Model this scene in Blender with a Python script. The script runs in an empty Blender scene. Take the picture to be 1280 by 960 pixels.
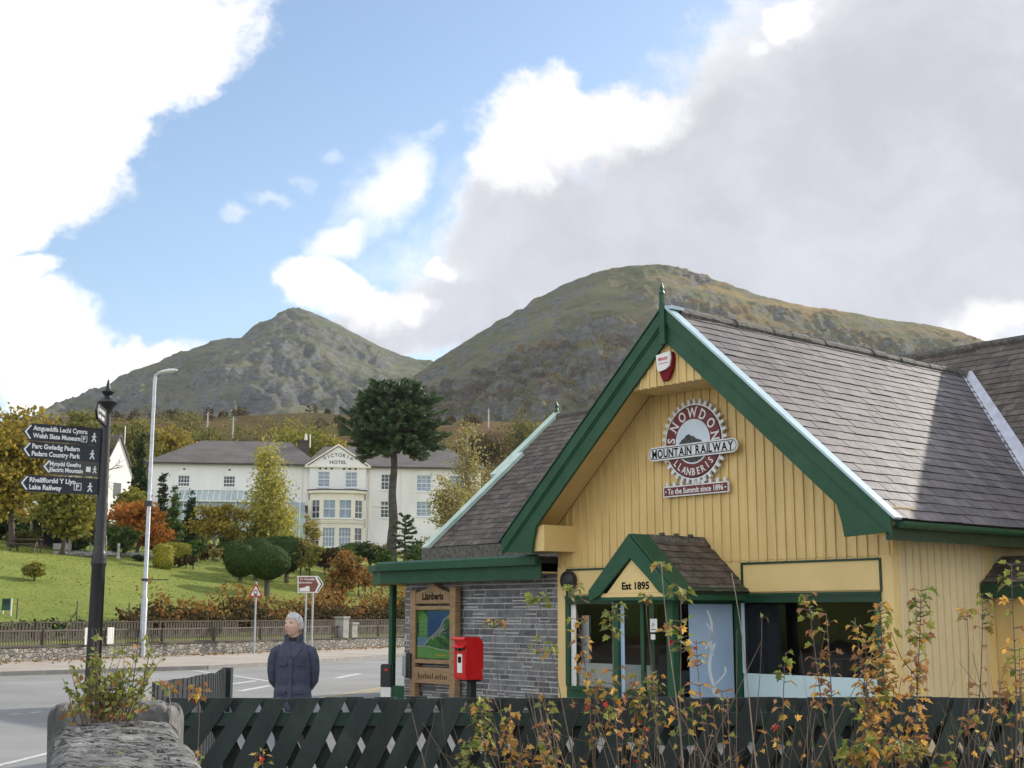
import bpy, math, random
import numpy as np
from mathutils import Vector

scene = bpy.context.scene
COL = scene.collection
R = math.radians

# ------------------------------------------------------------------ camera
FPX = 1650.0            # focal length in pixels of a 1280 wide frame
EYE = 1.75
PITCH = math.atan(287 / FPX)
cam_data = bpy.data.cameras.new('camera')
cam_data.sensor_width = 36.0
cam_data.lens = FPX / 1280 * 36.0
cam_data.clip_start = 0.05
cam_data.clip_end = 6000
cam = bpy.data.objects.new('camera', cam_data)
COL.objects.link(cam)
cam.location = (0, 0, EYE)
cam.rotation_euler = (R(90) + PITCH, 0, 0)
scene.camera = cam

# ------------------------------------------------------------------ light
SUN_AZ, SUN_EL = 50.0, 25.0      # azimuth clockwise from the view direction (+Y)
sun_data = bpy.data.lights.new('sun', 'SUN')
sun_data.energy = 3.5
sun_data.angle = R(0.55)
sun_data.color = (1.0, 0.93, 0.82)
sun = bpy.data.objects.new('sun', sun_data)
COL.objects.link(sun)
sdir = Vector((math.sin(R(SUN_AZ)) * math.cos(R(SUN_EL)), math.cos(R(SUN_AZ)) * math.cos(R(SUN_EL)), math.sin(R(SUN_EL))))
sun.rotation_euler = sdir.to_track_quat('Z', 'Y').to_euler()

scene.view_settings.view_transform = 'Standard'
scene.view_settings.look = 'None'
scene.view_settings.exposure = 0.7
scene.view_settings.gamma = 1.0
scene.view_settings.use_curve_mapping = False
scene.render.film_transparent = False
try:
    scene.cycles.use_denoising = True
    scene.cycles.max_bounces = 6
    scene.cycles.transparent_max_bounces = 12
    scene.cycles.caustics_reflective = False
    scene.cycles.caustics_refractive = False
except Exception:
    pass

CP, SP = math.cos(PITCH), math.sin(PITCH)
def ray(px, py):
    a = (px - 640) / FPX; b = (480 - py) / FPX
    return np.array([a, CP - b * SP, SP + b * CP])
def at(px, py, Y):
    """a point of the place at forward distance Y"""
    r = ray(px, py); r = r / r[1] * Y
    return np.array([r[0], r[1], r[2] + EYE])

# world: Nishita sky with cumulus clouds laid out in sky directions
def make_world():
    w = bpy.data.worlds.new('World'); scene.world = w; w.use_nodes = True
    nt = w.node_tree; nt.nodes.clear(); N = nt.nodes.new; L = nt.links.new
    out = N('ShaderNodeOutputWorld')
    sky = N('ShaderNodeTexSky'); sky.sky_type = 'NISHITA'; sky.sun_disc = False
    sky.sun_elevation = R(SUN_EL); sky.sun_rotation = R(SUN_AZ)
    sky.air_density = 1.0; sky.dust_density = 0.7; sky.ozone_density = 1.6
    bg_sky = N('ShaderNodeBackground'); bg_sky.inputs[1].default_value = 0.118
    L(sky.outputs[0], bg_sky.inputs[0])
    tc = N('ShaderNodeTexCoord')
    sep = N('ShaderNodeSeparateXYZ'); L(tc.outputs['Generated'], sep.inputs[0])
    def math_(op, a, b=None, c=None, clamp=False):
        n = N('ShaderNodeMath'); n.operation = op; n.use_clamp = clamp
        for i, x in enumerate((a, b, c)):
            if x is None: continue
            if hasattr(x, 'is_linked') or hasattr(x, 'links'): L(x, n.inputs[i])
            else: n.inputs[i].default_value = x
        return n.outputs[0]
    def maprange(x, a, b, c=0.0, d=1.0, smooth=True):
        n = N('ShaderNodeMapRange'); n.interpolation_type = 'SMOOTHSTEP' if smooth else 'LINEAR'
        L(x, n.inputs[0])
        for i, q in enumerate((a, b, c, d)): n.inputs[1 + i].default_value = q
        return n.outputs[0]
    ysafe = math_('MAXIMUM', sep.outputs[1], 0.15)
    u = math_('DIVIDE', sep.outputs[0], ysafe); v = math_('DIVIDE', sep.outputs[2], ysafe)
    uv = N('ShaderNodeCombineXYZ'); L(u, uv.inputs[0]); L(v, uv.inputs[1])
    def noise(scale, detail, rough, vec, lac=2.1, off=(0, 0, 0)):
        mp = N('ShaderNodeVectorMath'); mp.operation = 'ADD'; L(vec, mp.inputs[0]); mp.inputs[1].default_value = off
        n = N('ShaderNodeTexNoise'); n.inputs['Scale'].default_value = scale
        n.inputs['Detail'].default_value = detail; n.inputs['Roughness'].default_value = rough
        n.inputs['Lacunarity'].default_value = lac
        L(mp.outputs[0], n.inputs['Vector']); return n
    warp = noise(6.5, 5, 0.58, uv.outputs[0])
    ws = N('ShaderNodeVectorMath'); ws.operation = 'SUBTRACT'; L(warp.outputs['Color'], ws.inputs[0]); ws.inputs[1].default_value = (.5, .5, .5)
    wm = N('ShaderNodeVectorMath'); wm.operation = 'SCALE'; L(ws.outputs[0], wm.inputs[0]); wm.inputs['Scale'].default_value = 0.11
    wa = N('ShaderNodeVectorMath'); wa.operation = 'ADD'; L(uv.outputs[0], wa.inputs[0]); L(wm.outputs[0], wa.inputs[1])
    def uvp(px, py):
        r = ray(px, py); return r[0] / r[1], r[2] / r[1]
    def blob(px, py, rx, ry, tilt=0.0, amp=1.0):
        c = uvp(px, py)
        s = N('ShaderNodeVectorMath'); s.operation = 'SUBTRACT'; L(wa.outputs[0], s.inputs[0]); s.inputs[1].default_value = (c[0], c[1], 0)
        o = s.outputs[0]
        if tilt:
            rt = N('ShaderNodeVectorRotate'); rt.rotation_type = 'Z_AXIS'; L(o, rt.inputs[0]); rt.inputs['Angle'].default_value = R(-tilt); o = rt.outputs[0]
        m = N('ShaderNodeVectorMath'); m.operation = 'MULTIPLY'; L(o, m.inputs[0])
        m.inputs[1].default_value = (FPX / rx * 0.97, FPX / ry * 0.97, 0)
        ln = N('ShaderNodeVectorMath'); ln.operation = 'LENGTH'; L(m.outputs[0], ln.inputs[0])
        return maprange(ln.outputs['Value'], 0.35, 1.5, amp, 0.0, smooth=False)
    def union(lst):
        o = lst[0]
        for x in lst[1:]: o = math_('MAXIMUM', o, x)
        return o
    white = union([blob(40, 40, 290, 120, 12), blob(120, 90, 235, 85, 20), blob(55, 190, 125, 95, 0), blob(20, 255, 70, 60),
                   blob(0, 340, 75, 34), blob(45, 440, 120, 75, -15), blob(150, 465, 95, 38, 0, .9),
                   blob(695, 165, 120, 84, 15), blob(785, 138, 84, 58), blob(640, 225, 70, 58), blob(375, 360, 55, 45, -10, .95), blob(440, 385, 75, 40, -12, .9), blob(550, 335, 28, 24, -20, .9),
                   blob(500, 380, 60, 24, 0, .8), blob(1000, 14, 46, 34, 30, .85), blob(960, 45, 34, 22, 40, .6)])
    wisp = union([blob(295, 254, 28, 15, 0, .62), blob(345, 232, 34, 12, 0, .5), blob(390, 212, 16, 18, 20, .5), blob(478, 235, 66, 46, 38, 1.1), blob(420, 298, 52, 26, 35, .95), blob(560, 250, 40, 60, 0, .5), blob(520, 330, 90, 50, 10, .6), blob(540, 190, 40, 20, 40, .6), blob(425, 185, 20, 14, 0, .5)])
    grey = union([blob(1150, 230, 330, 270, 0, 1.4), blob(900, 260, 230, 150, 0, 1.3), blob(700, 300, 150, 110, 0, 1.15), blob(580, 390, 120, 60, 0, 1.05),
                  blob(1240, 40, 220, 120, 0, 1.2), blob(980, 150, 130, 90, 40), blob(470, 420, 80, 40, 0, .95)])
    fb = noise(9.0, 9, 0.62, uv.outputs[0], off=(3.1, 7.7, 0))
    fine = noise(38.0, 6, 0.6, wa.outputs[0], off=(1.3, 0.4, 0))
    nz = math_('ADD', math_('MULTIPLY', math_('SUBTRACT', fb.outputs[0], 0.5), 1.05), math_('MULTIPLY', math_('SUBTRACT', fine.outputs[0], 0.5), 0.42))
    dw = maprange(math_('ADD', white, nz), 0.30, 0.64)
    dg = maprange(math_('ADD', grey, nz), 0.30, 0.72)
    dp = maprange(math_('ADD', wisp, nz), 0.22, 1.05, 0, 0.86)
    # clouds of the rest of the sky dome
    gen = noise(2.3, 8, 0.58, tc.outputs['Generated'], off=(0.4, 1.9, 0.7))
    rest = maprange(gen.outputs[0], 0.42, 0.58)
    front = maprange(sep.outputs[1], 0.35, 0.65)
    up = maprange(sep.outputs[2], 0.62, 0.80)
    front = math_('MULTIPLY', front, math_('SUBTRACT', 1.0, up))
    near_d = math_('MAXIMUM', math_('MAXIMUM', dw, dg), dp)
    dens_mix = N('ShaderNodeMix'); dens_mix.data_type = 'FLOAT'
    L(front, dens_mix.inputs[0]); L(rest, dens_mix.inputs[2]); L(near_d, dens_mix.inputs[3])
    dens = dens_mix.outputs[0]
    # brightness: cores of the big cloud are grey underneath, sunlit lobes are white
    gsh = noise(5.0, 7, 0.55, wa.outputs[0], off=(9.2, 2.2, 0))
    gcore = maprange(math_('ADD', grey, math_('MULTIPLY', math_('SUBTRACT', gsh.outputs[0], 0.5), 0.8)), 0.10, 0.85)
    wl = maprange(math_('ADD', white, math_('MULTIPLY', nz, 1.0)), 0.42, 1.0)
    greyness = math_('MULTIPLY', math_('MULTIPLY', gcore, math_('SUBTRACT', 1.0, wl)), front)
    bright = union([blob(1250, 412, 60, 30, 0, .9)])
    br = maprange(math_('ADD', bright, math_('MULTIPLY', nz, .6)), 0.25, 1.0, 0, .75)
    greyness = math_('MULTIPLY', greyness, math_('SUBTRACT', 1.0, br))
    cr = N('ShaderNodeMix'); cr.data_type = 'RGBA'
    L(greyness, cr.inputs[0]); cr.inputs[6].default_value = (0.74, 0.735, 0.73, 1); cr.inputs[7].default_value = (0.41, 0.42, 0.46, 1)
    var = noise(7.0, 8, 0.6, wa.outputs[0], off=(5.0, 5.5, 0))
    vm = maprange(var.outputs[0], 0.3, 0.7, 0.88, 1.10)
    vmx = N('ShaderNodeMix'); vmx.data_type = 'RGBA'; vmx.blend_type = 'MULTIPLY'; vmx.inputs[0].default_value = 1.0
    vc = N('ShaderNodeCombineXYZ'); [L(vm, vc.inputs[i]) for i in range(3)]
    L(cr.outputs[2], vmx.inputs[6]); L(vc.outputs[0], vmx.inputs[7])
    bg_c = N('ShaderNodeBackground'); L(vmx.outputs[2], bg_c.inputs[0]); L(math_('SUBTRACT', 1.65, math_('MULTIPLY', front, 0.65)), bg_c.inputs[1])   # clouds opposite the sun are the brightest
    mx = N('ShaderNodeMixShader'); L(dens, mx.inputs[0]); L(bg_sky.outputs[0], mx.inputs[1]); L(bg_c.outputs[0], mx.inputs[2])
    L(mx.outputs[0], out.inputs[0])
make_world()

# ------------------------------------------------------------------ helpers
ORG = {}
def tag(o, label=None, cat=None, group=None, kind=None):
    if label: o['label'] = label
    if cat: o['category'] = cat
    if group: o['group'] = group
    if kind: o['kind'] = kind
    return o
def thing(name, label, cat, loc, group=None):
    o = bpy.data.objects.new(name, None); COL.objects.link(o); o.empty_display_size = 0.2
    o.location = loc; ORG[o.name] = np.array(loc, float)
    return tag(o, label, cat, group)
def link_mesh(name, me, mats, parent=None, loc=None):
    if not isinstance(mats, (list, tuple)): mats = [mats]
    for m in mats: me.materials.append(m)
    o = bpy.data.objects.new(name, me); COL.objects.link(o)
    if parent is not None:
        o.parent = parent; ORG[o.name] = ORG[parent.name]
    else:
        loc = np.array(loc if loc is not None else (0, 0, 0), float)
        o.location = loc; ORG[o.name] = loc
    return o
def origin_for(parent, loc):
    if parent is not None: return ORG[parent.name]
    return np.array(loc if loc is not None else (0, 0, 0), float)
def np_mesh(name, V, nper, mats, parent=None, loc=None, smooth=False, mi=None):
    """mesh of separate polygons with nper corners each; V is (N*nper, 3)"""
    V = np.asarray(V, float) - origin_for(parent, loc)
    n = len(V); k = n // nper
    me = bpy.data.meshes.new(name)
    me.vertices.add(n); me.vertices.foreach_set('co', V.astype(np.float32).ravel())
    me.loops.add(n); me.loops.foreach_set('vertex_index', np.arange(n, dtype=np.int32))
    me.polygons.add(k); me.polygons.foreach_set('loop_start', np.arange(0, n, nper, dtype=np.int32))
    me.polygons.foreach_set('loop_total', np.full(k, nper, dtype=np.int32))
    if mi is not None: me.polygons.foreach_set('material_index', np.asarray(mi, dtype=np.int32))
    if smooth: me.polygons.foreach_set('use_smooth', np.ones(k, dtype=bool))
    me.update(calc_edges=True)
    return link_mesh(name, me, mats, parent, loc)
def grid_mesh(name, P, mats, parent=None, loc=None, smooth=True):
    """P is (rows, cols, 3)"""
    r, c = P.shape[:2]
    V = (P.reshape(-1, 3) - origin_for(parent, loc))
    idx = np.arange(r * c).reshape(r, c)
    F = np.stack([idx[:-1, :-1], idx[:-1, 1:], idx[1:, 1:], idx[1:, :-1]], -1).reshape(-1, 4)
    me = bpy.data.meshes.new(name)
    me.vertices.add(len(V)); me.vertices.foreach_set('co', V.astype(np.float32).ravel())
    me.loops.add(F.size); me.loops.foreach_set('vertex_index', F.astype(np.int32).ravel())
    me.polygons.add(len(F)); me.polygons.foreach_set('loop_start', np.arange(0, F.size, 4, dtype=np.int32))
    me.polygons.foreach_set('loop_total', np.full(len(F), 4, dtype=np.int32))
    me.polygons.foreach_set('use_smooth', np.full(len(F), smooth, dtype=bool))
    me.update(calc_edges=True)
    return link_mesh(name, me, mats, parent, loc)

class MB:
    def __init__(self, T=None):
        self.v = []; self.f = []; self.m = []; self.T = T
    def add(self, vs, fs, m=0):
        b = len(self.v)
        T = self.T
        for p in vs: self.v.append(tuple(T(p)) if T else tuple(p))
        for f in fs: self.f.append([i + b for i in f]); self.m.append(m)
    def box(self, x0, x1, y0, y1, z0, z1, m=0):
        self.add([(x0, y0, z0), (x1, y0, z0), (x1, y1, z0), (x0, y1, z0), (x0, y0, z1), (x1, y0, z1), (x1, y1, z1), (x0, y1, z1)],
                 [(0, 3, 2, 1), (4, 5, 6, 7), (0, 1, 5, 4), (1, 2, 6, 5), (2, 3, 7, 6), (3, 0, 4, 7)], m)
    def bbox(self, x0, x1, y0, y1, z0, z1, b=0.01, m=0):
        """box with chamfered edges along z and top"""
        pts = [(x0 + b, y0), (x1 - b, y0), (x1, y0 + b), (x1, y1 - b), (x1 - b, y1), (x0 + b, y1), (x0, y1 - b), (x0, y0 + b)]
        cx, cy = (x0 + x1) / 2, (y0 + y1) / 2
        sx = (x1 - x0 - 2 * b) / (x1 - x0); sy = (y1 - y0 - 2 * b) / (y1 - y0)
        top = [(cx + (x - cx) * sx, cy + (y - cy) * sy) for x, y in pts]
        vs = [(x, y, z0) for x, y in pts] + [(x, y, z1 - b) for x, y in pts] + [(x, y, z1) for x, y in top]
        fs = [tuple(reversed(range(8))), tuple(range(16, 24))]
        for k in (0, 8):
            for i in range(8): fs.append((k + i, k + (i + 1) % 8, k + 8 + (i + 1) % 8, k + 8 + i))
        self.add(vs, fs, m)
    def obox(self, c, ax, ay, az, m=0):
        """box from centre and three half-extent vectors"""
        c, ax, ay, az = map(np.array, (c, ax, ay, az))
        vs = [c + sx * ax + sy * ay + sz * az for sz in (-1, 1) for sx, sy in ((-1, -1), (1, -1), (1, 1), (-1, 1))]
        self.add(vs, [(0, 3, 2, 1), (4, 5, 6, 7), (0, 1, 5, 4), (1, 2, 6, 5), (2, 3, 7, 6), (3, 0, 4, 7)], m)
    def beam(self, a, b, w, h, up=(0, 0, 1), m=0):
        a, b, up = map(lambda q: np.array(q, float), (a, b, up))
        d = b - a; L = np.linalg.norm(d); d /= L
        s = np.cross(d, up); s /= np.linalg.norm(s); n = np.cross(s, d)
        self.obox((a + b) / 2, d * L / 2, s * w / 2, n * h / 2, m)
    def prism(self, poly, ext, m=0):
        n = len(poly); poly = [np.array(p, float) for p in poly]; ext = np.array(ext, float)
        vs = poly + [p + ext for p in poly]
        fs = [tuple(range(n)), tuple(reversed(range(n, 2 * n)))] + [(i, n + i, n + (i + 1) % n, (i + 1) % n) for i in range(n)]
        fs = [tuple(reversed(f)) for f in fs]
        self.add(vs, fs, m)
    def poly(self, pts, m=0): self.add(pts, [tuple(range(len(pts)))], m)
    def tube(self, path, rad, n=8, m=0, cap=True):
        path = [np.array(p, float) for p in path]
        if not hasattr(rad, '__len__'): rad = [rad] * len(path)
        vs = []; fs = []
        ref = np.array([0.0, 0, 1])
        for i, p in enumerate(path):
            d = path[min(i + 1, len(path) - 1)] - path[max(i - 1, 0)]
            d = d / (np.linalg.norm(d) + 1e-9)
            if i == 0:
                rr = ref if abs(d @ ref) < 0.9 else np.array([1.0, 0, 0])
                s = np.cross(d, rr)
            else: s = s - d * (s @ d)
            s = s / np.linalg.norm(s); t = np.cross(d, s)
            for k in range(n):
                a = 2 * math.pi * k / n
                vs.append(p + (s * math.cos(a) + t * math.sin(a)) * rad[i])
        for i in range(len(path) - 1):
            for k in range(n):
                fs.append((i * n + k, i * n + (k + 1) % n, (i + 1) * n + (k + 1) % n, (i + 1) * n + k))
        if cap:
            fs.append(tuple(range(n))[::-1]); fs.append(tuple(range((len(path) - 1) * n, len(path) * n)))
        self.add(vs, fs, m)
    def lathe(self, prof, c, n=20, m=0):
        c = np.array(c, float); vs = []; fs = []
        for r, z in prof:
            for k in range(n):
                a = 2 * math.pi * k / n; vs.append(c + np.array([r * math.cos(a), r * math.sin(a), z]))
        for i in range(len(prof) - 1):
            for k in range(n): fs.append((i * n + k, i * n + (k + 1) % n, (i + 1) * n + (k + 1) % n, (i + 1) * n + k))
        fs.append(tuple(range(n))[::-1]); fs.append(tuple(range((len(prof) - 1) * n, len(prof) * n)))
        self.add(vs, fs, m)
    def loft(self, rings, m=0):
        """rings: list of equal-length point lists"""
        n = len(rings[0]); vs = [p for r in rings for p in r]; fs = []
        for i in range(len(rings) - 1):
            for k in range(n): fs.append((i * n + k, i * n + (k + 1) % n, (i + 1) * n + (k + 1) % n, (i + 1) * n + k))
        fs.append(tuple(range(n))[::-1]); fs.append(tuple(range((len(rings) - 1) * n, len(rings) * n)))
        self.add(vs, fs, m)
    def build(self, name, mats, parent=None, loc=None, smooth=False):
        o = origin_for(parent, loc)
        me = bpy.data.meshes.new(name)
        me.from_pydata([(p[0] - o[0], p[1] - o[1], p[2] - o[2]) for p in self.v], [], self.f)
        me.polygons.foreach_set('material_index', np.array(self.m, dtype=np.int32))
        if smooth is True: me.polygons.foreach_set('use_smooth', np.ones(len(self.f), dtype=bool))
        me.update()
        ob = link_mesh(name, me, mats, parent, loc)
        if smooth == 'auto':
            me.polygons.foreach_set('use_smooth', np.ones(len(self.f), dtype=bool))
            try: me.set_sharp_from_angle(angle=R(40))
            except Exception: pass
        return ob

def frame(o, ax, ay, az=(0, 0, 1)):
    o, ax, ay, az = (np.array(q, float) for q in (o, ax, ay, az))
    return lambda p: o + ax * p[0] + ay * p[1] + az * p[2]

_txt = {}
def glyphs(s, bold=0.0):
    """flat outline faces of a line of writing, height-1 capitals, centred on x; returns verts (x,z), faces"""
    key = (s, bold)
    if key in _txt: return _txt[key]
    cu = bpy.data.curves.new('writing', 'FONT'); cu.body = s; cu.size = 1.0; cu.offset = bold; cu.resolution_u = 3
    cu.align_x = 'CENTER'
    ob = bpy.data.objects.new('writing', cu); COL.objects.link(ob)
    dg = bpy.context.evaluated_depsgraph_get(); dg.update()
    me = bpy.data.meshes.new_from_object(ob.evaluated_get(dg))
    vs = [(v.co.x, v.co.y) for v in me.vertices]; fs = [tuple(p.vertices) for p in me.polygons]
    bpy.data.objects.remove(ob); bpy.data.curves.remove(cu); bpy.data.meshes.remove(me)
    _txt[key] = (vs, fs); return vs, fs
def write(mb, s, x, z, h, y, width=None, bold=0.0, m=0, T=None):
    """writing in a plane facing -y: capital height h, centred at x, baseline z"""
    vs, fs = glyphs(s, bold)
    if not vs: return
    x0 = min(v[0] for v in vs); x1 = max(v[0] for v in vs); k = h / 0.72
    kx = k if width is None else width / (x1 - x0)
    cx = (x0 + x1) / 2
    mb.add([((v[0] - cx) * kx + x, y, v[1] * k + z) if T is None else T((v[0] - cx) * kx, v[1] * k) for v in vs], fs, m)

SERIF = {'N': ((0, 0), (0, 1), (1, 1)), 'W': ((0, 1), (1, 1)), 'D': ((.08, 0), (.08, 1)), 'M': ((.05, 0), (.05, 1), (.95, 0), (.95, 1)), 'U': ((.05, 1), (.95, 1)), 'T': ((.5, 0),),
         'A': ((.04, 0), (.96, 0)), 'I': ((.5, 0), (.5, 1)), 'R': ((.08, 0), (.08, 1), (.95, 0)), 'L': ((.1, 0), (.1, 1)), 'Y': ((.06, 1), (.94, 1), (.5, 0)), 'B': ((.08, 0), (.08, 1)), 'E': ((.1, 0), (.1, 1)),
         'H': ((.05, 0), (.05, 1), (.95, 0), (.95, 1)), 'V': ((.05, 1), (.95, 1)), '1': ((.6, 0),)}
def letter_shape(ch, bold):
    """one capital with slab feet: verts, faces, width (capital height 1)"""
    vs, fs = glyphs(ch, bold)
    x0 = min(v[0] for v in vs); x1 = max(v[0] for v in vs); w = (x1 - x0) / .72
    V = [((v[0] - x0) / .72, v[1] / .72) for v in vs]; F = [tuple(f) for f in fs]
    for rx, ry in SERIF.get(ch, ()):
        cx = rx * w; hw, th = .15, .075; z0 = -.012 if ry == 0 else 1.012 - th; b = len(V)
        V += [(cx - hw, z0), (cx + hw, z0), (cx + hw, z0 + th), (cx - hw, z0 + th)]; F.append((b, b + 1, b + 2, b + 3))
    return V, F, w
def write_serif(mb, s, x, z, h, y, width, bold=0.0, gap=.15, space=.66):
    """a line of slab-footed capitals facing -y, fitted to a width and centred at x; the feet sit a hair proud of the strokes"""
    L_ = []; q = 0
    for ch in s:
        if ch == ' ': q += space; continue
        V, F, w = letter_shape(ch, bold); L_.append((q, V, F)); q += w + gap
    k = width / (q - gap)
    for q0, V, F in L_:
        mb.add([((v[0] + q0) * k + x - width / 2, y, v[1] * h + z) for v in V], F)

# value noise
def _hash(ix, iy, seed):
    h = (ix.astype(np.int64) * 374761393 + iy.astype(np.int64) * 668265263 + seed * 1442695041) & 0x7fffffff
    h = ((h ^ (h >> 13)) * 1274126177) & 0x7fffffff
    return ((h ^ (h >> 16)) & 0xffff) / 65535.0
def vnoise(x, y, seed=0):
    x = np.asarray(x, float); y = np.asarray(y, float)
    ix = np.floor(x); iy = np.floor(y); fx = x - ix; fy = y - iy
    fx = fx * fx * (3 - 2 * fx); fy = fy * fy * (3 - 2 * fy)
    a = _hash(ix, iy, seed); b = _hash(ix + 1, iy, seed); c = _hash(ix, iy + 1, seed); d = _hash(ix + 1, iy + 1, seed)
    return (a * (1 - fx) + b * fx) * (1 - fy) + (c * (1 - fx) + d * fx) * fy
def fbm(x, y, seed=0, oct=5, ridged=False):
    t = 0; amp = 1; tot = 0
    for o in range(oct):
        n = vnoise(x * 2 ** o + 17.3 * o, y * 2 ** o + 9.1 * o, seed + o)
        if ridged: n = 1 - np.abs(2 * n - 1)
        t = t + n * amp; tot += amp; amp *= 0.5
    return t / tot
def sstep(a, b, x):
    t = np.clip((np.asarray(x, float) - a) / (b - a), 0, 1); return t * t * (3 - 2 * t)

# ------------------------------------------------------------------ materials
def nodes(name):
    m = bpy.data.materials.new(name); m.use_nodes = True
    nt = m.node_tree; bs = nt.nodes['Principled BSDF']
    return m, nt, bs
def rgba(c): return (c[0], c[1], c[2], 1)
def ramp(nt, fac, cols, pos=None, interp='LINEAR'):
    r = nt.nodes.new('ShaderNodeValToRGB'); e = r.color_ramp.elements; r.color_ramp.interpolation = interp
    n = len(cols)
    while len(e) < n: e.new(0.5)
    for i, c in enumerate(cols):
        e[i].position = pos[i] if pos else i / max(1, n - 1); e[i].color = rgba(c)
    nt.links.new(fac, r.inputs[0]); return r.outputs[0]
def noise_node(nt, scale, detail=6, rough=0.6, stretch=(1, 1, 1), coord='Object', dist=0.0):
    tc = nt.nodes.new('ShaderNodeTexCoord'); mp = nt.nodes.new('ShaderNodeMapping'); mp.inputs['Scale'].default_value = stretch
    nt.links.new(tc.outputs[coord], mp.inputs[0])
    n = nt.nodes.new('ShaderNodeTexNoise'); n.inputs['Scale'].default_value = scale; n.inputs['Detail'].default_value = detail
    n.inputs['Roughness'].default_value = rough; n.inputs['Distortion'].default_value = dist
    nt.links.new(mp.outputs[0], n.inputs['Vector']); return n
def mixc(nt, fac, a, b, blend='MIX'):
    n = nt.nodes.new('ShaderNodeMix'); n.data_type = 'RGBA'; n.blend_type = blend
    for i, x in ((0, fac), (6, a), (7, b)):
        if hasattr(x, 'links'): nt.links.new(x, n.inputs[i])
        elif i == 0: n.inputs[0].default_value = x
        else: n.inputs[i].default_value = rgba(x)
    return n.outputs[2]
def mr(nt, x, a, b, c=0.0, d=1.0):
    n = nt.nodes.new('ShaderNodeMapRange'); nt.links.new(x, n.inputs[0])
    for i, q in enumerate((a, b, c, d)): n.inputs[1 + i].default_value = q
    return n.outputs[0]
def pm(name, cols, scale=4, rough=0.7, bump=0.0, bscale=None, island=0.0, metal=0.0, spec=0.5, stretch=(1, 1, 1), stain=None, stain_scale=1.5, stain_amt=0.5, stain_stretch=(1, 1, 1), pos=(0.3, 0.7), detail=6, hue=0.0, bdist=0.02, rvar=0.0):
    m, nt, bs = nodes(name)
    n = noise_node(nt, scale, detail, 0.6, stretch)
    cols = list(cols) if isinstance(cols[0], (tuple, list)) else [cols, cols]
    if len(cols) == 1: cols = cols * 2
    p = [pos[0] + (pos[1] - pos[0]) * i / max(1, len(cols) - 1) for i in range(len(cols))]
    c = ramp(nt, n.outputs[0], cols, p)
    if stain:
        sn = noise_node(nt, stain_scale, 7, 0.65, stain_stretch)
        c = mixc(nt, mr(nt, sn.outputs[0], 0.48, 0.72, 0, stain_amt), c, stain)
    if island:
        g = nt.nodes.new('ShaderNodeNewGeometry'); hs = nt.nodes.new('ShaderNodeHueSaturation')
        nt.links.new(c, hs.inputs['Color'])
        nt.links.new(mr(nt, g.outputs['Random Per Island'], 0, 1, 1 - island, 1 + island), hs.inputs['Value'])
        if hue:
            ml = nt.nodes.new('ShaderNodeMath'); ml.operation = 'MULTIPLY'; ml.inputs[1].default_value = 37.7; nt.links.new(g.outputs['Random Per Island'], ml.inputs[0])
            fr = nt.nodes.new('ShaderNodeMath'); fr.operation = 'FRACT'; nt.links.new(ml.outputs[0], fr.inputs[0])
            nt.links.new(mr(nt, fr.outputs[0], 0, 1, 0.5 - hue, 0.5 + hue), hs.inputs['Hue'])
        c = hs.outputs[0]
    nt.links.new(c, bs.inputs['Base Color'])
    bs.inputs['Roughness'].default_value = rough; bs.inputs['Metallic'].default_value = metal
    bs.inputs['Specular IOR Level'].default_value = spec
    if rvar:
        rn = noise_node(nt, scale * 2.3, 5, 0.6, stretch); nt.links.new(mr(nt, rn.outputs[0], 0.3, 0.7, rough - rvar, rough + rvar), bs.inputs['Roughness'])
    if bump:
        bn = noise_node(nt, bscale or scale * 3, 6, 0.65, stretch)
        b = nt.nodes.new('ShaderNodeBump'); b.inputs['Strength'].default_value = bump; b.inputs['Distance'].default_value = bdist
        nt.links.new(bn.outputs[0], b.inputs['Height']); nt.links.new(b.outputs[0], bs.inputs['Normal'])
    return m
def leafmat(name, cols, trans=0.35, val=0.25, rough=0.55):
    m, nt, bs = nodes(name)
    g = nt.nodes.new('ShaderNodeNewGeometry')
    c = ramp(nt, g.outputs['Random Per Island'], cols)
    ml = nt.nodes.new('ShaderNodeMath'); ml.operation = 'MULTIPLY'; ml.inputs[1].default_value = 53.3; nt.links.new(g.outputs['Random Per Island'], ml.inputs[0])
    fr = nt.nodes.new('ShaderNodeMath'); fr.operation = 'FRACT'; nt.links.new(ml.outputs[0], fr.inputs[0])
    hs = nt.nodes.new('ShaderNodeHueSaturation'); nt.links.new(c, hs.inputs['Color'])
    nt.links.new(mr(nt, fr.outputs[0], 0, 1, 1 - val, 1 + val), hs.inputs['Value'])
    c = hs.outputs[0]
    nt.links.new(c, bs.inputs['Base Color']); bs.inputs['Roughness'].default_value = max(rough, .7) if name != 'leaf_puzzle' else rough; bs.inputs['Specular IOR Level'].default_value = 0.15 if name != 'leaf_puzzle' else .4
    tr = nt.nodes.new('ShaderNodeBsdfTranslucent'); nt.links.new(c, tr.inputs[0])
    mx = nt.nodes.new('ShaderNodeMixShader'); mx.inputs[0].default_value = trans
    nt.links.new(bs.outputs[0], mx.inputs[1]); nt.links.new(tr.outputs[0], mx.inputs[2])
    nt.links.new(mx.outputs[0], nt.nodes['Material Output'].inputs[0]); return m
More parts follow.
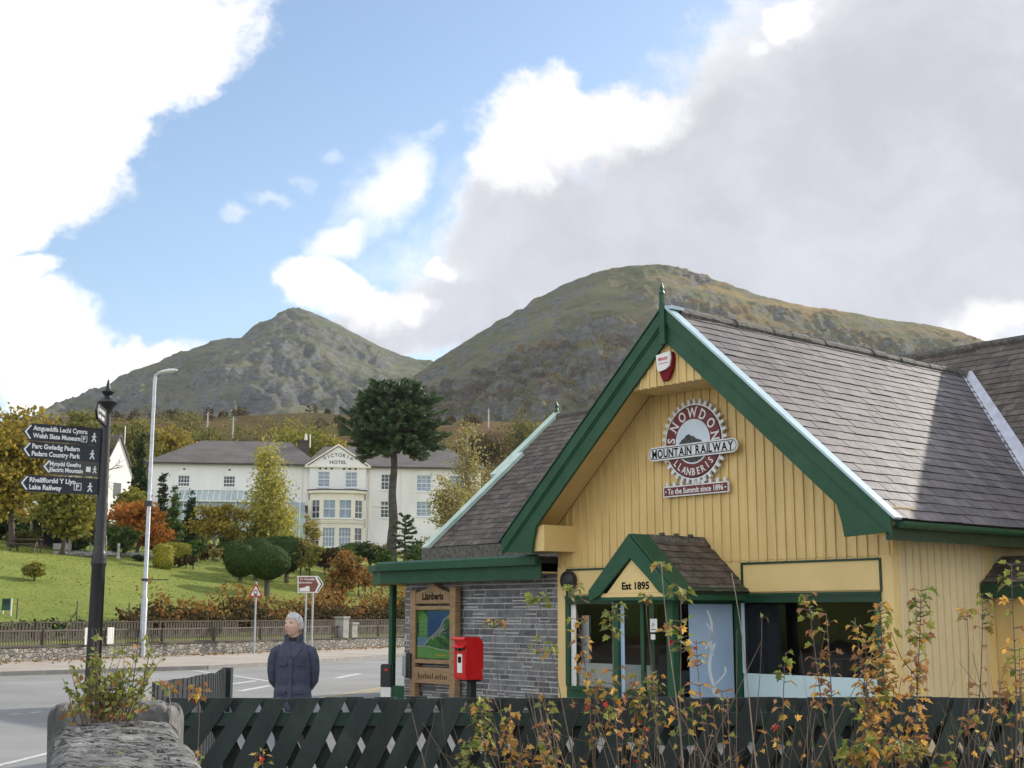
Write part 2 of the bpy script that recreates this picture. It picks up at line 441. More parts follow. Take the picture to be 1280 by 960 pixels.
def glassmat(name, tint=(0.85, 0.9, 0.9), refl=0.06):
    m, nt, bs = nodes(name); nt.nodes.remove(bs)
    t = nt.nodes.new('ShaderNodeBsdfTransparent'); t.inputs[0].default_value = rgba(tint)
    g = nt.nodes.new('ShaderNodeBsdfGlossy'); g.inputs['Roughness'].default_value = 0.03
    wn = noise_node(nt, 1.6, 2, 0.5); b = nt.nodes.new('ShaderNodeBump'); b.inputs['Strength'].default_value = 0.06; b.inputs['Distance'].default_value = 0.05
    nt.links.new(wn.outputs[0], b.inputs['Height']); nt.links.new(b.outputs[0], g.inputs['Normal'])
    fr = nt.nodes.new('ShaderNodeFresnel'); fr.inputs[0].default_value = 1.5
    ad = nt.nodes.new('ShaderNodeMath'); ad.operation = 'ADD'; ad.inputs[1].default_value = refl; nt.links.new(fr.outputs[0], ad.inputs[0])
    mx = nt.nodes.new('ShaderNodeMixShader'); nt.links.new(ad.outputs[0], mx.inputs[0]); nt.links.new(t.outputs[0], mx.inputs[1]); nt.links.new(g.outputs[0], mx.inputs[2])
    nt.links.new(mx.outputs[0], nt.nodes['Material Output'].inputs[0]); return m
M = {}
M['asphalt'] = pm('asphalt', [(0.172, 0.172, 0.169), (0.264, 0.261, 0.253)], 0.35, 0.9, 0.25, 60, stain=(0.132, 0.132, 0.132), stain_scale=0.12, stain_amt=0.6)
M['pavement'] = pm('pavement', [(0.27, 0.235, 0.195), (0.36, 0.32, 0.27)], 0.8, 0.9, 0.2, 30, stain=(0.22, 0.15, 0.09), stain_scale=0.5, stain_amt=0.5)
M['forecourt'] = pm('forecourt', [(0.30, 0.28, 0.25), (0.38, 0.36, 0.33)], 2, 0.9, 0.2, 40)
M['road_paint'] = pm('road_paint', [(0.45, 0.45, 0.43), (0.62, 0.61, 0.58)], 6, 0.7, stain=(0.2, 0.2, 0.2), stain_scale=9, stain_amt=0.9)
M['road_yellow'] = pm('road_yellow', [(0.42, 0.32, 0.12), (0.55, 0.42, 0.17)], 6, 0.7, stain=(0.2, 0.19, 0.17), stain_scale=9, stain_amt=0.9)
M['soil'] = pm('soil', [(0.035, 0.027, 0.018), (0.07, 0.055, 0.035)], 6, 0.95, 0.6, 20)
M['yellow'] = pm('yellow_paint', [(0.66, 0.475, 0.19), (0.73, 0.535, 0.225)], 2.2, 0.5, 0.05, 30, stain=(0.44, 0.31, 0.14), stain_scale=1.8, stain_amt=0.55, stain_stretch=(4, 4, 0.3), rvar=0.1)
M['yellow_side'] = pm('skylit_yellow_paint', [(0.66, 0.53, 0.30), (0.72, 0.585, 0.345)], 2.2, 0.6, 0.05, 30, stain=(0.52, 0.40, 0.22), stain_scale=1.6, stain_amt=0.4, stain_stretch=(3, 3, 0.4))  # paler than the front: skylight on the side wall is put into the colour
M['yellow_panel'] = pm('yellow_panel', [(0.68, 0.495, 0.205), (0.75, 0.555, 0.245)], 1.2, 0.45, 0.03, 12, stain=(0.55, 0.39, 0.16), stain_scale=1.0, stain_amt=0.3)
M['green'] = pm('green_paint', [(0.0059, 0.0541, 0.0198), (0.0099, 0.0726, 0.0290)], 2.5, 0.55, 0.05, 25, stain=(0.0198, 0.0726, 0.0396), stain_scale=2.5, stain_amt=0.45, rvar=0.1)
M['dark_green'] = pm('dark_green_paint', [(0.0030, 0.0300, 0.0120), (0.0053, 0.0435, 0.0188)], 2.5, 0.42, 0.04, 25, rvar=0.1)
M['flashing'] = pm('pale_flashing', [(0.34, 0.47, 0.50), (0.46, 0.58, 0.61)], 3, 0.35, 0.1, 12, stain=(0.3, 0.42, 0.40), stain_scale=4, stain_amt=0.5)
M['verge'] = pm('verge_cap', [(0.42, 0.55, 0.46), (0.58, 0.68, 0.60)], 2, 0.5, 0.05, 10, stain=(0.2, 0.34, 0.24), stain_scale=1.2, stain_amt=0.5)
M['lead'] = pm('lead', [(0.42, 0.43, 0.48), (0.60, 0.62, 0.68)], 5, 0.4, 0.2, 14, metal=0.15)
M['slate'] = pm('roof_slate', [(0.0528, 0.0436, 0.0451), (0.0880, 0.0725, 0.0732), (0.1197, 0.1021, 0.0986)], 3.0, 0.62, 0.35, 24, island=0.30, hue=0.02, stain=(0.1600, 0.1520, 0.1360), stain_scale=1.7, stain_amt=0.35, rvar=0.12, bdist=0.01)
M['slate_old'] = pm('mossy_slate', [(0.0467, 0.0357, 0.0306), (0.0850, 0.0663, 0.0527), (0.1105, 0.0892, 0.0723)], 4.0, 0.75, 0.5, 24, island=0.34, hue=0.02, stain=(0.2550, 0.2465, 0.2295), stain_scale=6, stain_amt=0.35, bdist=0.01)
M['ridge'] = pm('ridge_tile', [(0.04, 0.037, 0.035), (0.13, 0.12, 0.10)], 14, 0.85, 0.8, 30, island=0.2, stain=(0.24, 0.23, 0.19), stain_scale=12, stain_amt=0.6)
M['under'] = pm('roof_deck', [(0.0300, 0.0270, 0.0270)], 4, 0.9)
M['stone'] = pm('slate_stone', [(0.0874, 0.0929, 0.1012), (0.1748, 0.1776, 0.1831)], 6, 0.75, 0.6, 22, island=0.42, hue=0.015, stain=(0.2061, 0.1748, 0.1444), stain_scale=3, stain_amt=0.3)
M['mortar'] = pm('mortar', [(0.40, 0.39, 0.37), (0.54, 0.53, 0.51)], 9, 0.9, 0.3, 40)

M['pillar'] = pm('rough_slab', [(0.06, 0.06, 0.058), (0.16, 0.157, 0.15)], 4, 0.85, 0.8, 12, stain=(0.27, 0.26, 0.24), stain_scale=4, stain_amt=0.45, bdist=0.03)
M['glass'] = glassmat('window_glass', (0.85, 0.9, 0.9), 0.005)
M['clear'] = glassmat('clear_glass', (0.93, 0.96, 0.95), 0.02)
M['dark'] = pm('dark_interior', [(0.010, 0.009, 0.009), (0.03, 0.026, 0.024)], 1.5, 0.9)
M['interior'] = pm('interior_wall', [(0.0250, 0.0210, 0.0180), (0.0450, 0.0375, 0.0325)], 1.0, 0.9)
M['white'] = pm('white_paint', [(0.70, 0.69, 0.66), (0.80, 0.79, 0.76)], 3, 0.5, stain=(0.5, 0.48, 0.44), stain_scale=3, stain_amt=0.3)
M['frost'] = pm('etched_panel', [(0.32, 0.45, 0.62), (0.42, 0.54, 0.69)], 1.5, 0.45, stain=(0.40, 0.47, 0.53), stain_scale=2.5, stain_amt=0.3)
M['frost_line'] = pm('etched_line', [(0.75, 0.82, 0.86)], 2, 0.5)
M['blue_panel'] = pm('pale_blue_panel', [(0.46, 0.60, 0.63), (0.56, 0.69, 0.71)], 1.3, 0.6)
M['iron'] = pm('black_iron', [(0.006, 0.006, 0.007), (0.014, 0.014, 0.015)], 8, 0.38, 0.15, 30, rvar=0.12)
M['black'] = pm('black_plastic', [(0.010, 0.010, 0.011), (0.02, 0.02, 0.02)], 6, 0.5)
M['galv'] = pm('galvanised_steel', [(0.36, 0.38, 0.41), (0.50, 0.52, 0.55)], 5, 0.42, metal=0.55, rvar=0.1)
M['red'] = pm('red_enamel', [(0.50, 0.012, 0.014), (0.60, 0.018, 0.018)], 3, 0.3, 0.03, 20, rvar=0.08)
M['red_dark'] = pm('red_lens', [(0.22, 0.008, 0.012)], 3, 0.25)
M['maroon'] = pm('maroon_paint', [(0.1240, 0.0099, 0.0124), (0.1612, 0.0136, 0.0161)], 3, 0.4)
M['ivory'] = pm('ivory_paint', [(0.66, 0.66, 0.66), (0.76, 0.76, 0.75)], 4, 0.45, stain=(0.5, 0.5, 0.48), stain_scale=5, stain_amt=0.25)
M['pale_sky'] = pm('pale_sky_paint', [(0.56, 0.66, 0.74), (0.66, 0.74, 0.80)], 6, 0.5)
M['rock_paint'] = pm('rock_paint', [(0.012, 0.014, 0.014), (0.11, 0.12, 0.11)], 22, 0.5, pos=(0.42, 0.66))
M['ink'] = pm('black_lettering', [(0.004, 0.005, 0.009)], 4, 0.7, spec=0.1)
M['letter'] = pm('white_lettering', [(0.74, 0.74, 0.72)], 4, 0.5)
M['navy'] = pm('navy_sign', [(0.006, 0.008, 0.016), (0.011, 0.013, 0.024)], 4, 0.45)
M['taupe'] = pm('taupe_sign', [(0.045, 0.038, 0.034), (0.06, 0.05, 0.045)], 4, 0.5)
M['brown_sign'] = pm('brown_sign', [(0.17, 0.045, 0.02), (0.20, 0.055, 0.026)], 4, 0.4)
M['sign_red'] = pm('sign_red', [(0.42, 0.03, 0.03)], 4, 0.4)
M['carved'] = pm('carved_wood', [(0.22, 0.135, 0.066), (0.36, 0.235, 0.125)], 5, 0.65, 0.3, 18, stretch=(1, 1, 5), stain=(0.12, 0.06, 0.03), stain_scale=4, stain_amt=0.4)
M['carve_ink'] = pm('carved_letter', [(0.018, 0.008, 0.005)], 4, 0.9, spec=0.05)
M['fence'] = pm('dark_fence', [(0.0074, 0.0139, 0.0121), (0.0179, 0.0297, 0.0250)], 5, 0.6, 0.3, 25, island=0.35, stretch=(1, 1, .3), stain=(0.0379, 0.0660, 0.0436), stain_scale=4, stain_amt=0.4, rvar=0.12)
M['fence_rail'] = pm('green_rail', [(0.005, 0.025, 0.017), (0.009, 0.038, 0.026)], 5, 0.55, 0.2, 20)
M['panel_dark'] = pm('dark_panel', [(0.010, 0.015, 0.020), (0.02, 0.027, 0.032)], 4, 0.5, 0.2, 20)
M['railing'] = pm('brown_railing', [(0.064, 0.049, 0.039), (0.128, 0.100, 0.081)], 1.2, 0.7)
M['railing_dark'] = pm('old_pale', [(0.045, 0.033, 0.026), (0.10, 0.075, 0.057)], 1.5, 0.8)
M['hotel'] = pm('hotel_render', [(0.7129, 0.6875, 0.6696), (0.8051, 0.7811, 0.7656)], 0.25, 0.8, 0.05, 4, stain=(0.5296, 0.5063, 0.4707), stain_scale=0.4, stain_amt=0.35, stain_stretch=(1, 1, 0.35))
M['hotel_cream'] = pm('hotel_cream', [(0.72, 0.655, 0.555), (0.79, 0.73, 0.63)], 0.5, 0.8)
M['hotel_roof'] = pm('hotel_slate', [(0.105, 0.09, 0.082), (0.17, 0.15, 0.138)], 0.7, 0.8, 0.6, 6, stretch=(0.6, 0.6, 2.5), stain=(0.075, 0.07, 0.062), stain_scale=0.35, stain_amt=0.4)
M['conserv'] = pm('conservatory_glazing', [(0.30, 0.38, 0.38), (0.42, 0.49, 0.48)], 0.6, 0.2)
M['trim'] = pm('hotel_trim', [(0.05, 0.045, 0.042)], 2, 0.7)
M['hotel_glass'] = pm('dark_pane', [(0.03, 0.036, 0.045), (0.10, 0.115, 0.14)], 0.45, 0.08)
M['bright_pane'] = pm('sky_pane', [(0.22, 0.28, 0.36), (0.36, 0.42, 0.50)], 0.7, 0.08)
M['brick'] = pm('chimney_brick', [(0.06, 0.045, 0.04), (0.10, 0.075, 0.065)], 3, 0.9, 0.3)
M['bark'] = pm('bark', [(0.055, 0.042, 0.032), (0.12, 0.095, 0.075)], 5, 0.9, 0.7, 14, stretch=(1, 1, .3))
M['bark_pale'] = pm('pale_bark', [(0.20, 0.185, 0.165), (0.42, 0.40, 0.37)], 3, 0.85, 0.3)
M['bark_puzzle'] = pm('ringed_bark', [(0.0420, 0.0353, 0.0300), (0.1050, 0.0915, 0.0780)], 1.2, 0.9, 0.8, 4, stretch=(1, 1, 3.5))
M['twig'] = pm('twig', [(0.085, 0.055, 0.04), (0.17, 0.12, 0.09)], 9, 0.8, island=0.3)
M['twig_pale'] = pm('pale_stem', [(0.20, 0.15, 0.11), (0.34, 0.27, 0.205)], 9, 0.8, island=0.3)
M['lf_scrub'] = leafmat('leaf_scrub', [(0.0985, 0.0786, 0.0626), (0.1510, 0.1144, 0.0870), (0.1969, 0.1502, 0.0958), (0.1116, 0.1115, 0.0696)])
M['lf_gold'] = leafmat('leaf_gold', [(0.145, 0.135, 0.028), (0.290, 0.231, 0.038), (0.435, 0.303, 0.049), (0.232, 0.208, 0.043)])
M['lf_yelgreen'] = leafmat('leaf_yellow_green', [(0.102, 0.138, 0.026), (0.203, 0.203, 0.036), (0.319, 0.261, 0.051), (0.145, 0.160, 0.029)])
M['lf_birch'] = leafmat('leaf_birch', [(0.383, 0.344, 0.075), (0.510, 0.444, 0.104), (0.271, 0.290, 0.075), (0.431, 0.362, 0.075)])
M['lf_willow'] = leafmat('leaf_willow', [(0.290, 0.254, 0.102), (0.406, 0.341, 0.123), (0.203, 0.196, 0.072)])
M['lf_orange'] = leafmat('leaf_orange', [(0.435, 0.167, 0.032), (0.551, 0.210, 0.041), (0.319, 0.123, 0.032), (0.406, 0.225, 0.043)])
M['lf_olive'] = leafmat('leaf_olive', [(0.079, 0.086, 0.028), (0.152, 0.148, 0.043), (0.239, 0.200, 0.055), (0.120, 0.131, 0.038)])
M['lf_dark'] = leafmat('leaf_dark_green', [(0.016, 0.030, 0.012), (0.034, 0.057, 0.019), (0.051, 0.074, 0.024)], 0.2)
M['lf_green'] = leafmat('leaf_green', [(0.043, 0.080, 0.020), (0.080, 0.131, 0.032), (0.123, 0.167, 0.043)])
M['lf_yew'] = leafmat('leaf_yew', [(0.0251, 0.0518, 0.0117), (0.0402, 0.0737, 0.0159), (0.0628, 0.1004, 0.0217)], 0.1, rough=.8)
M['lf_goldbox'] = leafmat('leaf_gold_box', [(0.256, 0.248, 0.032), (0.384, 0.344, 0.040), (0.192, 0.208, 0.032)], 0.15)
M['lf_brown'] = leafmat('leaf_brown', [(0.0510, 0.0350, 0.0180), (0.0850, 0.0580, 0.0270), (0.1275, 0.0850, 0.0330), (0.0595, 0.0600, 0.0220)])
M['lf_rust'] = leafmat('leaf_rust', [(0.217, 0.102, 0.032), (0.319, 0.145, 0.041), (0.160, 0.116, 0.036), (0.261, 0.189, 0.043)])
M['lf_puzzle'] = leafmat('leaf_puzzle', [(0.0256, 0.0504, 0.0224), (0.0560, 0.0990, 0.0400), (0.1200, 0.1800, 0.0720), (0.0400, 0.0720, 0.0320)], 0.04, rough=0.34)
M['lf_s_green'] = leafmat('leaf_sapling_green', [(0.115, 0.161, 0.034), (0.230, 0.259, 0.057), (0.322, 0.322, 0.075), (0.149, 0.178, 0.069)], 0.3)
M['lf_s_orange'] = leafmat('leaf_sapling_orange', [(0.472, 0.243, 0.058), (0.577, 0.351, 0.088), (0.353, 0.176, 0.054), (0.551, 0.451, 0.116)], 0.42)
M['lf_s_brown'] = leafmat('leaf_sapling_brown', [(0.235, 0.112, 0.057), (0.344, 0.172, 0.080), (0.427, 0.247, 0.113)], 0.42)
M['lf_s_red'] = leafmat('leaf_sapling_red', [(0.483, 0.040, 0.029), (0.380, 0.057, 0.034)], 0.25)
M['skin'] = pm('skin', [(0.52, 0.315, 0.235), (0.60, 0.38, 0.29)], 14, 0.5)
M['hair'] = pm('grey_hair', [(0.297, 0.284, 0.270), (0.702, 0.689, 0.661)], 60, 0.6, 0.6, 90, stretch=(1, 1, .3))
M['jacket'] = pm('navy_jacket', [(0.020, 0.024, 0.050), (0.045, 0.05, 0.088)], 5, 0.6, 0.5, 6, bdist=0.05, stretch=(1.3, 1.3, .7))
M['jersey'] = pm('dark_jersey', [(0.022, 0.016, 0.016)], 20, 0.9)
M['trousers'] = pm('grey_trousers', [(0.03, 0.03, 0.034), (0.05, 0.05, 0.055)], 8, 0.85, 0.4, 14)
M['shoe'] = pm('shoe_leather', [(0.02, 0.014, 0.01)], 8, 0.4)
M['eye'] = pm('eye_dark', [(0.03, 0.022, 0.02)], 8, 0.2)

def lawn_mat():
    m, nt, bs = nodes('lawn_grass')
    a = noise_node(nt, 0.22, 6, 0.65); b = noise_node(nt, 5.0, 5, 0.75, (1, 0.5, 1)); d = noise_node(nt, 1.3, 4, .6)
    c1 = ramp(nt, a.outputs[0], [(0.165, 0.205, 0.04), (0.225, 0.26, 0.052), (0.28, 0.295, 0.07)], [0.32, 0.5, 0.7])
    c = mixc(nt, mr(nt, b.outputs[0], 0.35, 0.7, 0, 0.55), c1, (0.10, 0.14, 0.025))
    c = mixc(nt, mr(nt, d.outputs[0], 0.58, 0.75, 0, 0.6), c, (0.28, 0.27, 0.07))
    nt.links.new(c, bs.inputs['Base Color']); bs.inputs['Roughness'].default_value = 0.85; bs.inputs['Specular IOR Level'].default_value = 0.15
    bn = noise_node(nt, 9, 6, 0.8); bp = nt.nodes.new('ShaderNodeBump'); bp.inputs['Strength'].default_value = 0.9; bp.inputs['Distance'].default_value = 0.12
    nt.links.new(bn.outputs[0], bp.inputs['Height']); nt.links.new(bp.outputs[0], bs.inputs['Normal']); return m
M['lawn'] = lawn_mat()
def coping_mat():
    m, nt, bs = nodes('coping_slate')
    a = noise_node(nt, 4, 8, .68, (1.2, 3.2, 1)); b = noise_node(nt, 2.6, 6, .7, (1.0, 4.5, 1), dist=.8); d = noise_node(nt, 30, 4, .7)
    c = ramp(nt, a.outputs[0], [(0.07, 0.07, 0.068), (0.17, 0.168, 0.16), (0.30, 0.295, 0.28)], [.32, .5, .68])
    ab = nt.nodes.new('ShaderNodeMath'); ab.operation = 'SUBTRACT'; nt.links.new(b.outputs[0], ab.inputs[0]); ab.inputs[1].default_value = .5
    a2 = nt.nodes.new('ShaderNodeMath'); a2.operation = 'ABSOLUTE'; nt.links.new(ab.outputs[0], a2.inputs[0])
    crack = mr(nt, a2.outputs[0], 0.003, 0.022, 1, 0)
    c = mixc(nt, crack, c, (0.018, 0.017, 0.015)); c = mixc(nt, mr(nt, d.outputs[0], .55, .75, 0, .45), c, (0.36, 0.35, 0.32))
    nt.links.new(c, bs.inputs['Base Color']); bs.inputs['Roughness'].default_value = .82; bs.inputs['Specular IOR Level'].default_value = .3
    h = nt.nodes.new('ShaderNodeMath'); h.operation = 'MULTIPLY_ADD'; nt.links.new(crack, h.inputs[0]); h.inputs[1].default_value = -.8; nt.links.new(a.outputs[0], h.inputs[2])
    bp = nt.nodes.new('ShaderNodeBump'); bp.inputs['Strength'].default_value = 1.0; bp.inputs['Distance'].default_value = .035
    nt.links.new(h.outputs[0], bp.inputs['Height']); nt.links.new(bp.outputs[0], bs.inputs['Normal']); return m
M['coping'] = coping_mat()
def rubble_mat():
    m, nt, bs = nodes('rubble_wall')
    tc = nt.nodes.new('ShaderNodeTexCoord'); mp = nt.nodes.new('ShaderNodeMapping'); mp.inputs['Scale'].default_value = (1, 1, 1.5); nt.links.new(tc.outputs['Object'], mp.inputs[0])
    dn = nt.nodes.new('ShaderNodeTexNoise'); dn.inputs['Scale'].default_value = 3; nt.links.new(mp.outputs[0], dn.inputs['Vector'])
    av = nt.nodes.new('ShaderNodeVectorMath'); av.operation = 'MULTIPLY_ADD'; nt.links.new(dn.outputs['Color'], av.inputs[0]); av.inputs[1].default_value = (.25, .25, .25); nt.links.new(mp.outputs[0], av.inputs[2])
    v = nt.nodes.new('ShaderNodeTexVoronoi'); v.inputs['Scale'].default_value = 4.6; nt.links.new(av.outputs[0], v.inputs['Vector'])
    e = nt.nodes.new('ShaderNodeTexVoronoi'); e.feature = 'DISTANCE_TO_EDGE'; e.inputs['Scale'].default_value = 4.6; nt.links.new(av.outputs[0], e.inputs['Vector'])
    sc = nt.nodes.new('ShaderNodeSeparateColor'); nt.links.new(v.outputs['Color'], sc.inputs[0])
    c = ramp(nt, sc.outputs[0], [(0.16, 0.148, 0.125), (0.24, 0.22, 0.185), (0.31, 0.285, 0.245), (0.38, 0.34, 0.28)])
    c = mixc(nt, mr(nt, e.outputs['Distance'], 0.01, 0.06, 1, 0), c, (0.15, 0.135, 0.115))
    n = noise_node(nt, 14, 5); c = mixc(nt, mr(nt, n.outputs[0], .5, .75, 0, .4), c, (0.16, 0.15, 0.12))
    nt.links.new(c, bs.inputs['Base Color']); bs.inputs['Roughness'].default_value = 0.9
    bp = nt.nodes.new('ShaderNodeBump'); bp.inputs['Strength'].default_value = 0.9; bp.inputs['Distance'].default_value = 0.06
    nt.links.new(mr(nt, e.outputs['Distance'], 0, 0.12), bp.inputs['Height']); nt.links.new(bp.outputs[0], bs.inputs['Normal']); return m
M['rubble'] = rubble_mat()
def hill_mat(name, grass, dry, brown, rockc, rock_lo, brown_top, brown_amt):
    m, nt, bs = nodes(name)
    g = nt.nodes.new('ShaderNodeNewGeometry'); sp = nt.nodes.new('ShaderNodeSeparateXYZ'); nt.links.new(g.outputs['Position'], sp.inputs[0])
    a = noise_node(nt, 0.011, 9, 0.68); b = noise_node(nt, 0.05, 9, 0.72, dist=.6); d = noise_node(nt, 0.019, 8, 0.7)
    c = ramp(nt, a.outputs[0], [grass, dry, grass, dry], [0.30, 0.46, 0.56, 0.7])
    # bracken
    hz = mr(nt, sp.outputs[2], brown_top[0], brown_top[1], brown_amt, 0.0)
    md = nt.nodes.new('ShaderNodeMath'); md.operation = 'MULTIPLY'; nt.links.new(mr(nt, d.outputs[0], 0.40, 0.58), md.inputs[0]); hx_ = nt.nodes.new('ShaderNodeMath'); hx_.operation = 'MULTIPLY'; nt.links.new(hz, hx_.inputs[0]); nt.links.new(mr(nt, sp.outputs[0], 0, 260, .40, 1.0), hx_.inputs[1]); nt.links.new(hx_.outputs[0], md.inputs[1])
    c = mixc(nt, md.outputs[0], c, brown)
    # heather / scree mottling
    c = mixc(nt, mr(nt, b.outputs[0], 0.50, 0.68, 0, 0.75), c, tuple(x * 0.42 for x in grass))
    if name == 'near_hill':     # golden sunlight on the high right shoulder, painted into the grass colour
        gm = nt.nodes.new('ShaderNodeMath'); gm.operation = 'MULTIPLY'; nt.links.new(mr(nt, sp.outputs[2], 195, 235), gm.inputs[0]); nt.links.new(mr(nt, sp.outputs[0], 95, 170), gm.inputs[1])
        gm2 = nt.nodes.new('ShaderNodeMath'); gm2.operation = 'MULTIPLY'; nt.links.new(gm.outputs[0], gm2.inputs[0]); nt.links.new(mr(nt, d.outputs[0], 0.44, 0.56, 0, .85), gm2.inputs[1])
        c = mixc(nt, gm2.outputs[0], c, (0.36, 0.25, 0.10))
    # rock on steep and broken ground
    sn = nt.nodes.new('ShaderNodeSeparateXYZ'); nt.links.new(g.outputs['Normal'], sn.inputs[0])
    rk = noise_node(nt, 0.03, 10, 0.75, dist=.4)
    st = nt.nodes.new('ShaderNodeMath'); st.operation = 'ADD'; nt.links.new(mr(nt, sn.outputs[2], 0.9, 0.5, 0, 0.42), st.inputs[0]); nt.links.new(rk.outputs[0], st.inputs[1])
    rf = mr(nt, st.outputs[0], rock_lo, rock_lo + 0.14, 0, 0.9)
    rc = noise_node(nt, 0.16, 8, 0.75, (1, 1, 2.2))
    rcol = ramp(nt, rc.outputs[0], [tuple(x * 0.35 for x in rockc), rockc, tuple(x * 1.5 for x in rockc)], [0.34, 0.52, 0.70])
    c = mixc(nt, rf, c, rcol)
    nt.links.new(c, bs.inputs['Base Color']); bs.inputs['Roughness'].default_value = 0.95; bs.inputs['Specular IOR Level'].default_value = 0.1
    bn = noise_node(nt, 0.09, 10, 0.75); bp = nt.nodes.new('ShaderNodeBump'); bp.inputs['Strength'].default_value = 1.0; bp.inputs['Distance'].default_value = 7.0
    nt.links.new(bn.outputs[0], bp.inputs['Height']); nt.links.new(bp.outputs[0], bs.inputs['Normal']); return m
M['hill_far'] = hill_mat('far_hill', (0.13, 0.142, 0.085), (0.20, 0.193, 0.125), (0.10, 0.08, 0.05), (0.155, 0.157, 0.158), 0.55, (60, 200), 0.5)
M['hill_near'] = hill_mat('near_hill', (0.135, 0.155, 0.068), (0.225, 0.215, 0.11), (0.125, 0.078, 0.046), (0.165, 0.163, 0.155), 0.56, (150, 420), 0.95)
M['moor'] = hill_mat('moor', (0.10, 0.095, 0.03), (0.20, 0.125, 0.05), (0.22, 0.11, 0.045), (0.13, 0.12, 0.11), 0.95, (10, 200), 0.85)

# ------------------------------------------------------------------ ground
WA = np.array([-17.49, 46.07]); WD = np.array([11.17, 20.34]); WD = WD / np.linalg.norm(WD); WN = np.array([-WD[1], WD[0]])
def wn(x, y): return (np.asarray(x) - WA[0]) * WN[0] + (np.asarray(y) - WA[1]) * WN[1]
def ground(x, y):
    """terrain height behind the roadside wall"""
    x = np.asarray(x, float); y = np.asarray(y, float)
    n = wn(x, y)
    zn = np.interp(n, [-1, 0, 5, 8, 15, 24, 30, 36, 50, 72, 140], [0.30, 0.40, 0.72, 1.45, 3.2, 5.2, 5.7, 6.6, 8.6, 12.5, 21])
    zn = zn + (fbm(x * .12, y * .12, 5, 3) - .5) * 0.5 * sstep(6, 14, n)
    moor = 14 + (y - 180) * 0.208 + np.where(y > 400, -(y - 400) * 0.12, 0) + (fbm(x * .012, y * .012, 8, 4) - .5) * 16 * sstep(170, 330, y)
    w = sstep(150, 240, y)
    return zn * (1 - w) + moor * w

mb = MB(); mb.poly([(-160, -60, 0), (160, -60, 0), (160, 170, 0), (-160, 170, 0)]); o = mb.build('road', M['asphalt']); tag(o, kind='structure')
# pavement under the wall with a kerb
kp = np.array([(-40, 6), (-31, 18), (-22, 29.5), (-14.57, 38.44), (-9.76, 42.9), (-7.2, 48.2), (-5.17, 54.39), (-1.0, 64), (6, 78), (20, 104)], float)
wp = [WA + WD * t for t in np.linspace(-50, 60, len(kp))]
mb = MB()
top = 0.12
for i in range(len(kp) - 1):
    a, b = kp[i], kp[i + 1]; c, d = wp[i + 1], wp[i]
    mb.poly([(a[0], a[1], top), (b[0], b[1], top), (c[0], c[1], top), (d[0], d[1], top)])
o = mb.build('pavement', M['pavement']); tag(o, kind='structure')
mb = MB()
mb2 = MB()
for i in range(len(kp) - 1):
    a, b = kp[i], kp[i + 1]; d = (b - a) / np.linalg.norm(b - a); n = np.array([d[1], -d[0]]) * 0.14
    mb.prism([(a[0], a[1], 0), (b[0], b[1], 0), (b[0] + n[0], b[1] + n[1], 0), (a[0] + n[0], a[1] + n[1], 0)], (0, 0, top + .005))
M['kerb'] = pm('kerb_stone', [(0.20, 0.19, 0.175), (0.29, 0.28, 0.26)], 3, .9, .3, 20)
o = mb.build('kerb', M['kerb']); tag(o, kind='structure')
# painted markings
def stripe(mb, pts, w, z=0.005):
    pts = [np.array(p, float) for p in pts]
    for a, b in zip(pts[:-1], pts[1:]):
        d = (b - a) / np.linalg.norm(b - a); n = np.array([-d[1], d[0]]) * w / 2
        mb.poly([(*(a - n), z), (*(b - n), z), (*(b + n), z), (*(a + n), z)])
mb = MB()
def gpt(px, py): 
    r = ray(px, py); r = r / r[2] * -EYE; return (r[0], r[1])
stripe(mb, [gpt(240, 838), gpt(300, 846), gpt(345, 853)], 0.14)
stripe(mb, [gpt(270, 858), gpt(320, 851)], 0.2)
stripe(mb, [gpt(420, 848), gpt(450, 842)], 0.2)
stripe(mb, [gpt(300, 864), gpt(338, 857)], 0.2)
for k in range(4):
    stripe(mb, [gpt(12 + 26 * k, 893.5 - 2.3 * k), gpt(26 + 26 * k, 892.2 - 2.3 * k)], 0.10)
stripe(mb, [gpt(-40, 966), gpt(20, 952), gpt(64, 941), gpt(90, 934)], 0.10)
o = mb.build('road_markings', M['road_paint']); tag(o, kind='structure')
mb = MB()
stripe(mb, [gpt(395, 873), gpt(430, 868), gpt(465, 862), gpt(484, 858)], 0.12); stripe(mb, [gpt(455, 866), gpt(484, 861)], 0.1)
stripe(mb, [kp[i] + np.array([0.5, -0.35]) for i in range(2, 8)], 0.10)
o = mb.build('yellow_line', M['road_yellow']); tag(o, kind='structure')
mb = MB(); mb.poly([(-1.62, -2, 0.05), (14, -2, 0.05), (14, 8.3, 0.05), (-1.62, 8.3, 0.05)]); o = mb.build('garden_soil', M['soil']); tag(o, kind='structure')
mb = MB(); mb.poly([(-3.0, 8.9, 0.006), (14, 8.9, 0.006), (14, 30, 0.006), (0.2, 31, 0.006), (-2.6, 24, 0.006), (-3.2, 16, 0.006)]); o = mb.build('forecourt', M['forecourt']); tag(o, kind='structure')

# lawn bank behind the wall, following the wall
ns = np.concatenate([np.linspace(0.3, 30, 100), np.linspace(30.5, 150, 120)]); ts = np.linspace(-70, 130, 220)
T_, N_ = np.meshgrid(ts, ns, indexing='xy')
Xg = WA[0] + WD[0] * T_ + WN[0] * N_; Yg = WA[1] + WD[1] * T_ + WN[1] * N_
P = np.stack([Xg, Yg, ground(Xg, Yg)], -1)
o = grid_mesh('lawn', P, M['lawn']); tag(o, kind='structure')
